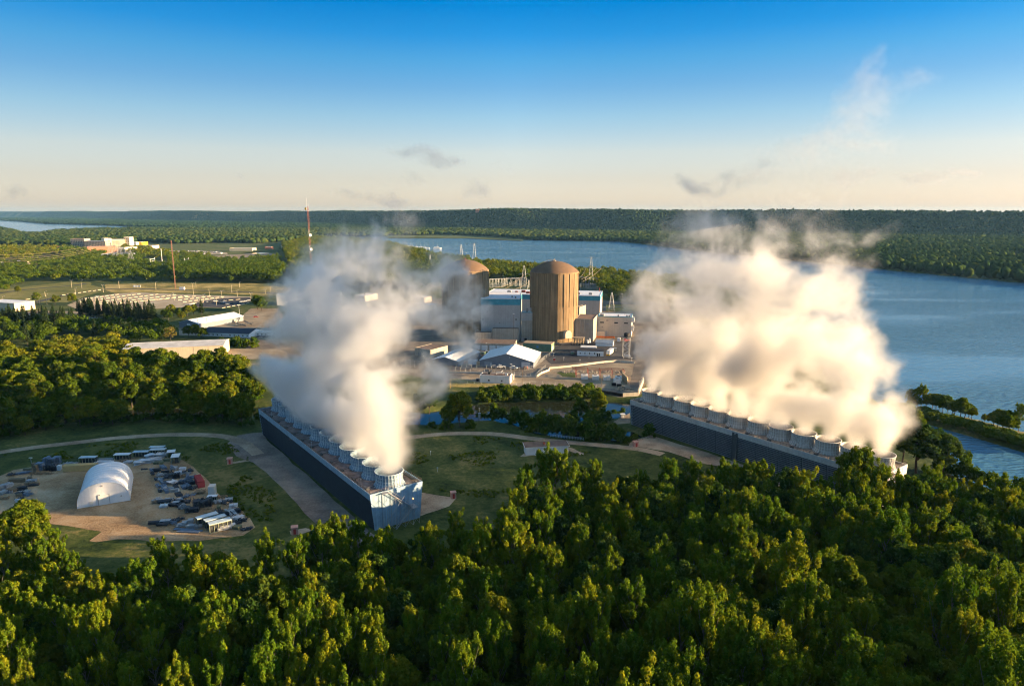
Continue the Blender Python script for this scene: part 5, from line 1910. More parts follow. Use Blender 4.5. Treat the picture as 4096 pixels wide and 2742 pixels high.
for u in (4.2, 7.4):
    p = MB().path([G_.P(u, -.4, 17.5), G_.P(u, -.45, 8)], .28, 8)
    p.build('pipe', mat('cream pipe', (0.55, 0.45, 0.34), .6, .1, 1), G_.root)
G_.opening('louver', M_hvac, 'f', 10.2, 13.4, 1.5, 1.4)
G_.opening('louver', M_hvac, 'r', 3, 14.5, 1.2, 1.2)
H_ = bq('service_building', 'pale service building with three windows beside the steam', 3, (1652, 702), (1956, 712), (1975, 682), 16.6)
H_.walls(M_beige).flatroof(M_roofw, .4, M_teal)
for u in (3.8, 15.5, 23.6):
    H_.window('f', u, 11.0, 3.4, 1.3)
H_.opening('louver', M_hvac, 'f', 8.2, 12.8, 1.8, 1.4)
H_.opening('louver', M_hvac, 'f', 4.2, 7.2, 1.2, 1.2)
p = MB()
H_.bx(p, 0, 7, -3, 0.02, 0, 4.4)
p.build('porch', M_beige, H_.root)
for i in range(4):
    H_.unit(2.0 + i * .9, 5, .6, 7, 1.0, M_hvac, 'roof_duct')
for u in (17, 24, 26):
    H_.unit(u, 3, 1.4, 1.4, 1)
p = MB()
H_.bx(p, H_.L + .02, H_.L + 2.2, .5, 5, 12.5, 16.4)
H_.bx(p, H_.L + .02, H_.L + 2.0, .8, 4.5, 5, 9.5)
p.build('side_box', M_pale, H_.root)
tbox = bq('turbine_annex', 'tan connecting block between the reactor and the turbine hall', 3, (1460, 620), (1490, 622), (1500, 600), 18)
tbox.walls(M_cwall).flatroof(M_roofb, .3, M_cwall)

# sheds, trailers and tents of the yard
J = bq('warehouse', 'slate warehouse with bright white gable roof before the reactors', 3, (600, 1094), (1080, 1113), (1190, 1024), 3.9)
J.gable(M_metalw, M_slate, 5.2, False, .4)
J.opening('roller_door', M_pale, 'f', J.L * .855, 0, 5.6, 3.9)
J.opening('roller_door', mat('grey blue door', (.26, .29, .32), .6, .1, .6), 'f', J.L * .16, 0, 5.2, 3.1)
J.opening('door', M_pale, 'f', J.L * .21, 0, 1.0, 2.2, .09)
J.opening('door', M_pale, 'f', J.L * .37, 0, 1.0, 2.2)
J.opening('vent', M_pale, 'f', J.L * .56, 6.4, .7, .5)
for f in np.linspace(.1, .9, 7):
    J.opening('downpipe', M_slate, 'r', J.D * f, 0, .25, 3.6)
K = bq('shed', 'low white-roofed shed half lost in the left steam', 3, (180, 1085), (408, 1105), (500, 1010), 3.4)
K.gable(M_metalw, M_slate, 2.2, False, .4)
K2 = bq('shed', 'small slate shed with white lean-to roof beside the slate warehouse', 3, (440, 1045), (524, 1012), (470, 990), 4.6)
K2.walls(M_slate).flatroof(M_metalw, .1, M_metalw)
K2.opening('door', M_yel, 'f', 1.6, 0, 1.2, 1.6)
Lh = bq('pump_house', 'white flat-roofed pump house with pipes on its brown roof', 3, (601, 1228), (869, 1240), (878, 1214), 4.6)
Lh.walls(M_white).flatroof(M_roofb, .25, M_white)
for u in (5.6, 13.6):
    Lh.window('f', u, 1.2, 1.1, 1.1)
Lh.opening('door', M_door, 'r', 2.0, 0, 1.1, 2.2)
p = MB().path([Lh.P(9.5, 4.2, 4.7), Lh.P(9.5, 4.2, 6.0), Lh.P(12.2, 3.6, 6.2), Lh.P(13.4, 5.0, 7.2)], .16, 8).path([Lh.P(10.2, 5.2, 4.7), Lh.P(10.2, 5.2, 5.8), Lh.P(13.2, 5.6, 5.8), Lh.P(13.2, 5.6, 4.7)], .14, 8)
p.build('roof_pipe', M_pale, Lh.root)
Lh.unit(5, 4, 1.4, 1.2, 1.0, M_black)
Lh.unit(15.8, 3.2, 1.4, 1.0, .8, M_pale)
tk = thing('generator_skid', 'grey generator skid with ladder against the pump house end wall', 'generator', g(3, 885, 1270))
q = g(3, 886, 1268)
MB().box((q.x + .2, q.y, 1.6), (2.2, 3.0, 3.2), -.2).build('cabinet', M_hvac, tk)
MB().box((q.x + .2, q.y, 3.3), (2.4, 3.2, .15), -.2).build('cover', M_steel, tk)

N_ = bq('office_trailer', 'white office trailer with dark roof and row of small windows', 3, (1470, 1006), (1706, 1012), (1722, 988), 4.0)
N_.walls(M_white).flatroof(M_black, .1, M_black)
for u in np.linspace(2.2, N_.L - 6.5, 4):
    N_.window('f', u, 1.4, .8, 1.3)
for u in (N_.L - 4.3, N_.L - 3.0):
    N_.window('f', u, .1, 1.0, 2.2)
p = MB()
N_.bx(p, N_.L - 5.4, N_.L - 2, -1.4, -.07, 2.7, 2.85)
p.build('awning', M_pale, N_.root)
tr = bq('office_trailer', 'pale trailer with two small domes behind the dark-roofed trailer', 3, (1500, 978), (1640, 982), (1665, 965), 3.6)
tr.walls(M_white).flatroof(M_pale, .1, M_white)
for nm, x, y, h in (('smoke_hood', 1562, 962, 2.6), ('smoke_hood', 1580, 958, 3.4)):
    q = g(3, x, y + 20)
    o = MB().lathe([(.75, 3.7), (.7, 4.4), (.35, 3.7 + h), (.01, 3.9 + h)], 12, (q.x, q.y, 0))
    o.build(nm, M_pale, tr.root)
O_ = bq('arched_shed', 'white shed with rounded grey-blue roof behind the trailers', 3, (1634, 938), (1790, 944), (1798, 918), 2.6)
O_.gable(mat('grey blue roof', (.22, .27, .33), .6, .15, .5), M_white, 1.4, True, .3)


def container(label, n, x, y, rz, m, L=6.1, door=True, dims=(2.44, 2.6), name='shipping_container', z=0.0):
    c_ = g(n, x, y)
    r = thing(name, label, 'container', (c_.x, c_.y, z), None, rz, False)
    b = MB().box((0, 0, dims[1] / 2 + .1), (L - .1, dims[0] - .1, dims[1] - .1))
    k = int(L / .3)
    for i in range(k):
        for sy in (-1, 1):
            b.box((-L / 2 + .2 + (L - .4) * i / (k - 1), sy * (dims[0] / 2 - .03), dims[1] / 2 + .1), (.13, .07, dims[1] - .25))
        b.box((-L / 2 + .2 + (L - .4) * i / (k - 1), 0, dims[1] + .06), (.13, dims[0] - .2, .06))
    b.build('body', m, r)
    f = MB()
    for sx in (-1, 1):
        for sy in (-1, 1):
            f.box((sx * (L / 2 - .06), sy * (dims[0] / 2 - .05), dims[1] / 2 + .1), (.16, .16, dims[1] + .05))
        for zz in (.1, dims[1] + .1):
            f.box((sx * (L / 2 - .06), 0, zz), (.15, dims[0], .15))
    f.build('frame', m, r)
    dd = MB()
    for sy in (-1, 1):
        dd.box((L / 2 + .0, sy * dims[0] * .24, dims[1] / 2 + .1), (.08, dims[0] * .44, dims[1] - .2))
        dd.beam((L / 2 + .08, sy * .3, .3), (L / 2 + .08, sy * .3, dims[1]), .03)
    dd.build('door', m, r)
    return r


container('tan shipping container beside the slate warehouse door', 3, 620, 1140, -.15, mat('tan paint', (.45, .34, .22), .7, .12, .6), 7.0)
container('pale blue shed container at the corner of the slate warehouse', 3, 540, 1132, -.1, mat('pale blue paint', (.42, .55, .66), .6, .1, .6), 6.0, dims=(3, 3.4))
container('white container end-on behind the orange barrier', 3, 1842, 925, 1.35, M_white, 5.0)
# truck trailer
q = g(3, 1748, 1056)
tt = thing('truck_trailer', 'white box trailer parked beside the dark-roofed office trailer', 'trailer', (q.x, q.y, 0), None, math.radians(68), False)
MB().box((4.5, 0, 2.6), (10.5, 2.5, 2.8)).build('body', M_white, tt)
MB().box((4.5, 0, 1.1), (10.3, 1.0, .3)).build('chassis', M_steel_dk, tt)
MB().box((-.9, 0, 1.0), (.3, 2.4, .8)).build('bumper', M_yel, tt)
for x in (.8, 2.1):
    for sy in (-1, 1):
        MB().lathe([(.05, -.15), (.5, -.15), (.5, .15), (.05, .15)], 14).build('wheel', M_black, tt).rotation_euler = (math.pi / 2, 0, 0)
        tt.children[-1].location = (x, sy * 1.0, .5)
# orange barrier
a, b = g(3, 1640, 893), g(3, 1806, 897)
ob = thing('barrier_fence', 'orange mesh barrier fence before the pale service building', 'fence', a)
MB().beam(a + Vector((0, 0, 1.2)), b + Vector((0, 0, 1.2)), .02).prism([(a.x, a.y), (b.x, b.y), (b.x, b.y + .08), (a.x, a.y + .08)], .1, 1.5).build('mesh', M_orange, ob)
ps = MB()
for i in range(9):
    q = a.lerp(b, i / 8)
    ps.beam(q, q + Vector((0, 0, 1.6)), .05)
ps.build('post', M_steel, ob)

# lattice stair tower with dark tank
q = g(3, 1905, 1070)
lt = thing('lattice_stair_tower', 'steel lattice stair tower topped by a dark drum at the steam edge', 'tower', q)
fr, st_ = MB(), MB()
W2 = 2.2
for i in range(5):
    z0, z1 = i * 3.0, (i + 1) * 3.0
    for sx, sy in ((-1, -1), (1, -1), (1, 1), (-1, 1)):
        fr.beam(q + Vector((sx * W2, sy * W2, z0)), q + Vector((sx * W2, sy * W2, z1)), .12)
    for (ax_, ay), (bx_, by_) in (((-1, -1), (1, -1)), ((1, -1), (1, 1)), ((1, 1), (-1, 1)), ((-1, 1), (-1, -1))):
        fr.beam(q + Vector((ax_ * W2, ay * W2, z0)), q + Vector((bx_ * W2, by_ * W2, z1)), .06)
        fr.beam(q + Vector((ax_ * W2, ay * W2, z1)), q + Vector((bx_ * W2, by_ * W2, z1)), .08)
    s0, s1 = (-1, 1) if i % 2 else (1, -1)
    for dy in (-.5, .5):
        st_.beam(q + Vector((s0 * 1.8, -W2 - .6 + dy, z0)), q + Vector((s1 * 1.8, -W2 - .6 + dy, z1)), .09)
    for k in range(9):
        f = (k + .5) / 9
        st_.box((q.x + s0 * 1.8 + (s1 - s0) * 1.8 * f, q.y - W2 - .6, z0 + 3 * f), (.3, 1.0, .05))
fr.build('frame', M_steel, lt)
st_.build('stair', M_steel, lt)
MB().box((q.x, q.y, 15.1), (5.2, 5.2, .2)).build('deck', M_steel_dk, lt)
MB().lathe([(.01, 15.25), (2.0, 15.25), (2.0, 17.6), (1.2, 18.1), (.01, 18.2)], 20, (q.x, q.y, 0)).build('drum', M_black, lt)


# light poles
def pole(label, n, x, y, h, lamps=2, m=None, group=None, r=.14, dx=0.6, name='light_pole'):
    c_ = g(n, x, y)
    t_ = thing(name, label, 'light pole', (c_.x, c_.y, 0), group, 0, False)
    MB().beam((0, 0, -.3), (0, 0, h), r, 8, r * .6).build('pole', m or M_rail, t_)
    if lamps:
        l_ = MB()
        if lamps == 1:
            l_.beam((0, 0, h - .1), (1.6, 0, h + .3), .06).box((2.0, 0, h + .3), (1.0, .4, .18))
        else:
            for i in range(lamps):
                a = 6.283 * i / lamps
                l_.beam((0, 0, h), (dx * math.cos(a), dx * math.sin(a), h), .05).box((dx * 1.3 * math.cos(a), dx * 1.3 * math.sin(a), h + .1), (.7, .5, .3), a)
        l_.build('lamp_head', M_pale, t_)
    return t_


pole('tall brown light pole in front of the teal-banded block', 3, 903, 952, 24, 3)
pole('tall light pole behind the pale service building', 3, 1866, 668, 19.5, 4)
pole('tall light pole in front of the pale service building', 3, 1890, 866, 22.5, 4)
pole('wooden pole on the canal bank below the slate warehouse', 3, 981, 1318, 9.5, 0, M_wood)
pole('wooden pole on the bank near the edge of the left steam', 3, 340, 1345, 6.6, 0, M_yel)
pole('wooden pole beside the white generator boxes', 3, 1687, 1325, 10.5, 0, M_wood)
pole('mast with small antenna beside the pump house roof', 3, 880, 1240, 8.2, 2, M_steel, dx=.3, r=.09)
pole('short curved-lamp pole beside the low concrete annex', 3, 562, 925, 9.0, 1, M_pale)
pole('tall pole rising from the steam left of the shaded reactor', 2, 1757, 1400, 27, 2, M_pale)
for i, (x, y) in enumerate(((660, 1010), (1260, 1060), (1495, 1120), (1350, 1100), (1575, 1080), (1955, 1105))):
    pole('thin white bollard light standing in the gravel of the plant yard', 3, x, y, 2.4 if i else 6, 2, M_pale, 'bollard lights of the plant yard', r=.06, dx=.15)

# jersey barriers: one thing per block
bars = [(1216, 1190), (1222, 1172), (1300, 1165), (1375, 1158), (1450, 1150), (1525, 1141), (1598, 1131), (1672, 1121), (1745, 1113), (1825, 1107), (1900, 1112), (1985, 1122)]
bm0 = None
bpts = [g(3, *p) for p in bars]
allq = []
for a, b in zip(bpts, bpts[1:]):
    k = max(1, round((b - a).length / 3.4))
    for j in range(k):
        allq.append((a.lerp(b, (j + .5) / k), math.atan2((b - a).y, (b - a).x), (b - a).length / k))
extra = [g(3, *p) for p in ((1108, 1245), (1150, 1215), (1216, 1190))]
for a, b in zip(extra, extra[1:]):
    k = max(1, round((b - a).length / 3.4))
    for j in range(k):
        allq.append((a.lerp(b, (j + .5) / k), math.atan2((b - a).y, (b - a).x), (b - a).length / k))
for q, an, ln in allq:
    if bm0 is None:
        mb = MB()
        pr_ = [(-.3, 0), (-.3, .12), (-.12, .35), (-.09, .95), (.09, .95), (.12, .35), (.3, .12), (.3, 0)]
        m = len(pr_)
        vs = [(-1.6, y, z) for y, z in pr_] + [(1.6, y, z) for y, z in pr_]
        mb.add(vs, [tuple(range(m - 1, -1, -1)), tuple(range(m, 2 * m))] + [(i, (i + 1) % m, m + (i + 1) % m, m + i) for i in range(m)])
        o = bm0 = mb.build('concrete_barrier', mat('pale concrete', (.52, .45, .35), .9, .15, .6))
    else:
        o = bm0.copy()
        COL.objects.link(o)
    o.location, o.rotation_euler, o.scale = (q.x, q.y, .1), (0, 0, an), (ln / 3.3, 1.3, 1.25)
    tag(o, 'pale concrete barrier block in the curved line across the plant yard', 'barrier', 'barrier blocks across the plant yard')


def chain_fence(label, pts, h=2.6, step=3.2, m=None, rail=True, group=None, wire=True, name='chain_link_fence'):
    """Posts, top rail and a thin see-through net of wires."""
    r = thing(name, label, 'fence', tuple(pts[0]), group)
    po, ne = MB(), MB()
    for a, b in zip(pts, pts[1:]):
        k = max(1, int((b - a).length / step))
        for j in range(k + 1):
            q = a.lerp(b, j / k)
            po.beam(q, q + Vector((0, 0, h)), .06)
        for z in np.linspace(.2, h - .05, 7 if wire else 2):
            ne.beam(a + Vector((0, 0, z)), b + Vector((0, 0, z)), .018 if z < h - .1 else .035)
    po.build('post', m or M_steel, r)
    ne.build('net', m or M_steel, r)
    return r


chain_fence('long chain-link fence below the slate warehouse', gl(3, [(-60, 1155), (300, 1180), (560, 1205), (860, 1228), (1010, 1240), (1100, 1245), (1185, 1170)]))
chain_fence('inner chain-link fence along the foot of the slate warehouse', gl(3, [(-60, 1120), (300, 1150), (620, 1165), (1000, 1190), (1075, 1175), (1180, 1085), (1250, 1040)]))
chain_fence('fence along the canal side of the dirt drive', gl(3, [(430, 1300), (870, 1325), (1100, 1300), (1400, 1320), (1700, 1335)]), 1.8, 4)
cw = thing('concrete_wall', 'low concrete kerb wall along the fence below the slate warehouse', 'wall', g(3, 280, 1195))
w_ = MB()
pp = gl(3, [(280, 1208), (560, 1212), (860, 1240), (1105, 1252)])
for a, b in zip(pp, pp[1:]):
    d = (b - a).normalized()
    nn = Vector((-d.y, d.x, 0)) * .25
    w_.prism([a - nn, b - nn, b + nn, a + nn], 0, 1.0)
w_.build('wall', M_conc, cw)

# red pipe rack and white generator boxes
rk = thing('pipe_rack', 'rust-red steel pipe rack behind the white generator boxes', 'pipe rack', g(3, 1470, 1240))
fr = MB()
ra, rb = g(3, 1462, 1245), g(3, 1890, 1262)
dpt = Vector((.1, 6.0, 0))
for i in range(5):
    f = i / 4
    for o_ in (Vector((0, 0, 0)), dpt):
        q = ra.lerp(rb, f) + o_
        fr.beam(q, q + Vector((0, 0, 5.4)), .16)
    fr.beam(ra.lerp(rb, f) + Vector((0, 0, 5.3)), ra.lerp(rb, f) + dpt + Vector((0, 0, 5.3)), .13)
for o_ in (Vector((0, 0, 0)), dpt, dpt * .5):
    for z in (5.4, 4.6):
        fr.beam(ra + o_ + Vector((-2.5, 0, z)), rb + o_ + Vector((0, 0, z)), .14 if z > 5 else .1)
for i in range(8):
    fr.beam(ra.lerp(rb, i / 8) + Vector((0, 0, 4.6)), ra.lerp(rb, (i + .5) / 8) + Vector((0, 0, 5.4)), .06)
fr.build('frame', M_rust, rk)
gen0 = None
for x, y, s_, lab in ((1536, 1262, 1.0, 'white generator box, leftmost of the row under the red rack'), (1633, 1266, .98, 'white generator box, second from left under the red rack'),
                      (1733, 1272, .98, 'white generator box, third from left under the red rack'), (1826, 1300, 1.0, 'white generator box, front one at the right end under the red rack'), (1838, 1276, .98, 'white generator box, rear one at the right end under the red rack')):
    q = g(3, x, y)
    if gen0 is None:
        gen0 = thing('generator_box', lab, 'generator', (q.x, q.y, .1), 'white generator boxes under the red rack', 0, False)
        MB().add([(-2.1, -1.5, 0), (2.1, -1.5, 0), (2.1, 1.5, 0), (-2.1, 1.5, 0), (-2.1, -1.5, 2.5), (2.1, -1.5, 2.5), (2.1, 1.5, 2.9), (-2.1, 1.5, 2.9)], [(3, 2, 1, 0), (4, 5, 6, 7), (0, 1, 5, 4), (1, 2, 6, 5), (2, 3, 7, 6), (3, 0, 4, 7)]).build('cabinet', M_pale, gen0)
        d_ = MB()
        for x_ in (-1.05, 1.05):
            d_.box((x_, -1.53, 1.25), (1.8, .06, 2.1))
        d_.build('door', M_pale, gen0)
        MB().box((0, .3, 3.0), (1.6, 1.2, .5)).build('vent_hood', M_hvac, gen0)
    else:
        dup(gen0, (q.x, q.y, .1), 0, s_, lab)
q = g(3, 1893, 1275)
tw = thing('screen_wall', 'tan wooden screen wall at the right end of the red rack', 'wall', q)
MB().prism(gl(3, [(1868, 1262), (1914, 1310), (1920, 1300), (1880, 1256)]), 0, 4.2).build('wall', mat('tan boards', (.42, .30, .17), .85, .2, .6), tw)
for i, (x, y) in enumerate(((1796, 1322), (1845, 1332))):
    q = g(3, x, y)
    d = thing('dumpster', ('black dumpster on the dirt beside the rubble heap', 'black dumpster on the dirt, set back left of the other')[1 - i], 'dumpster', (q.x, q.y, .1), None, -.1, False)
    MB().box((0, 0, .8), (2.6, 1.5, 1.5)).build('body', M_black, d)
    l_ = MB()
    for k in range(3):
        l_.box((-.85 + .85 * k, 0, 1.62), (.8, 1.6, .1))
    l_.build('lid', M_black, d)


def heap(name, label, c_, R, H, n, m, s=(.25, .7), cat='rubble heap'):
    """A heap of loose stones: one thing."""
    bV, bF = icos(1)
    mb = MB()
    for i in range(n):
        a, q = rr.uniform(0, 6.283), math.sqrt(rr.random())
        z = H * (1 - q) * rr.uniform(.6, 1)
        s_ = rr.uniform(*s)
        k = [rr.uniform(.6, 1.2) for _ in range(3)]
        mb.add([(c_[0] + math.cos(a) * q * R + v[0] * s_ * k[0], c_[1] + math.sin(a) * q * R * .8 + v[1] * s_ * k[1], max(0, z + v[2] * s_ * k[2])) for v in bV], [tuple(int(j) for j in f) for f in bF])
    o = mb.build(name, m)
    return tag(o, label, cat)


M_rock = mat('broken rock', (.30, .25, .19), .95, .35, 1.2)
heap('rubble_heap', 'heap of broken concrete on the bank beside the river intake', g(3, 1880, 1352), 5.5, 2.4, 150, M_rock)
rp = thing('riprap_strip', 'strip of grey boulders behind the red pipe rack', 'boulders', g(3, 1340, 1195))
for k, (x0, y0, x1, y1, n_) in enumerate(((1330, 1200, 1450, 1195, 60), (1450, 1192, 1900, 1210, 150))):
    bV, bF = icos(1)
    mb = MB()
    for i in range(n_):
        q = g(3, x0 + (x1 - x0) * rr.random(), y0 + (y1 - y0) * rr.random() + rr.uniform(-10, 10))
        s_ = rr.uniform(.3, .8)
        mb.add([(q.x + v[0] * s_, q.y + v[1] * s_ * .9, max(0, .2 + v[2] * s_ * .8)) for v in bV], [tuple(int(j) for j in f) for f in bF])
    o = mb.build('boulder_bank', M_rock, rp)
    o['kind'] = 'stuff'
sp_ = thing('sheet_pile_wall', 'black sheet-pile wall holding the canal bank', 'retaining wall', g(3, 1650, 1375))
mb = MB()
a, b = g(3, 1640, 1380), g(3, 1876, 1420)
n_ = 34
for i in range(n_):
    q = a.lerp(b, (i + .5) / n_)
    mb.box((q.x, q.y - (.25 if i % 2 else 0), -.2), ((b - a).length / n_ * 1.02, .35, 4.2), math.atan2((b - a).y, (b - a).x))
mb.build('piles', M_black, sp_)
iw = thing('intake_wall', 'tan concrete intake wall between canal and the sunlit cooling tower', 'retaining wall', g(3, 1880, 1420))
a, b, c_ = g(3, 1876, 1420), g(3, 2012, 1412), g(3, 2060, 1290)
mb = MB()
for p, q in ((a, b), (b, c_)):
    d = (q - p).normalized()
    nn = Vector((-d.y, d.x, 0)) * .35
    mb.prism([p - nn, q - nn, q + nn, p + nn], -3, 2.2 if p is a else 3.4)
mb.build('wall', M_cwall, iw)
MB().path([a + Vector((0, 0, 3.2)), b + Vector((0, 0, 3.2))], .06).path([b + Vector((0, 0, 4.4)), c_ + Vector((0, 0, 4.4))], .06).build('handrail', M_steel, iw)
for i, f in enumerate((.2, .5, .8)):
    q = b.lerp(c_, f)
    pole('small lamp post on top of the intake wall', 3, 0, 0, 4, 1, M_steel, 'lamp posts of the intake wall', r=.07).location = (q.x, q.y, 3.2)

# little huts on the meadow
M_pink = mat('faded pink paint', (.48, .27, .22), .8, .15, .8)


def hut(label, n, x, y, w=2.0, h=2.3, rz=.3, m=None, group='small pink valve huts by the cooling towers'):
    c_ = g(n, x, y)
    r = thing('valve_hut', label, 'hut', (c_.x, c_.y, 0), group, rz, False)
    MB().box((0, 0, h / 2), (w, w, h)).build('wall', m or M_pink, r)
    MB().box((0, 0, h + .08), (w + .3, w + .3, .16)).build('roof', M_pink if m is None else M_pale, r)
    MB().box((0, -w / 2 - .02, h * .45), (w * .4, .05, h * .8)).build('door', M_red if m is None else M_pale, r)
    return r


hut('pink valve hut on the lawn between gravel yard and apron', 5, 1960, 325)
hut('pink valve hut near the bottom of the apron by the trees', 6, 402, 1528)
hut('pink valve hut on the meadow beside the shaded tower end', 7, 364, 1318, 1.8)
hut('pink valve hut at the road edge by the sunlit tower apron', 7, 1990, 858)
hut('grey utility box on the gravel behind the canal tongue', 7, 1875, 598, 2.2, 1.6, .1, M_steel, None)
gh = thing('gauge_hut', 'slim gauge tower on the canal bank beside the dense tree', 'hut', g(7, 597, 622))
q = g(7, 597, 622)
MB().box((q.x, q.y, 1.7), (1.0, 1.0, 3.4), .2).box((q.x, q.y, 3.5), (1.3, 1.3, .15), .2).build('wall', M_steel, gh)
MB().beam(q + Vector((0, 0, 3.5)), q + Vector((0, 0, 6)), .05).box((q.x, q.y, 6.0), (.6, .3, .3)).build('antenna', M_pale, gh)
hh = bq('flat_roof_hut', 'white hut with flat brown roof on the meadow behind a broad tree', 7, (1012, 872), (1392, 856), (1300, 816), 3.4)
hh.walls(M_white)
p = MB()
hh.bx(p, -.5, hh.L + .5, -.5, hh.D + .5, 3.42, 3.7)
p.build('fascia', M_white, hh.root)
p = MB()
hh.bx(p, -.35, hh.L + .35, -.35, hh.D + .35, 3.704, 3.8)
p.build('roof', M_roofb, hh.root)
hh.unit(hh.L * .45, hh.D * .5, .8, .8, .7, M_rust, 'roof_vent', 3.7)
hh.opening('lamp', M_black, 'l', 1, 2.8, .3, .3, .3)
for x, y in ((162, 935), (223, 1085), (1620 - 560, 0), ):
    if y:
        q = g(7, x, y)
        mp_ = thing('marker_post', 'thin white well marker post on the dark meadow', 'post', (q.x, q.y, 0), 'white marker posts on the meadow', 0, False)
        MB().beam((0, 0, 0), (0, 0, 1.5), .06, 6).build('post', M_pale, mp_)
        MB().box((0, 0, 1.65), (.45, .45, .4)).build('cap', M_white, mp_)
wf = thing('wooden_fence', 'pale blue board fence along the road above the canal pool', 'fence', g(7, 1230, 765))
a, b = g(7, 1230, 772), g(7, 1527, 802)
po, rl_ = MB(), MB()
for i in range(13):
    q = a.lerp(b, i / 12)
    po.beam(q, q + Vector((0, 0, 1.3)), .09)
for z in (.45, .85, 1.2):
    rl_.beam(a + Vector((0, -.1, z)), b + Vector((0, -.1, z)), .07)
mp2 = mat('pale blue wood', (.34, .42, .48), .8, .15, .8)
po.build('post', mp2, wf)
rl_.build('rail', mp2, wf)
wf2 = thing('guard_rail', 'short tan guard rail on the gravel beside the sunlit tower', 'fence', g(7, 2010, 805))
a, b = g(7, 2008, 808), g(7, 2120, 780)
po = MB()
for i in range(6):
    q = a.lerp(b, i / 5)
    po.beam(q, q + Vector((0, 0, .9)), .1)
po.build('post', M_wood, wf2)
MB().beam(a + Vector((0, -.1, .7)), b + Vector((0, -.1, .7)), .14).build('rail', M_conc, wf2)


# ------------------------------------------------------------------ transmission towers and switchyard
def lattice(label, c_, H, w0, arms, m=None, cat='pylon', w1=None, group=None, name='transmission_tower'):
    """Four tapering legs with cross bracing; arms: list of (z, half length)."""
    r = thing(name, label, cat, (c_[0], c_[1], 0), group, 0, False)
    b = MB()
    w1 = w0 * .16 if w1 is None else w1
    n = 9
    lv = []
    for i in range(n + 1):
        f = 1 - (1 - i / n) ** 1.25
        lv.append((H * f, w0 + (w1 - w0) * f ** .85))
    for (z0, a0), (z1, a1) in zip(lv, lv[1:]):
        cs0 = [(-a0, -a0), (a0, -a0), (a0, a0), (-a0, a0)]
        cs1 = [(-a1, -a1), (a1, -a1), (a1, a1), (-a1, a1)]
        for i in range(4):
            j = (i + 1) % 4
            b.beam((*cs0[i], z0), (*cs1[i], z1), .11)
            b.beam((*cs0[i], z0), (*cs1[j], z1), .055)
            b.beam((*cs0[j], z0), (*cs1[i], z1), .055)
            b.beam((*cs1[i], z1), (*cs1[j], z1), .08)
    b.build('mast', m or M_steel, r)
    for z, l in arms:
        a = MB()
        for sy in (-.5, .5):
            a.beam((-l, 0, z), (0, sy, z + l * .16), .1).beam((l, 0, z), (0, sy, z + l * .16), .1)
            a.beam((-l, 0, z), (l, 0, z), .12)
        for k in range(-4, 5):
            x = l * k / 4.5
            a.beam((x, 0, z), (x * .9, 0, z + (l - abs(x)) * .16), .06)
        a.build('cross_arm', m or M_steel, r)
    return r


lattice('steel pylon with wide crossarm right of the sunlit reactor dome', g(3, 1590, 440), 41, 4.0, [(40, 9.5), (26, 14)])
lattice('steel pylon standing by the lake left of the twin domes', g(3, 437, 230), 38, 4.5, [(22, 11), (34, 5)])
lattice('steel pylon standing by the lake above the shaded dome', g(3, 553, 215), 38, 4.5, [(24, 8), (37, 8)])
lattice('switchyard lattice tower between the two reactor domes', g(3, 995, 470), 33, 5.0, [(14, 11), (21, 8)])
lattice('short pylon with crossarm right of the turbine hall', g(3, 1775, 655), 19.5, 3.4, [(9, 6)])
lattice('dark pylon with flat crossarm behind the sunlit dome', g(3, 1258, 420), 36, 3.4, [(35, 9)])
lattice('pylon seen against the trees near the left steam top', g(2, 2055, 900), 22, 3, [(21, 8)])
gt = thing('switchyard_gantry', 'grey switchyard gantries behind the reactors', 'gantry', g(3, 700, 460))
for (x0, y0, x1, y1, h) in ((690, 445, 820, 440, 12), (840, 425, 1035, 450, 11), (1480, 440, 1640, 455, 15), (1500, 470, 1640, 470, 9), (690, 425, 1000, 410, 9)):
    a, b = g(3, x0, y0), g(3, x1, y1)
    mb = MB()
    k = 5
    for i in range(k + 1):
        q = a.lerp(b, i / k)
        mb.beam(q, q + Vector((0, 0, h)), .22).beam(q + Vector((1.6, 0, 0)), q + Vector((1.6, 0, h)), .12)
    for z in (h, h - 1.0):
        mb.beam(a + Vector((0, 0, z)), b + Vector((0, 0, z)), .16)
    for i in range(16):
        q = a.lerp(b, i / 16)
        mb.beam(q + Vector((0, 0, h - 1)), a.lerp(b, (i + .5) / 16) + Vector((0, 0, h)), .07)
        mb.beam(q + Vector((0, -3, 0)), q + Vector((0, -3, h * .45)), .2, 6)
    mb.build('frame', M_steel, gt)


def cable(label, a, b, sag, r=.09, n=14, group='overhead lines of the plant'):
    mb = MB()
    pts = []
    for i in range(n + 1):
        f = i / n
        p = Vector(a).lerp(Vector(b), f)
        p.z -= sag * 4 * f * (1 - f)
        pts.append(p)
    mb.path(pts, r, 4)
    return tag(mb.build('power_line', M_rooft), label, 'power line', group)


p990 = g(3, 995, 470)
for i, (dx, z, x2, y2) in enumerate(((-9, 14, 740, 445), (0, 21, 830, 450), (9, 14, 920, 455))):
    cable('tan overhead line sloping down to the turbine hall roof', p990 + Vector((dx, 0, z)), g(3, x2, y2, 23), 2, .12)
p1590 = g(3, 1590, 440)
for i, dx in enumerate((-14, -7, 7, 14)):
    cable('tan overhead line running from the big pylon to the turbine hall', p1590 + Vector((dx, 0, 26)), g(3, 1478 + i * 14, 335 + i * 18, 28), 2, .12)

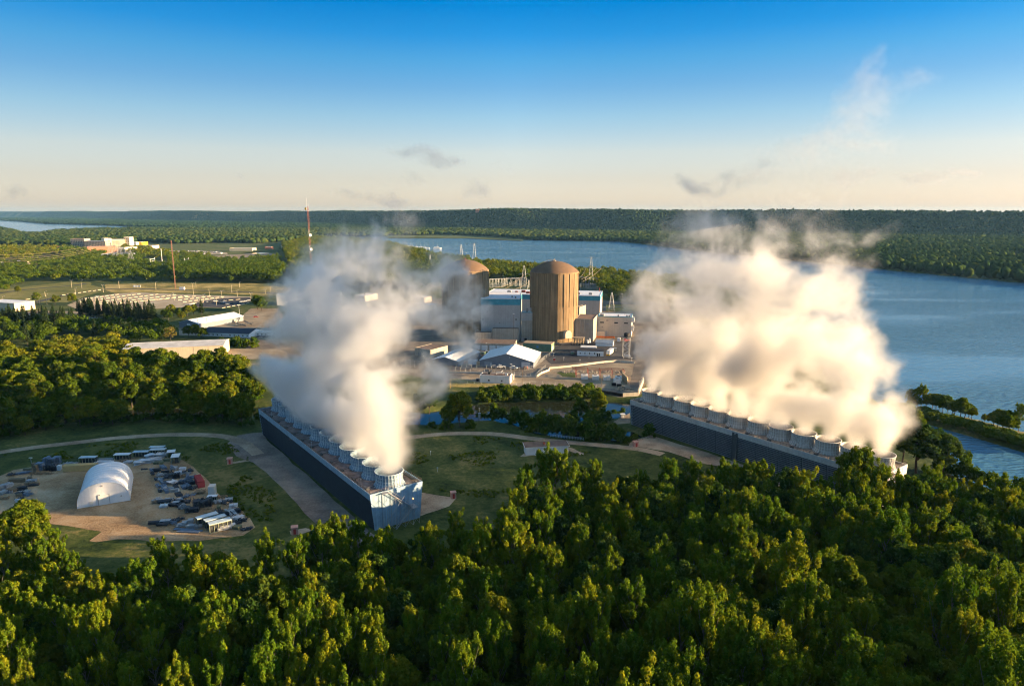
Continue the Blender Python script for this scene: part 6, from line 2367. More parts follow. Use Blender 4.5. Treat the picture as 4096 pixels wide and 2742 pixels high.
# marina boats
for i, (x, y, L_, lab) in enumerate(((242, 538, 24, 'long white excursion boat moored at the marina'), (130, 532, 9, 'white cabin boat in the marina row'), (95, 528, 9, 'white cabin boat in the marina row'), (60, 526, 8, 'white cabin boat in the marina row'),
                                     (160, 536, 9, 'white cabin boat in the marina row'), (25, 524, 8, 'white cabin boat in the marina row'), (5, 522, 8, 'white cabin boat in the marina row'), (-20, 520, 8, 'white cabin boat in the marina row'))):
    q = g(9, x, y, -1.6)
    r = thing('moored_boat', lab, 'boat', (q.x, q.y, -1.6), 'boats in the marina' if i else None, .05, False)
    w = L_ * .24
    MB().add([(-L_ / 2, -w / 2, -.4), (L_ * .3, -w / 2, -.4), (L_ / 2, 0, 0), (L_ * .3, w / 2, -.4), (-L_ / 2, w / 2, -.4), (-L_ / 2, -w / 2, 1.4), (L_ * .32, -w / 2, 1.5), (L_ / 2 + .6, 0, 1.9), (L_ * .32, w / 2, 1.5), (-L_ / 2, w / 2, 1.4)],
             [(4, 3, 2, 1, 0), (5, 6, 7, 8, 9), (0, 1, 6, 5), (1, 2, 7, 6), (2, 3, 8, 7), (3, 4, 9, 8), (4, 0, 5, 9)]).build('hull', M_white, r)
    cbn = MB()
    for k in range(2 if i == 0 else 1):
        cbn.box((-L_ * .08 - k, 0, 2.2 + k * 1.7), (L_ * (.75 - .2 * k), w * .8, 1.6))
    cbn.build('cabin', M_white, r)
    MB().beam((0, 0, 3), (0, 0, 9 if i else 12), .12).build('mast', M_pale, r)
    MB().box((-L_ * .05, -w * .405, 2.3), (L_ * .6, .06, .6)).build('window_strip', M_glass, r)
# ------------------------------------------------------------------ the gravel yard on the left
ta, tb_, tc_ = g(5, 660, 712), g(5, 1110, 640), g(5, 622, 530)
hs_r = Bld('arched_tent', 'white arched fabric storage tent standing on the gravel yard', ta, tb_, (tc_ - ta), 0, 'tent')
TL, TD = hs_r.L, max(17.0, hs_r.D)
TH = TL * .50
sk = MB()
n, m = 26, 19


def arch(t_):
    c_, s_ = math.cos(t_), math.sin(t_)
    return TL / 2 - TL / 2 * (abs(c_) ** .86) * (1 if c_ > 0 else -1), TH * (abs(s_) ** .8)


prof = [arch(math.pi * i / n) for i in range(n + 1)]
vs = []
for j in range(m):
    v = TD * j / (m - 1)
    k = 1.0 if j % 2 == 0 else .992                                     # fabric sinks a little between the hoops
    for u, z in prof:
        vs.append(hs_r.P(TL / 2 + (u - TL / 2) * k, v, z * k))
q = n + 1
sk.add(vs, [(j * q + i, (j + 1) * q + i, (j + 1) * q + i + 1, j * q + i + 1) for j in range(m - 1) for i in range(n)])
M_fab = mat('white tent fabric', (.74, .75, .77), .55, .05, .6, streak=.08)
sk.build('cover', M_fab, hs_r.root, True)
MB().add([hs_r.P(u, .12, z) for u, z in prof], [tuple(range(n + 1))]).build('end_wall', M_fab, hs_r.root)
MB().add([hs_r.P(u, TD - .12, z) for u, z in prof], [tuple(range(n, -1, -1))]).build('end_wall', M_fab, hs_r.root)
hp = MB()
for j in range(0, m, 2):
    pts = [hs_r.P(TL / 2 + (u - TL / 2) * 1.006, TD * j / (m - 1), z * 1.006) for u, z in prof]
    hp.path(pts, .05, 5)
hp.build('hoop', M_fab, hs_r.root)
hs_r.opening('roller_door', M_white, 'f', TL * .505, 0, 3.3, 3.6, .10)
for u in (TL * .505 - 1.75, TL * .505 + 1.75):
    hs_r.opening('door_post', M_steel, 'f', u, 0, .2, 3.8, .14)
hs_r.opening('side_door', M_pale, 'f', TL * .26, 0, .95, 2.0, .10)
hs_r.opening('lamp', M_black, 'f', TL * .43, 3.85, .3, .15, .3)
hs_r.opening('vent', M_hvac, 'f', TL * .5, TH - 1.1, .5, .3, .16)
hs_r.opening('vent', M_hvac, 'f', TL * .84, 2.2, .5, .3, .16)

container('long yellow-tan container behind the white tent', 5, 690, 385, .14, mat('yellow tan paint', (.52, .37, .16), .7, .12, .6), 12.2)
container('red shipping container at the right edge of the gravel yard', 5, 1702, 505, -.98, mat('red container paint', (.36, .05, .05), .65, .15, .6), 7.5)
container('upright white steel cabinet standing in the gravel yard', 5, 1812, 590, -1.4, M_pale, 2.6, dims=(2.2, 3.6), name='steel_cabinet')
M_shed = mat('shed inside shade', (.03, .035, .04), .7, .3, .8)


def frame_shed(label, n, x, y, L, D, H, rz, bays=5, m=None, group='open steel frames stored in the yard'):
    """An open-fronted steel frame unit: pale roof, posts, dark inside."""
    c_ = g(n, x, y)
    r = thing('open_frame_shed', label, 'shed', (c_.x, c_.y, .06), group, rz, False)
    MB().box((0, 0, H + .08), (L + .2, D + .2, .16)).build('roof', m or mat('pale blue roof sheet', (.44, .53, .58), .5, .15, .5), r)
    p = MB()
    for i in range(bays + 1):
        for sy in (-1, 1):
            p.box((-L / 2 + L * i / bays, sy * D / 2, H / 2), (.16, .16, H))
    for sy in (-1, 1):
        p.box((0, sy * D / 2, .1), (L, .14, .14)).box((0, sy * D / 2, H - .12), (L, .14, .2))
    p.build('frame', mat('olive frame', (.22, .24, .17), .7, .2, .8), r)
    MB().box((0, D * .18, H / 2), (L - .3, D * .45, H - .3)).build('inner_shade', M_shed, r)  # near-black block stands for the shade inside the open frame
    return r


for lab, x, y, L, D, H, rz in (('open frame shed farther left along the back edge of the yard', 757, 322, 6.4, 2.2, 2.6, .09), ('open frame shed at the back edge, between pipes and white bundles', 1048, 295, 6.2, 2.4, 2.5, .09),
                               ('open frame shed at the back edge beside the taller pair', 1208, 270, 6.2, 2.2, 2.4, .10), ('longer open frame shed at the back edge, front of the taller pair', 1350, 262, 6.2, 2.2, 3.0, .10),
                               ('open frame shed at the back edge, rear of the taller pair', 1345, 240, 6.0, 2.0, 3.0, .10), ('white-topped open shed at the back corner of the yard', 1500, 310, 4.6, 3.0, 2.6, -1.25),
                               ('white-topped open shed behind the other at the back corner', 1462, 268, 3.4, 3.0, 2.4, -1.25), ('white-topped open stand beside the steel cabinet', 1812, 645, 3.2, 1.8, 1.9, .15),
                               ('blue-roofed open shed, farthest of three by the trees', 1768, 838, 6.6, 2.2, 2.9, .75), ('blue-roofed open shed, middle of three by the trees', 1838, 858, 6.6, 2.2, 2.9, .75),
                               ('blue-roofed open shed, nearest of three by the trees', 1878, 888, 6.8, 2.4, 2.9, .62)):
    frame_shed(lab, 5, x, y, L, D, H, rz, 5, M_metalw if 'white' in lab else None)

# stacks: each pile a thing built of its pieces
M_bluestl = mat('blue grey steel', (.16, .20, .26), .5, .3, 1.0, .3)
M_dkstl = mat('dark stored steel', (.035, .04, .05), .6, .4, 1.0, .2)
M_whstl = mat('white primed steel', (.55, .56, .58), .6, .15, 1.0)
M_olive = mat('olive crate', (.16, .16, .09), .8, .25, .8)


def beam_stack(m, L, W_, H, seed):
    r_ = random.Random(seed)
    mb = MB()
    for k in range(int(H / .32)):
        for i in range(int(W_ / .42)):
            if r_.random() < .12:
                continue
            l = L * r_.uniform(.75, 1.0)
            mb.box((r_.uniform(-.3, .3), -W_ / 2 + .42 * (i + .5) + r_.uniform(-.05, .05), .2 + k * .32), (l, .3, .24), r_.uniform(-.03, .03))
    for x in (-L * .3, L * .3):
        mb.box((x, 0, .05), (.2, W_, .1))
    return mb


def rack_stack(m, L, W_, H, seed):
    r_ = random.Random(seed)
    mb = MB()
    nb = max(2, int(L / 1.2))
    for i in range(nb):
        x0 = -L / 2 + L * i / nb
        h = H * r_.uniform(.7, 1)
        for sx in (.1, L / nb - .15):
            for sy in (-W_ / 2, W_ / 2):
                mb.box((x0 + sx, sy, h / 2), (.12, .12, h))
        for z in np.arange(.15, h + .05, .55):
            mb.box((x0 + L / nb / 2, 0, z), (L / nb - .15, W_, .1), r_.uniform(-.03, .03))
    return mb


def crate_stack(m, L, W_, H, seed):
    r_ = random.Random(seed)
    mb = MB()
    for i in range(max(1, int(L / 1.3))):
        for k in range(max(1, int(H / 1.0))):
            mb.box((-L / 2 + 1.3 * (i + .5), r_.uniform(-.1, .1), .5 + k * 1.02), (1.15, W_, .96), r_.uniform(-.06, .06))
            for z in (.15, .5, .85):
                mb.box((-L / 2 + 1.3 * (i + .5), -W_ / 2 - .03, z + k * 1.02), (1.2, .06, .12))
    return mb


def pipe_stack(m, L, W_, H, seed):
    r_ = random.Random(seed)
    mb = MB()
    d = .36
    for k in range(max(1, int(H / .32))):
        for i in range(int(W_ / d) - k):
            y = -W_ / 2 + d * (i + .5 + k * .5)
            o = r_.uniform(-.5, .5)
            mb.beam((-L / 2 + o, y, .2 + k * .31), (L / 2 + o, y + r_.uniform(-.05, .05), .2 + k * .31), .16, 7)
    return mb


def jumble(m, L, W_, H, seed):
    r_ = random.Random(seed)
    mb = MB()
    for i in range(16):
        a = r_.uniform(-.6, .6) + (1.57 if r_.random() < .3 else 0)
        x, y = r_.uniform(-L / 2, L / 2), r_.uniform(-W_ / 2, W_ / 2)
        l = r_.uniform(.8, 2.4)
        z0, z1 = r_.uniform(.05, H * .6), r_.uniform(.1, H)
        mb.beam((x - l / 2 * math.cos(a), y - l / 2 * math.sin(a), z0), (x + l / 2 * math.cos(a), y + l / 2 * math.sin(a), z1), r_.uniform(.06, .16))
    for i in range(6):
        mb.box((r_.uniform(-L / 2, L / 2), r_.uniform(-W_ / 2, W_ / 2), r_.uniform(.15, H * .6)), (r_.uniform(.5, 1.3), r_.uniform(.5, 1.2), r_.uniform(.1, .6)), r_.uniform(0, 3))
    return mb


def sheet_pile(m, L, W_, H, seed):
    r_ = random.Random(seed)
    mb = MB()
    for i in range(9):
        c_ = Vector((r_.uniform(-L / 3, L / 3), r_.uniform(-W_ / 3, W_ / 3), .1 + H * i / 10))
        t1, t2, w, d = r_.uniform(-.25, .25), r_.uniform(-.2, .2), L * r_.uniform(.35, .6), W_ * r_.uniform(.35, .6)
        q = [c_ + Vector((x * w, y * d, x * t1 + y * t2)) for x, y in ((-1, -1), (1, -1), (1, 1), (-1, 1))]
        mb.add(q + [p + Vector((0, 0, .08)) for p in q], [(3, 2, 1, 0), (4, 5, 6, 7), (0, 1, 5, 4), (1, 2, 6, 5), (2, 3, 7, 6), (3, 0, 4, 7)])
    return mb


KIND = {'beams': (beam_stack, 'beam_stack', 'stack of steel beams', 'beam stack'), 'racks': (rack_stack, 'rack_stack', 'stack of steel racks', 'rack stack'), 'crates': (crate_stack, 'crate_stack', 'stack of crates', 'crate stack'),
        'pipes': (pipe_stack, 'pipe_stack', 'bundle of pipes', 'pipe stack'), 'jumble': (jumble, 'scrap_heap', 'heap of mixed scrap', 'scrap heap'), 'sheets': (sheet_pile, 'sheet_stack', 'pile of tilted sheets', 'sheet stack')}
MM = {'blue': ('blue-grey', M_bluestl), 'dark': ('dark', M_dkstl), 'white': ('white', M_whstl), 'olive': ('olive', M_olive), 'wood': ('brown wooden', M_wood), 'grey': ('grey', M_steel)}
n_st = {}
more_ = []
for i in range(46):
    x, y = (rr.uniform(1320, 1640), rr.uniform(370, 700)) if i < 24 else ((rr.uniform(1380, 2080), rr.uniform(700, 900)) if i < 36 else (rr.uniform(20, 320), rr.uniform(430, 640)))
    if 1715 < x < 1960 and y > 790 or (x > 1640 + (y - 370) * .75 and y < 700):
        continue
    more_.append((rr.choice(('jumble', 'beams', 'racks', 'pipes', 'jumble')), rr.choice(('dark', 'dark', 'blue', 'grey', 'wood')), x, y, rr.uniform(2, 3.6), rr.uniform(1, 1.8), rr.uniform(.6, 1.4), rr.choice((.2, -.9, .25, -.85))))
for k_, m_, x, y, L, W_, H, rz in more_ + list((
        ('beams', 'blue', 1300, 385, 3.2, 1.6, .8, -.9), ('beams', 'blue', 1395, 365, 4.2, 1.8, 1.0, -.8), ('beams', 'dark', 1230, 375, 2.4, 1.6, .5, .2), ('sheets', 'white', 1245, 318, 4, 2, 1.4, .2), ('sheets', 'white', 1285, 290, 3, 2.4, 2.4, -.6),
        ('sheets', 'white', 1380, 268, 3.2, 2.4, 1.8, .2), ('sheets', 'white', 1185, 330, 3.0, 2, 1.2, .3), ('crates', 'olive', 1360, 330, 4.0, 1.3, 1.6, .1), ('crates', 'olive', 1425, 305, 2.6, 1.2, 1.4, .1), ('crates', 'white', 1560, 380, 2.6, 1.4, 1.6, .2),
        ('crates', 'grey', 1490, 375, 2.8, 1.6, 1.3, -.2), ('beams', 'dark', 1410, 425, 3.4, 1.6, .7, -.9), ('racks', 'dark', 1475, 450, 4.6, 1.8, 2.2, .3), ('racks', 'white', 1520, 435, 2.4, 1.8, 2.0, .3), ('beams', 'blue', 1600, 440, 3.4, 1.2, .7, -.9),
        ('jumble', 'grey', 1370, 430, 2.6, 2, .8, .2), ('beams', 'dark', 1335, 465, 2.6, 1.2, .6, -.9), ('beams', 'blue', 1400, 490, 4.6, 2.2, .9, -.85), ('beams', 'blue', 1400, 530, 4.2, 2.0, .8, -.9), ('sheets', 'white', 1470, 495, 2.8, 2, 1, -.5),
        ('beams', 'dark', 1365, 560, 3.4, 1.2, .7, -1.0), ('beams', 'blue', 1420, 565, 4.4, 1.4, .9, -.9), ('crates', 'white', 1520, 565, 1.8, 1.2, 1.6, .1), ('beams', 'blue', 1570, 535, 3.2, 1.6, .9, -.9), ('racks', 'dark', 1620, 500, 3.2, 2, 1.6, -.8),
        ('pipes', 'blue', 1610, 520, 3.4, 1.8, .9, -.9), ('jumble', 'dark', 1540, 500, 2.6, 2, .9, .1), ('racks', 'wood', 1705, 575, 3.2, 2.4, .9, .1), ('jumble', 'blue', 1600, 610, 4, 2, 1, .2), ('jumble', 'dark', 1520, 640, 3, 1.6, .9, .2),
        ('beams', 'dark', 1400, 660, 4.2, 2.0, .9, .25), ('racks', 'white', 1400, 695, 2.6, 1.8, 1.2, .2), ('jumble', 'dark', 1470, 690, 2.8, 1.8, 1.0, .2), ('racks', 'grey', 1520, 665, 3.4, 1.4, .8, .25), ('racks', 'dark', 1730, 690, 5.4, 2.4, 2.6, .25),
        ('racks', 'dark', 1640, 735, 4.0, 2.0, 1.6, .2), ('jumble', 'dark', 1690, 650, 3.4, 1.8, 1.2, .3), ('jumble', 'grey', 1870, 660, 3, 2, 1.2, .2), ('jumble', 'dark', 1930, 670, 3.2, 2, 1.2, .2), ('crates', 'olive', 1880, 705, 2, 1.4, .9, .1),
        ('jumble', 'wood', 1890, 620, 2.6, 1.4, .8, .2), ('pipes', 'white', 1980, 750, 4.2, 2.2, .7, -.9), ('racks', 'white', 2030, 800, 3.2, 2.4, 1.2, -.6), ('jumble', 'dark', 2060, 820, 2.6, 2, .9, .4), ('jumble', 'grey', 1960, 730, 3, 2, .8, .3),
        ('sheets', 'white', 1930, 880, 3.6, 1.8, .9, .5), ('crates', 'olive', 2030, 880, 3.0, 1.6, .7, -.3), ('jumble', 'dark', 2100, 890, 2.4, 1.4, .7, .2), ('beams', 'dark', 1330, 835, 4.6, 2.0, .8, .2), ('racks', 'grey', 1410, 825, 3.0, 1.6, .9, .2),
        ('racks', 'grey', 1600, 835, 3.2, 1.6, 1.2, .25), ('jumble', 'dark', 1500, 815, 4, 1.8, .9, .2), ('jumble', 'grey', 1540, 860, 2.6, 1.6, 1, .2), ('pipes', 'blue', 1620, 905, 6.6, 2.0, .5, -.1), ('racks', 'grey', 1690, 870, 2.4, 1.6, .9, .3),
        ('pipes', 'grey', 900, 300, 5.4, 1.8, .9, .1), ('sheets', 'white', 890, 320, 4.0, 2, .8, .1), ('jumble', 'wood', 1050, 315, 3, 1.6, 1.4, .2), ('sheets', 'white', 1090, 322, 2, 1.4, .8, .3),
        ('racks', 'blue', 405, 335, 2.4, 1.8, 3.2, .1), ('racks', 'blue', 450, 340, 2.4, 1.8, 3.0, .1), ('racks', 'blue', 490, 325, 2.4, 1.8, 3.2, .1), ('racks', 'dark', 410, 380, 2.2, 1.6, 2.2, .1), ('racks', 'dark', 460, 385, 2.2, 1.6, 2.4, .1),
        ('crates', 'blue', 345, 380, 2.4, 2.0, 3.0, .1), ('crates', 'wood', 315, 400, 1.7, 1.4, 3.0, .1), ('crates', 'white', 515, 380, 1.6, 1.4, 2.2, .1), ('crates', 'wood', 295, 360, 1.4, 1.2, 2.2, .1), ('beams', 'olive', 235, 380, 3.0, 1.4, .7, .1),
        ('sheets', 'blue', 205, 412, 3.0, 1.2, .5, .4), ('jumble', 'wood', 300, 415, 4, 1.4, .7, .1), ('jumble', 'wood', 400, 415, 4, 1.2, .5, .1), ('beams', 'wood', 150, 480, 5.6, 1.8, 1.2, .1), ('crates', 'grey', 260, 485, 2.4, 1.6, 1.2, .1),
        ('crates', 'grey', 300, 482, 1.6, 1.4, 1.0, .1), ('beams', 'grey', 70, 530, 2.8, 2.2, 1.6, 1.3), ('beams', 'grey', 25, 540, 2.4, 2.0, 1.4, 1.3), ('beams', 'wood', 140, 550, 5.4, 2.8, 1.2, 1.2), ('beams', 'grey', 25, 585, 2.6, 1.8, 1.2, 1.3),
        ('jumble', 'grey', 215, 570, 2.4, 1.6, .6, .2), ('jumble', 'wood', 30, 630, 3.4, 1.6, .9, .1), ('beams', 'wood', 168, 605, 2.0, 1.2, .9, .1), ('beams', 'white', 160, 650, 1.8, 1.4, 1.0, .1), ('jumble', 'dark', 100, 425, 2, 1.4, .8, .1), ('beams', 'blue', 1440, 400, 3.6, 1.6, .8, -.8), ('jumble', 'dark', 1545, 420, 3, 2, 1, .3), ('racks', 'dark', 1440, 470, 3, 1.8, 1.8, .3), ('beams', 'dark', 1500, 530, 3.6, 1.6, .8, -.9),
        ('jumble', 'blue', 1560, 480, 3, 2, 1, .3), ('beams', 'blue', 1350, 520, 3.6, 1.4, .7, -.9), ('jumble', 'dark', 1650, 540, 2.6, 1.6, .8, .2), ('racks', 'dark', 1580, 660, 3.2, 1.6, 1.2, .2), ('jumble', 'grey', 1440, 640, 3.2, 1.6, .7, .2), ('jumble', 'dark', 1780, 670, 3, 1.6, 1, .3),
        ('racks', 'grey', 1950, 640, 2.4, 1.6, 1, .2), ('jumble', 'dark', 1860, 740, 2.6, 1.6, .8, .3), ('racks', 'white', 1990, 690, 2.6, 1.6, .9, .3), ('jumble', 'dark', 2000, 840, 2.6, 1.6, .8, .3), ('beams', 'dark', 1390, 850, 4, 1.6, .6, .1), ('pipes', 'blue', 1560, 890, 6, 1.4, .5, -.1),
        ('beams', 'dark', 1300, 415, 3.2, 1.2, .7, -.9), ('sheets', 'white', 1330, 300, 3, 2, 1.2, .4), ('jumble', 'grey', 620, 330, 3, 1.2, .8, .1), ('jumble', 'grey', 560, 335, 2.6, 1.2, .9, .1))):
    fn, nm, noun, cat = KIND[k_]
    word, mm = MM[m_]
    q = g(5, x, y)
    L, W_, H = L * 1.12, W_ * 1.15, H * 1.15
    o = fn(mm, L, W_, H, len(n_st) * 7 + int(x)).build(nm, mm)
    o.location, o.rotation_euler = (q.x, q.y, .065), (0, 0, rz)
    zone = 'left of the white tent' if x < 640 else ('at the back edge of the gravel yard' if y < 345 else ('right of the white tent' if y < 600 else 'by the blue-roofed sheds'))
    lab = f'{word} {noun} {zone}'
    tag(o, lab, cat, f'{word} {cat}s {zone}')
    n_st[len(n_st)] = 1
q = g(5, 270, 325)
pole('small grey post light behind the wooden crates of the yard', 5, 268, 330, 2.6, 2, M_steel, dx=.2)
# ------------------------------------------------------------------ car park, sheds and town on the left
flat('lawn', rough(gl(1, [(-300, 900), (0, 850), (200, 830), (560, 790), (760, 790), (760, 815), (900, 850), (560, 960), (200, 960), (0, 985), (-300, 1000)]), 12, 1), .08, ground_mat('olive gold lawn', [(.09, .10, .022), (.17, .16, .04), (.28, .23, .08)], (.012, .06, .7), .9))  # lawn mottled from olive to straw gold
flat('dry_field', rough(gl(1, [(880, 808), (1280, 800), (2320, 800), (2500, 830), (2500, 905), (2050, 895), (1500, 880), (1160, 878), (960, 880), (880, 860)]), 12, 1), .08, dry_grass)
flat('car_park', rough(gl(1, [(560, 985), (690, 925), (980, 885), (1170, 878), (1500, 892), (2095, 912), (2110, 945), (2000, 992), (1850, 1005), (1600, 1000), (1300, 1010), (1000, 1030), (700, 1030)]), 12, .6), .12, M_lotp)
flat('asphalt_lot', rough(gl(1, [(1560, 985), (1700, 950), (1880, 925), (2090, 918), (2100, 950), (2000, 992), (1850, 1003), (1620, 998)]), 12, .6), .16, M_asph)
strip('access_road', gl(1, [(-300, 925), (0, 882), (250, 850), (500, 828), (640, 815), (720, 802)]), 7, .12, M_asph)
strip('access_road', gl(1, [(300, 960), (560, 895), (760, 868), (880, 850), (1000, 846), (1300, 850), (1600, 858), (2000, 872), (2500, 890)]), 7, .15, M_asph)
flat('works_yard', rough(gl(1, [(1490, 1170), (1660, 1180), (1990, 1095), (2100, 1010), (2330, 1010), (2400, 1130), (2400, 1290), (2220, 1270), (1700, 1240), (1500, 1235)]), 10, .6), .08, M_dirt)
flat('works_yard', rough(gl(1, [(1870, 1345), (2330, 1350), (2400, 1380), (2400, 1440), (1880, 1430)]), 10, .6), .08, M_dirt)
strip('dirt_track', gl(1, [(1900, 1475), (2100, 1475), (2200, 1470), (2400, 1440)]), 4, .12, M_dirt)
flat('dirt_field', rough(gl(1, [(1740, 575), (1900, 562), (2320, 548), (2320, 565), (1960, 600), (1780, 605)]), 14, 1), .14, M_dirt)
flat('tent_field', rough(gl(1, [(1290, 525), (1700, 530), (1900, 545), (1900, 560), (1500, 560), (1290, 545)]), 14, 1), .18, M_lotp)
flat('hotel_lot', rough(gl(1, [(60, 490), (500, 505), (560, 530), (300, 540), (40, 520)]), 14, 1), .14, M_asph)
flat('far_meadow', rough(gl(1, [(-200, 628), (300, 620), (620, 612), (800, 608), (800, 618), (560, 632), (200, 650), (-200, 655)]), 14, 1), .14, dry_grass)
flat('gravel_drive', rough(gl(1, [(100, 1060), (290, 1030), (680, 1035), (660, 1060), (380, 1080), (120, 1075)]), 10, .6), .08, M_dirt)

wh = Bld('warehouse', 'long tan warehouse with pale metal roof above the canal woods', (-271.5, 466.6), (-207.6, 481.9), Vector((-6, 24, 0)), 8.0)
M_tan = mat('tan concrete panels', (.56, .47, .34), .85, .08, .25, streak=.12)
wh.gable(mat('mottled pale roof', (.50, .48, .46), .7, .25, .15), M_tan, 1.6, True, .3)
for f in (.2, .4, .545, .7, .85):
    wh.opening('pilaster', M_tan, 'f', wh.L * f, 0, .4, 7.8, .10)
wh.opening('louver', M_rail, 'f', wh.L * .92, 4.2, 1.6, 2.0)
for f in (.05, .3):
    wh.opening('panel', M_tan, 'f', wh.L * f, .5, 2.2, 3, .05)

gs = bq('storage_shed', 'long white-roofed shed with dark base wall near the car park', 1, (1497, 1125), (1658, 1140), (1992, 1070), 4.6)
gs.gable(M_metalw, M_slate, 3.0, False, .3)
gs.opening('roller_door', M_white, 'f', gs.L * .5, 0, 4.2, 4.2)
gs.opening('annex', M_beige, 'r', gs.D * .78, 0, 3, 3.0, 2.0)
pole('wooden pole in front of the white-roofed shed, left one', 1, 1662, 1208, 11, 2, M_wood, dx=1.0)
pole('wooden pole in front of the white-roofed shed, right one', 1, 1733, 1168, 9, 2, M_wood, dx=1.0)
pole('pale lamp pole at the far end of the white-roofed shed', 1, 2003, 1062, 10, 2, M_pale, dx=1.2)

nv = bq('office', 'low white office with navy roof beside the left steam', 1, (1688, 1207), (2082, 1222), (2210, 1188), 3.4)
nv.gable(mat('navy shingle roof', (.035, .045, .065), .8, .15, .5), M_white, 2.6, True, .5)
for f in np.linspace(.06, .96, 11):
    if abs(f - .5) > .07:
        nv.window('f', nv.L * f, 1.0, 1.2, 1.2)
p = MB()
nv.bx(p, nv.L * .45, nv.L * .55, -2.2, -.02, 2.5, 2.7)
for u in (.455, .545):
    nv.bx(p, nv.L * u - .08, nv.L * u + .08, -2.1, -1.95, 0, 2.498)
p.build('porch', M_white, nv.root)
lt_ = bq('office_annex', 'low white annex with windows at the end of the navy-roofed office', 1, (2130, 1208), (2260, 1212), (2300, 1196), 3.2)
lt_.walls(M_white).flatroof(M_pale, .2, M_white)
for f in (.2, .45, .7):
    lt_.window('f', lt_.L * f, 1.0, 1.3, 1.2)

lb = Bld('low_building', 'tan flat-roofed building at the left edge above the pines', g(1, -140, 1022), g(1, 126, 1038), Vector((-8, 26, 0)), 8.6)
lb.walls(M_tan).flatroof(M_roofw, .3, M_tan)
for f in (.3, .5, .7, .9):
    lb.opening('panel', M_beige, 'f', lb.L * f, 1.0, 3.2, 4.0, .05)

# long office block behind the left steam
ob_ = bq('office_block', 'long office block with striped windows behind the left steam', 2, (300, 1225), (1032, 1212), (1176, 1192), 11.4)
ob_.walls(M_white).flatroof(M_roofw, .3, M_white)
for i, z in enumerate((1.2, 4.8, 8.4)):
    ob_.opening('window_strip', M_glass, 'r', ob_.D / 2, z, ob_.D - .6, 1.4)
    ob_.opening('window_strip', M_glass, 'f', ob_.L * .6, z, ob_.L * .75, 1.4)
for u, v, w in ((12, 8, 6), (30, 10, 3), (48, 8, 3), (60, 12, 3)):
    ob_.unit(u, v, w, 3, 2)
for lab, A, B, Cc, h in (('flat-roofed workshop with sunlit end wall beyond the office block', (1190, 1232), (1310, 1238), (1382, 1205), 6.5), ('flat-roofed workshop with sunlit end wall left of the shaded reactor', (1850, 1245), (1988, 1255), (2072, 1240), 6.0), ('flat store with pale roof in thin steam left of the shaded reactor', (1870, 1330), (2040, 1345), (2080, 1325), 5.0),
                         ('low tan store in thin steam below the office block', (1000, 1400), (1240, 1412), (1300, 1390), 5.0)):
    b_ = bq('workshop', lab, 2, A, B, Cc, h)
    b_.walls(M_beige).flatroof(M_roofw, .3, M_beige)
    b_.opening('door', M_door, 'r', b_.D * .55, 0, 3.4, 3.6)
    b_.unit(b_.L * .4, b_.D * .5, 2, 2, 1)
vb = bq('valve_house', 'small concrete house with pale roof left of the low annexes', 3, (20, 985), (160, 1005), (232, 955), 5.5)
vb.walls(M_cwall).flatroof(M_roofb, .3, M_cwall)
vb.opening('door', M_door, 'f', vb.L * .3, 0, 3, 3)

# concrete blocks of the car park and road: each block a thing
blk = None
rows = [(690, 936, 1000, 893), (640, 962, 1180, 888), (720, 972, 1330, 892), (820, 976, 1480, 897), (930, 980, 1580, 905), (990, 968, 1650, 908), (1480, 945, 1770, 908), (1520, 962, 1880, 912), (1590, 970, 2020, 935), (510, 902, 850, 855), (200, 940, 330, 925), (70, 955, 160, 945), (1850, 1010, 2090, 965)]
nb_ = 0
for ri_, (x0, y0, x1, y1) in enumerate(rows):
    a, b = g(1, x0, y0), g(1, x1, y1)
    k = max(2, int((b - a).length / 7.5))
    an = math.atan2((b - a).y, (b - a).x)
    for j in range(k):
        if nb_ >= 290:
            break
        nb_ += 1
        q = a.lerp(b, (j + .5) / k)
        if blk is None:
            blk = o = MB().add([(-2.6, -.35, 0), (2.6, -.35, 0), (2.6, .35, 0), (-2.6, .35, 0), (-2.6, -.15, .5), (2.6, -.15, .5), (2.6, .15, .5), (-2.6, .15, .5)], [(3, 2, 1, 0), (4, 5, 6, 7), (0, 1, 5, 4), (1, 2, 6, 5), (2, 3, 7, 6), (3, 0, 4, 7)]).build('parking_barrier', mat('cream concrete', (.48, .40, .27), .9, .1, .6))
        else:
            o = blk.copy()
            COL.objects.link(o)
        o.location, o.rotation_euler = (q.x, q.y, .15), (0, 0, an)
        tag(o, 'cream concrete barrier block in the long rows of the car park', 'barrier', 'barrier blocks of the car park')


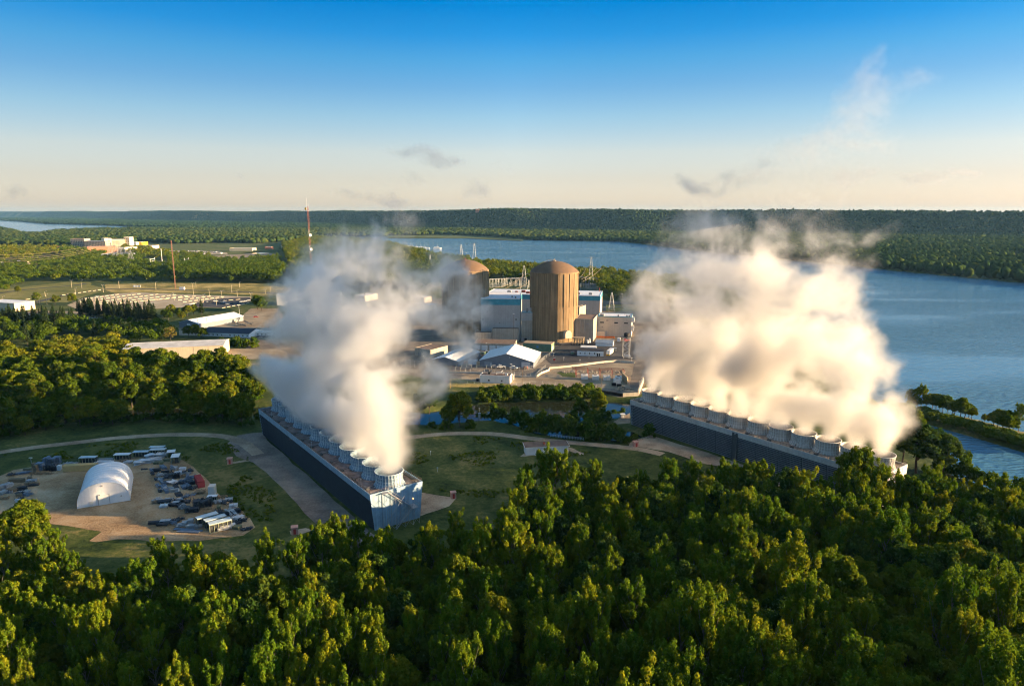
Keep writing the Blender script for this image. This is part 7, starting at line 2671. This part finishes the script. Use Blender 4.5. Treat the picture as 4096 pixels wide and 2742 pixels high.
def car(m):
    r = thing('parked_car', '-', 'car', (0, 0, 0), None, 0, False)
    b = MB()
    pr_ = [(-2.2, .35), (-2.25, .8), (-1.5, .95), (2.0, .85), (2.25, .7), (2.2, .35)]
    n = len(pr_)
    b.add([(x, -.88, z) for x, z in pr_] + [(x, .88, z) for x, z in pr_], [tuple(range(n)), tuple(range(2 * n - 1, n - 1, -1))] + [(i, n + i, n + (i + 1) % n, (i + 1) % n) for i in range(n)])
    b.add([(-1.3, -.68, 1.42), (.5, -.68, 1.42), (.5, .68, 1.42), (-1.3, .68, 1.42), (-1.3, -.68, 1.46), (.5, -.68, 1.46), (.5, .68, 1.46), (-1.3, .68, 1.46)], [(3, 2, 1, 0), (4, 5, 6, 7), (0, 1, 5, 4), (1, 2, 6, 5), (2, 3, 7, 6), (3, 0, 4, 7)])
    b.build('body', m, r)
    g_ = MB().add([(-1.75, -.8, .93), (1.1, -.8, .9), (1.1, .8, .9), (-1.75, .8, .93), (-1.3, -.66, 1.415), (.5, -.66, 1.415), (.5, .66, 1.415), (-1.3, .66, 1.415)], [(4, 5, 6, 7), (0, 1, 5, 4), (1, 2, 6, 5), (2, 3, 7, 6), (3, 0, 4, 7)])
    g_.build('window_glass', M_glass, r)
    for x in (-1.35, 1.35):
        for sy in (-1, 1):
            w = MB().lathe([(.02, -.1), (.33, -.1), (.33, .1), (.02, .1)], 12).build('wheel', M_black, r)
            w.rotation_euler = (math.pi / 2, 0, 0)
            w.location = (x, sy * .8, .33)
    return r


CM = {'white': M_white, 'dark': M_dkstl, 'silver': M_steel, 'red': M_red, 'blue': mat('blue car paint', (.04, .07, .16), .4, .1, 1)}
CP = {k: car(v) for k, v in CM.items()}
cu = set()


def park(k_, n, x, y, rz, label, group=None, sc=1.0):
    q = g(n, x, y)
    if k_ not in cu:
        cu.add(k_)
        r = CP[k_]
        r.location, r.rotation_euler = (q.x, q.y, .17), (0, 0, rz)
        r.scale = (sc,) * 3
        r['label'] = label
        if group:
            r['group'] = group
        return r
    return dup(CP[k_], (q.x, q.y, .17), rz, sc, label, group)


for i, (x, y) in enumerate(((1740, 958), (1760, 957), (1800, 953), (1835, 966), (1850, 964), (1868, 962), (1880, 972), (1900, 972), (1920, 972), (1942, 972), (1600, 980), (1862, 950), (2030, 957), (2050, 955), (2080, 947), (1880, 950), (1905, 980), (1925, 978), (1610, 978), (2020, 958))):
    k_ = ('silver', 'dark', 'white', 'dark', 'silver', 'blue', 'dark', 'silver')[i % 8] if x < 2000 else 'white'
    park(k_, 1, x, y, .5 + rr.uniform(-.1, .1), f'{k_} car parked in the asphalt end of the car park', f'{k_} cars of the asphalt lot')
park('white', 1, 812, 915, .4, 'lone white car among the barrier rows of the car park')
park('red', 1, 2140, 1085, .2, 'red car in the works yard beside the steam')
for i, (x, y) in enumerate(((760, 1098), (800, 1095), (850, 1100), (900, 1098), (950, 1100), (975, 1095), (1000, 1100), (1030, 1098), (600, 1076), (640, 1074))):
    park(('white', 'silver', 'blue', 'dark')[i % 4], 1, x, y, 1.2, f"{('white', 'silver', 'blue', 'dark')[i % 4]} car parked in the lot below the pine belt", f"{('white', 'silver', 'blue', 'dark')[i % 4]} cars below the pine belt")
for i, (x, y) in enumerate(((2165, 1252), (2190, 1253), (2220, 1254), (2250, 1252))):
    park(('dark', 'silver')[i % 2], 1, x, y, .3, f"{('dark', 'silver')[i % 2]} car parked before the white office annex", f"{('dark', 'silver')[i % 2]} cars before the office annex")
for i in range(46):
    x, y = 1320 + 12 * i + rr.uniform(-5, 5), 535 + rr.uniform(-8, 16) + i * .25
    k_ = ('white', 'white', 'silver', 'blue')[i % 4]
    park(k_, 1, min(x, 1850), y, rr.uniform(0, 3), f'{k_} vehicle in the far camping field beyond the grove', f'{k_} vehicles of the far camping field', 1.7)
for i in range(70):
    x, y = rr.uniform(60, 520), rr.uniform(497, 530)
    k_ = ('silver', 'dark', 'blue', 'white')[i % 4]
    park(k_, 1, x, y, .3, f'{k_} car in the crowded far lot left of the hotel', f'{k_} cars of the far hotel lot', 1.25)

# lamp poles of the road and the car park
for i, (x, y, y0) in enumerate(((601, 838, 775), (633, 895, 838), (684, 840, 775), (865, 875, 812), (998, 842, 780), (1305, 855, 790), (1618, 895, 800), (1640, 832, 785), (1752, 908, 845), (1858, 930, 862), (1940, 880, 812), (1985, 912, 855), (2100, 930, 880), (2266, 888, 822), (1703, 955, 890), (1458, 945, 878), (379, 910, 868), (393, 975, 893), (334, 975, 918), (652, 985, 932), (28, 960, 908), (2220, 890, 850), (2005, 835, 790), (1813, 985, 925))):
    p = g(1, x, y)
    h = zat(1, x, y0, p.y)
    pole('slim cream street lamp along the access road and car park', 1, x, y, max(6, h), 1 if i % 3 else 2, mat('cream pole', (.60, .50, .34), .6, .1, 1), 'street lamps of the car park', r=.16, dx=1.2)
wt = thing('radio_mast', 'tall thin red mast standing in the dry field', 'mast', g(1, 1469, 846))
q = g(1, 1469, 846)
ms_ = MB()
for i in range(22):
    z0, z1 = 65 * i / 22, 65 * (i + 1) / 22
    for k in range(3):
        a0, a1 = k * 2.094, (k + 1) * 2.094
        ms_.beam(q + Vector((.6 * math.cos(a0), .6 * math.sin(a0), z0)), q + Vector((.6 * math.cos(a0), .6 * math.sin(a0), z1)), .13)
        ms_.beam(q + Vector((.6 * math.cos(a0), .6 * math.sin(a0), z0)), q + Vector((.6 * math.cos(a1), .6 * math.sin(a1), z1)), .07)
ms_.build('mast', mat('rusty red mast', (.22, .10, .07), .7, .2, .5), wt)
MB().beam(q + Vector((0, 0, 65)), q + Vector((-3, 0, 65.6)), .15).build('antenna_arm', M_rust, wt)
hb = thing('equipment_hut', 'small white equipment hut at the foot of the red mast', 'hut', g(1, 1524, 853))
q = g(1, 1524, 853)
MB().box((q.x, q.y, 1.6), (6.4, 3.4, 3.2)).build('wall', M_white, hb)
MB().box((q.x, q.y, 3.3), (6.8, 3.8, .2)).build('roof', M_white, hb)
q = g(1, 1143, 832)
sg = thing('entrance_sign', 'low white curved sign in the dry field', 'sign', q)
for i in range(3):
    MB().box((q.x - 3.4 + 3.4 * i, q.y + abs(i - 1) * .8, 1.3), (3.2, .4, 2.6), (.25, 0, -.25)[i]).build('panel', M_white, sg)

# the tall communications tower
q = g(2, 705, 1100)
ct = thing('communications_tower', 'tall red and white lattice tower with dishes rising above the left steam', 'tower', q)
HT = 110.0
for i in range(10):
    mb = MB()
    for s_ in range(3):
        z0, z1 = HT * (i * 3 + s_) / 30, HT * (i * 3 + s_ + 1) / 30
        for k in range(3):
            a0, a1 = k * 2.094 + .4, (k + 1) * 2.094 + .4
            v = lambda a, z: q + Vector((1.15 * math.cos(a), 1.15 * math.sin(a), z))
            mb.beam(v(a0, z0), v(a0, z1), .13)
            mb.beam(v(a0, z0), v(a1, z1), .06)
            mb.beam(v(a1, z0), v(a0, z1), .06)
            mb.beam(v(a0, z1), v(a1, z1), .06)
    mb.build('mast_section', mat('dull mast red', (.27, .09, .065), .8, .2, 1) if i % 2 or i > 7 else mat('dull mast white', (.42, .37, .32), .8, .2, 1), ct)
for z, sx, m_ in ((106.5, -1, M_yel), (70, 1, M_white), (50, 1, M_white)):
    MB().lathe([(.05, -.9), (1.3, -.5), (2.0, .3), (2.0, .5), (.05, -.6)], 18).build('dish', m_, ct)
    d_ = [o for o in ct.children if o.name.startswith('dish')][-1]
    d_.rotation_euler = (math.pi / 2, 0, sx * .7)
    d_.location = (sx * 2.4, -1.5, z)
    d_.data.transform(Matrix.Translation((q.x, q.y, 0)))
MB().box((q.x, q.y, 103.5), (3.2, 3.2, .3)).beam(q + Vector((-1, 0, 108)), q + Vector((-1, 0, 122)), .08).beam(q + Vector((1, 0, 108)), q + Vector((1, 0, 115)), .08).build('antenna', M_pale, ct)

# hotel and town
M_cream = mat('cream wall', (.62, .53, .38), .8, .08, .1)
M_taupe = mat('taupe wall', (.36, .30, .24), .8, .1, .1)
M_brick = mat('brick red wall', (.42, .17, .10), .85, .1, .1)


def far_block(lab, name, n, x0, x1, yb, H, D, m, rows_=0, cols=0, mr=None, dy=0.0, cat='building', group=None):
    a, b = g(n, x0, yb), g(n, x1, yb + dy)
    k = Bld(name, lab, a, b, Vector((-.15 * D, D, 0)), H, cat, group)
    k.walls(m).flatroof(mr or M_roofw, .4, m)
    for r_ in range(rows_):
        for c__ in range(cols):
            w = k.L / cols
            k.opening('window', M_glass, 'f', w * (c__ + .5), 2 + (H - 3) * r_ / rows_, w * .45, (H - 3) / rows_ * .5, .15)
    return k


far_block('red-framed hotel wing at the left of the far hotel', 'hotel_wing', 1, 596, 710, 500, 25, 30, M_taupe, 5, 8, M_brick)
k = far_block('taupe hotel wing in the middle of the far hotel', 'hotel_wing', 1, 705, 885, 502, 19, 30, M_taupe, 5, 14, None, 0)
far_block('cream hotel tower right of the taupe wing', 'hotel_wing', 1, 880, 940, 500, 26, 34, M_cream, 1, 3, None, -2)
far_block('cream hotel wing with rows of windows, at the right of the hotel', 'hotel_wing', 1, 940, 1045, 496, 22, 28, M_cream, 6, 12, None, -2)
far_block('cream stair tower at the right end of the hotel', 'hotel_wing', 1, 1042, 1086, 493, 28, 24, M_cream, 5, 3, None, 0)
far_block('white hall with bright yellow end beside the hotel', 'hall', 1, 1090, 1140, 486, 10, 40, M_white)
far_block('bright yellow hall end beside the hotel', 'hall', 1, 1140, 1186, 484, 10, 38, M_yel)
far_block('long brick-red hall in front of the hotel', 'hall', 1, 735, 972, 552, 16, 50, M_brick, 0, 0, M_taupe, -6)
far_block('cream hall beside the brick-red hall', 'hall', 1, 972, 1045, 545, 12, 60, M_cream)
far_block('tan low hall behind the dark trees right of the hotel', 'hall', 1, 1085, 1272, 514, 9, 40, M_cream, 0, 0, M_cream)
far_block('small brick-red house left of the hotel', 'hall', 1, 475, 518, 518, 8, 30, M_brick)
far_block('dark flat-roofed pavilion with pale base before the brick hall', 'pavilion', 1, 850, 1070, 590, 9, 40, M_white, 1, 10, M_slate)
far_block('cream low shed in the far field right of the grove', 'barn', 1, 1920, 2110, 530, 7, 30, M_cream, 0, 0, M_cream)
far_block('tan barn at the far field end beside the steam', 'barn', 2, 355, 455, 697, 9, 30, M_cream)
far_block('red-brown house beside the far barn', 'house', 2, 170, 245, 705, 7, 20, M_brick)
far_block('long cream hall roof left among the far trees', 'hall', 1, 130, 230, 458, 9, 30, M_taupe)
for i, (x, y, w) in enumerate(((450, 622, 34), (500, 622, 28), (60, 640, 36), (165, 640, 30), (240, 640, 28), (20, 648, 20), (290, 480, 26), (170, 490, 40), (215, 485, 36), (110, 485, 20))):
    a, b = g(1, x - w / 2, y), g(1, x + w / 2, y - 1)
    k = Bld('house', 'small pale house among the trees of the far town', a, b, Vector((-2, 12, 0)), 4.0, 'house', 'pale houses of the far town')
    k.gable(M_pale if i % 2 else M_slate, M_cream if i % 3 else M_white, 3.0, bool(i % 2), .4)
    k.opening('window', M_glass, 'f', k.L * .3, 1.2, 1.6, 1.4)
# pylons of the town and their lines
pt = [(930, 592), (972, 605), (1010, 612), (1098, 636)]
for (x, y), (yt, lab) in zip(pt, ((430, 'tall pylon, leftmost of the cluster before the hotel'), (440, 'tall pylon, middle of the cluster before the hotel'), (455, 'tall pylon, rightmost of the cluster before the hotel'), (520, 'single shorter pylon right of the cluster before the hotel'))):
    p = g(1, x, y)
    lattice(lab, p, zat(1, x, yt, p.y), 6.0, [(zat(1, x, yt, p.y) * .72, 10), (zat(1, x, yt, p.y) * .9, 8)])
p0 = g(1, 930, 592)
z0 = zat(1, 930, 430, p0.y)
for i, (dz, ey) in enumerate(((.9, 560), (.8, 585), (.72, 600), (.66, 620))):
    cable('pale overhead line sweeping left from the hotel pylons', p0 + Vector((0, 0, z0 * dz)), g(1, -60, ey, 22), 9, .11, 18, 'overhead lines of the town')
sb = thing('substation_frame', 'pale steel substation frames below the grove', 'substation', g(1, 1280, 668))
for (x, y, w, h) in ((1262, 672, 0, 18), (1300, 665, 0, 18), (1545, 640, 0, 12), (1580, 636, 0, 12), (1360, 660, 0, 34)):
    q = g(1, x, y)
    MB().beam(q, q + Vector((0, 0, h)), .5, 6).build('post', M_pale, sb)
for (x0, y0, x1, y1, z) in ((1262, 672, 1300, 665, 12), (1262, 672, 1300, 665, 16), (1545, 640, 1580, 636, 9), (1300, 665, 1430, 668, 6)):
    MB().beam(g(1, x0, y0) + Vector((0, 0, z)), g(1, x1, y1) + Vector((0, 0, z)), .4).build('beam', M_pale, sb)
for i in range(9):
    q = g(1, 1300 + i * 16, 662)
    MB().box((q.x, q.y, 2.2), (3, 3, 4.4)).beam(q, q + Vector((0, 0, 7)), .3).build('transformer', M_pale, sb)
# silos on the ridge
for (x, h, r_, lab) in ((590, 16, 7, 'red silo on the far ridge, left one of the left pair'), (607, 17, 7, 'red silo on the far ridge, right one of the left pair'), (660, 10, 7, 'pale silo on the far ridge beside the tall elevator'), (680, 13, 7, 'tan silo on the far ridge beside the tall elevator')):
    xx = (CROPS[9][0] + x * CROPS[9][2] - 2048) / FPX
    Y = 4300
    X = xx * Y * .99
    t_ = thing('silo', lab, 'silo', (X, Y, 100))
    MB().lathe([(r_, 98), (r_, 100 + h), (r_ * .5, 103 + h), (.1, 104 + h)], 14, (X, Y, 0)).build('bin', M_brick if 'red' in lab else M_pale, t_)
t_ = thing('grain_elevator', 'tall thin grain elevator on the far ridge', 'elevator', (( CROPS[9][0] + 696 * CROPS[9][2] - 2048) / FPX * 4300 * .99, 4300, 100))
q = t_.location
MB().box((q.x, q.y, 114), (4, 4, 32)).box((q.x, q.y, 128), (7, 5, 5)).build('leg', M_taupe, t_)
jb = thing('jib_machine', 'dark steel conveyor frames lying in the works yard', 'machine', g(1, 2000, 1150))
mb = MB()
for (x0, y0, z0_, x1, y1, z1_) in ((1965, 1160, .5, 2120, 1150, 2.0), (1960, 1140, 1.2, 2060, 1165, .6), (2040, 1135, 2.2, 2110, 1155, .8), (1985, 1135, .2, 2010, 1120, 3.5)):
    a, b = g(1, x0, y0) + Vector((0, 0, z0_)), g(1, x1, y1) + Vector((0, 0, z1_))
    for dz in (0, .8):
        mb.beam(a + Vector((0, 0, dz)), b + Vector((0, 0, dz)), .25)
    for i in range(8):
        mb.beam(a.lerp(b, i / 8), a.lerp(b, (i + 1) / 8) + Vector((0, 0, .8)), .12)
mb.build('frame', M_steel_dk, jb)

# small things standing about the plant yard
for x, y, rz, k_, lab in ((735, 1160, .1, 'silver', 'silver flat vehicle beside the small doors of the slate warehouse'), (790, 1160, .2, 'white', 'white vehicle parked in front of the slate warehouse'), (905, 1170, -.5, 'white', 'white vehicle parked near the roller door of the slate warehouse'),
                          (640, 1035, .3, 'dark', 'dark vehicle parked behind the slate warehouse by the garage row'), (575, 1015, .2, 'dark', 'dark vehicle at the left end of the garage row'), (1930, 905, .4, 'dark', 'dark vehicle under the steam edge beside the pale service building'),
                          (1905, 925, .4, 'red', 'red vehicle beside the white end-on container'), (1300, 960, .1, 'dark', 'dark vehicle at the foot of the sunlit reactor'), (670, 1205, .2, 'dark', 'dark vehicle behind the pump house'), (470, 1120, 1.2, 'red', 'red vehicle left of the pale blue shed container')):
    park(k_, 3, x, y, rz, lab, None, 1.25)


def box_thing(name, lab, cat, n, x, y, w, d, h, m, rz=0.0):
    """A small cabinet with its lid and skids."""
    q = g(n, x, y)
    r = thing(name, lab, cat, (q.x, q.y, .15), None, rz, False)
    MB().box((0, 0, h / 2 + .15), (w, d, h)).build('body', m, r)
    MB().box((0, 0, h + .2), (w + .15, d + .15, .1)).build('lid', M_steel, r)
    MB().box((-w * .3, 0, .07), (.25, d, .14)).box((w * .3, 0, .07), (.25, d, .14)).build('skid', M_steel_dk, r)
    return r


for nm, lab, cat, x, y, w, d, h, m in (('waste_skip', 'green and yellow waste skip in front of the office trailer', 'skip', 1428, 1040, 2.6, 1.6, 1.6, M_green), ('tool_cabinet', 'red tool cabinet at the warehouse corner on the asphalt', 'cabinet', 1266, 1098, 1.4, 1.2, 1.7, M_red),
                                       ('storage_bin', 'green storage bin behind the slate warehouse roof, left one', 'bin', 630, 1040, 3, 2, 1.6, M_green), ('storage_bin', 'olive storage bin behind the slate warehouse roof, right one', 'bin', 665, 1035, 2.4, 2, 1.8, M_olive),
                                       ('pump_skid', 'white pump skid at the foot of the lattice stair tower', 'pump', 1915, 1070, 4.4, 2.4, 1.4, M_pale), ('spoil_box', 'tan spoil box behind the office trailers', 'box', 1790, 1010, 5, 3, 1.8, M_tan), ('tool_cabinet', 'small red cabinet on the grass bank near the left steam', 'cabinet', 300, 1295, 1.8, 1.4, 1.6, M_red),
                                       ('valve_box', 'black valve box before the pump house end', 'box', 580, 1285, 1.4, 1.2, 1.6, M_black), ('cable_reel_stand', 'dark cable stand beside the roller door of the slate warehouse', 'stand', 1010, 1172, 2.6, 1.6, 1.8, M_rust), ('transformer', 'grey transformer at the left foot of the fuel building', 'transformer', 985, 925, 2.4, 2, 2.2, M_hvac),
                                       ('storage_tank', 'white tank skid by the annexes', 'tank', 930, 925, 2.2, 2, 2.4, M_pale), ('switch_box', 'grey switch box at the foot of the pipe building', 'box', 1560, 945, 2.2, 1.8, 2.2, M_hvac)):
    box_thing(nm, lab, cat, 3, x, y, w, d, h, m, rr.uniform(-.3, .3))
# ------------------------------------------------------------------ air
hz = MB()
hz.box((-1500, 8000, 95), (30000, 19000, 206))
hzm = bpy.data.materials.new('haze air')
hzm.use_nodes = True
t = hzm.node_tree
t.nodes.remove(t.nodes['Principled BSDF'])
pv = t.nodes.new('ShaderNodeVolumePrincipled')
pv.inputs['Color'].default_value = (0.30, 0.62, 1.0, 1)
pv.inputs['Density'].default_value = 2.0e-5
pv.inputs['Anisotropy'].default_value = 0.1
t.links.new(pv.outputs[0], t.nodes['Material Output'].inputs['Volume'])
hz_o = hz.build('haze', hzm)
hz_o['kind'] = 'stuff'
hz_o['label'] = 'thin blue evening haze over the river valley'
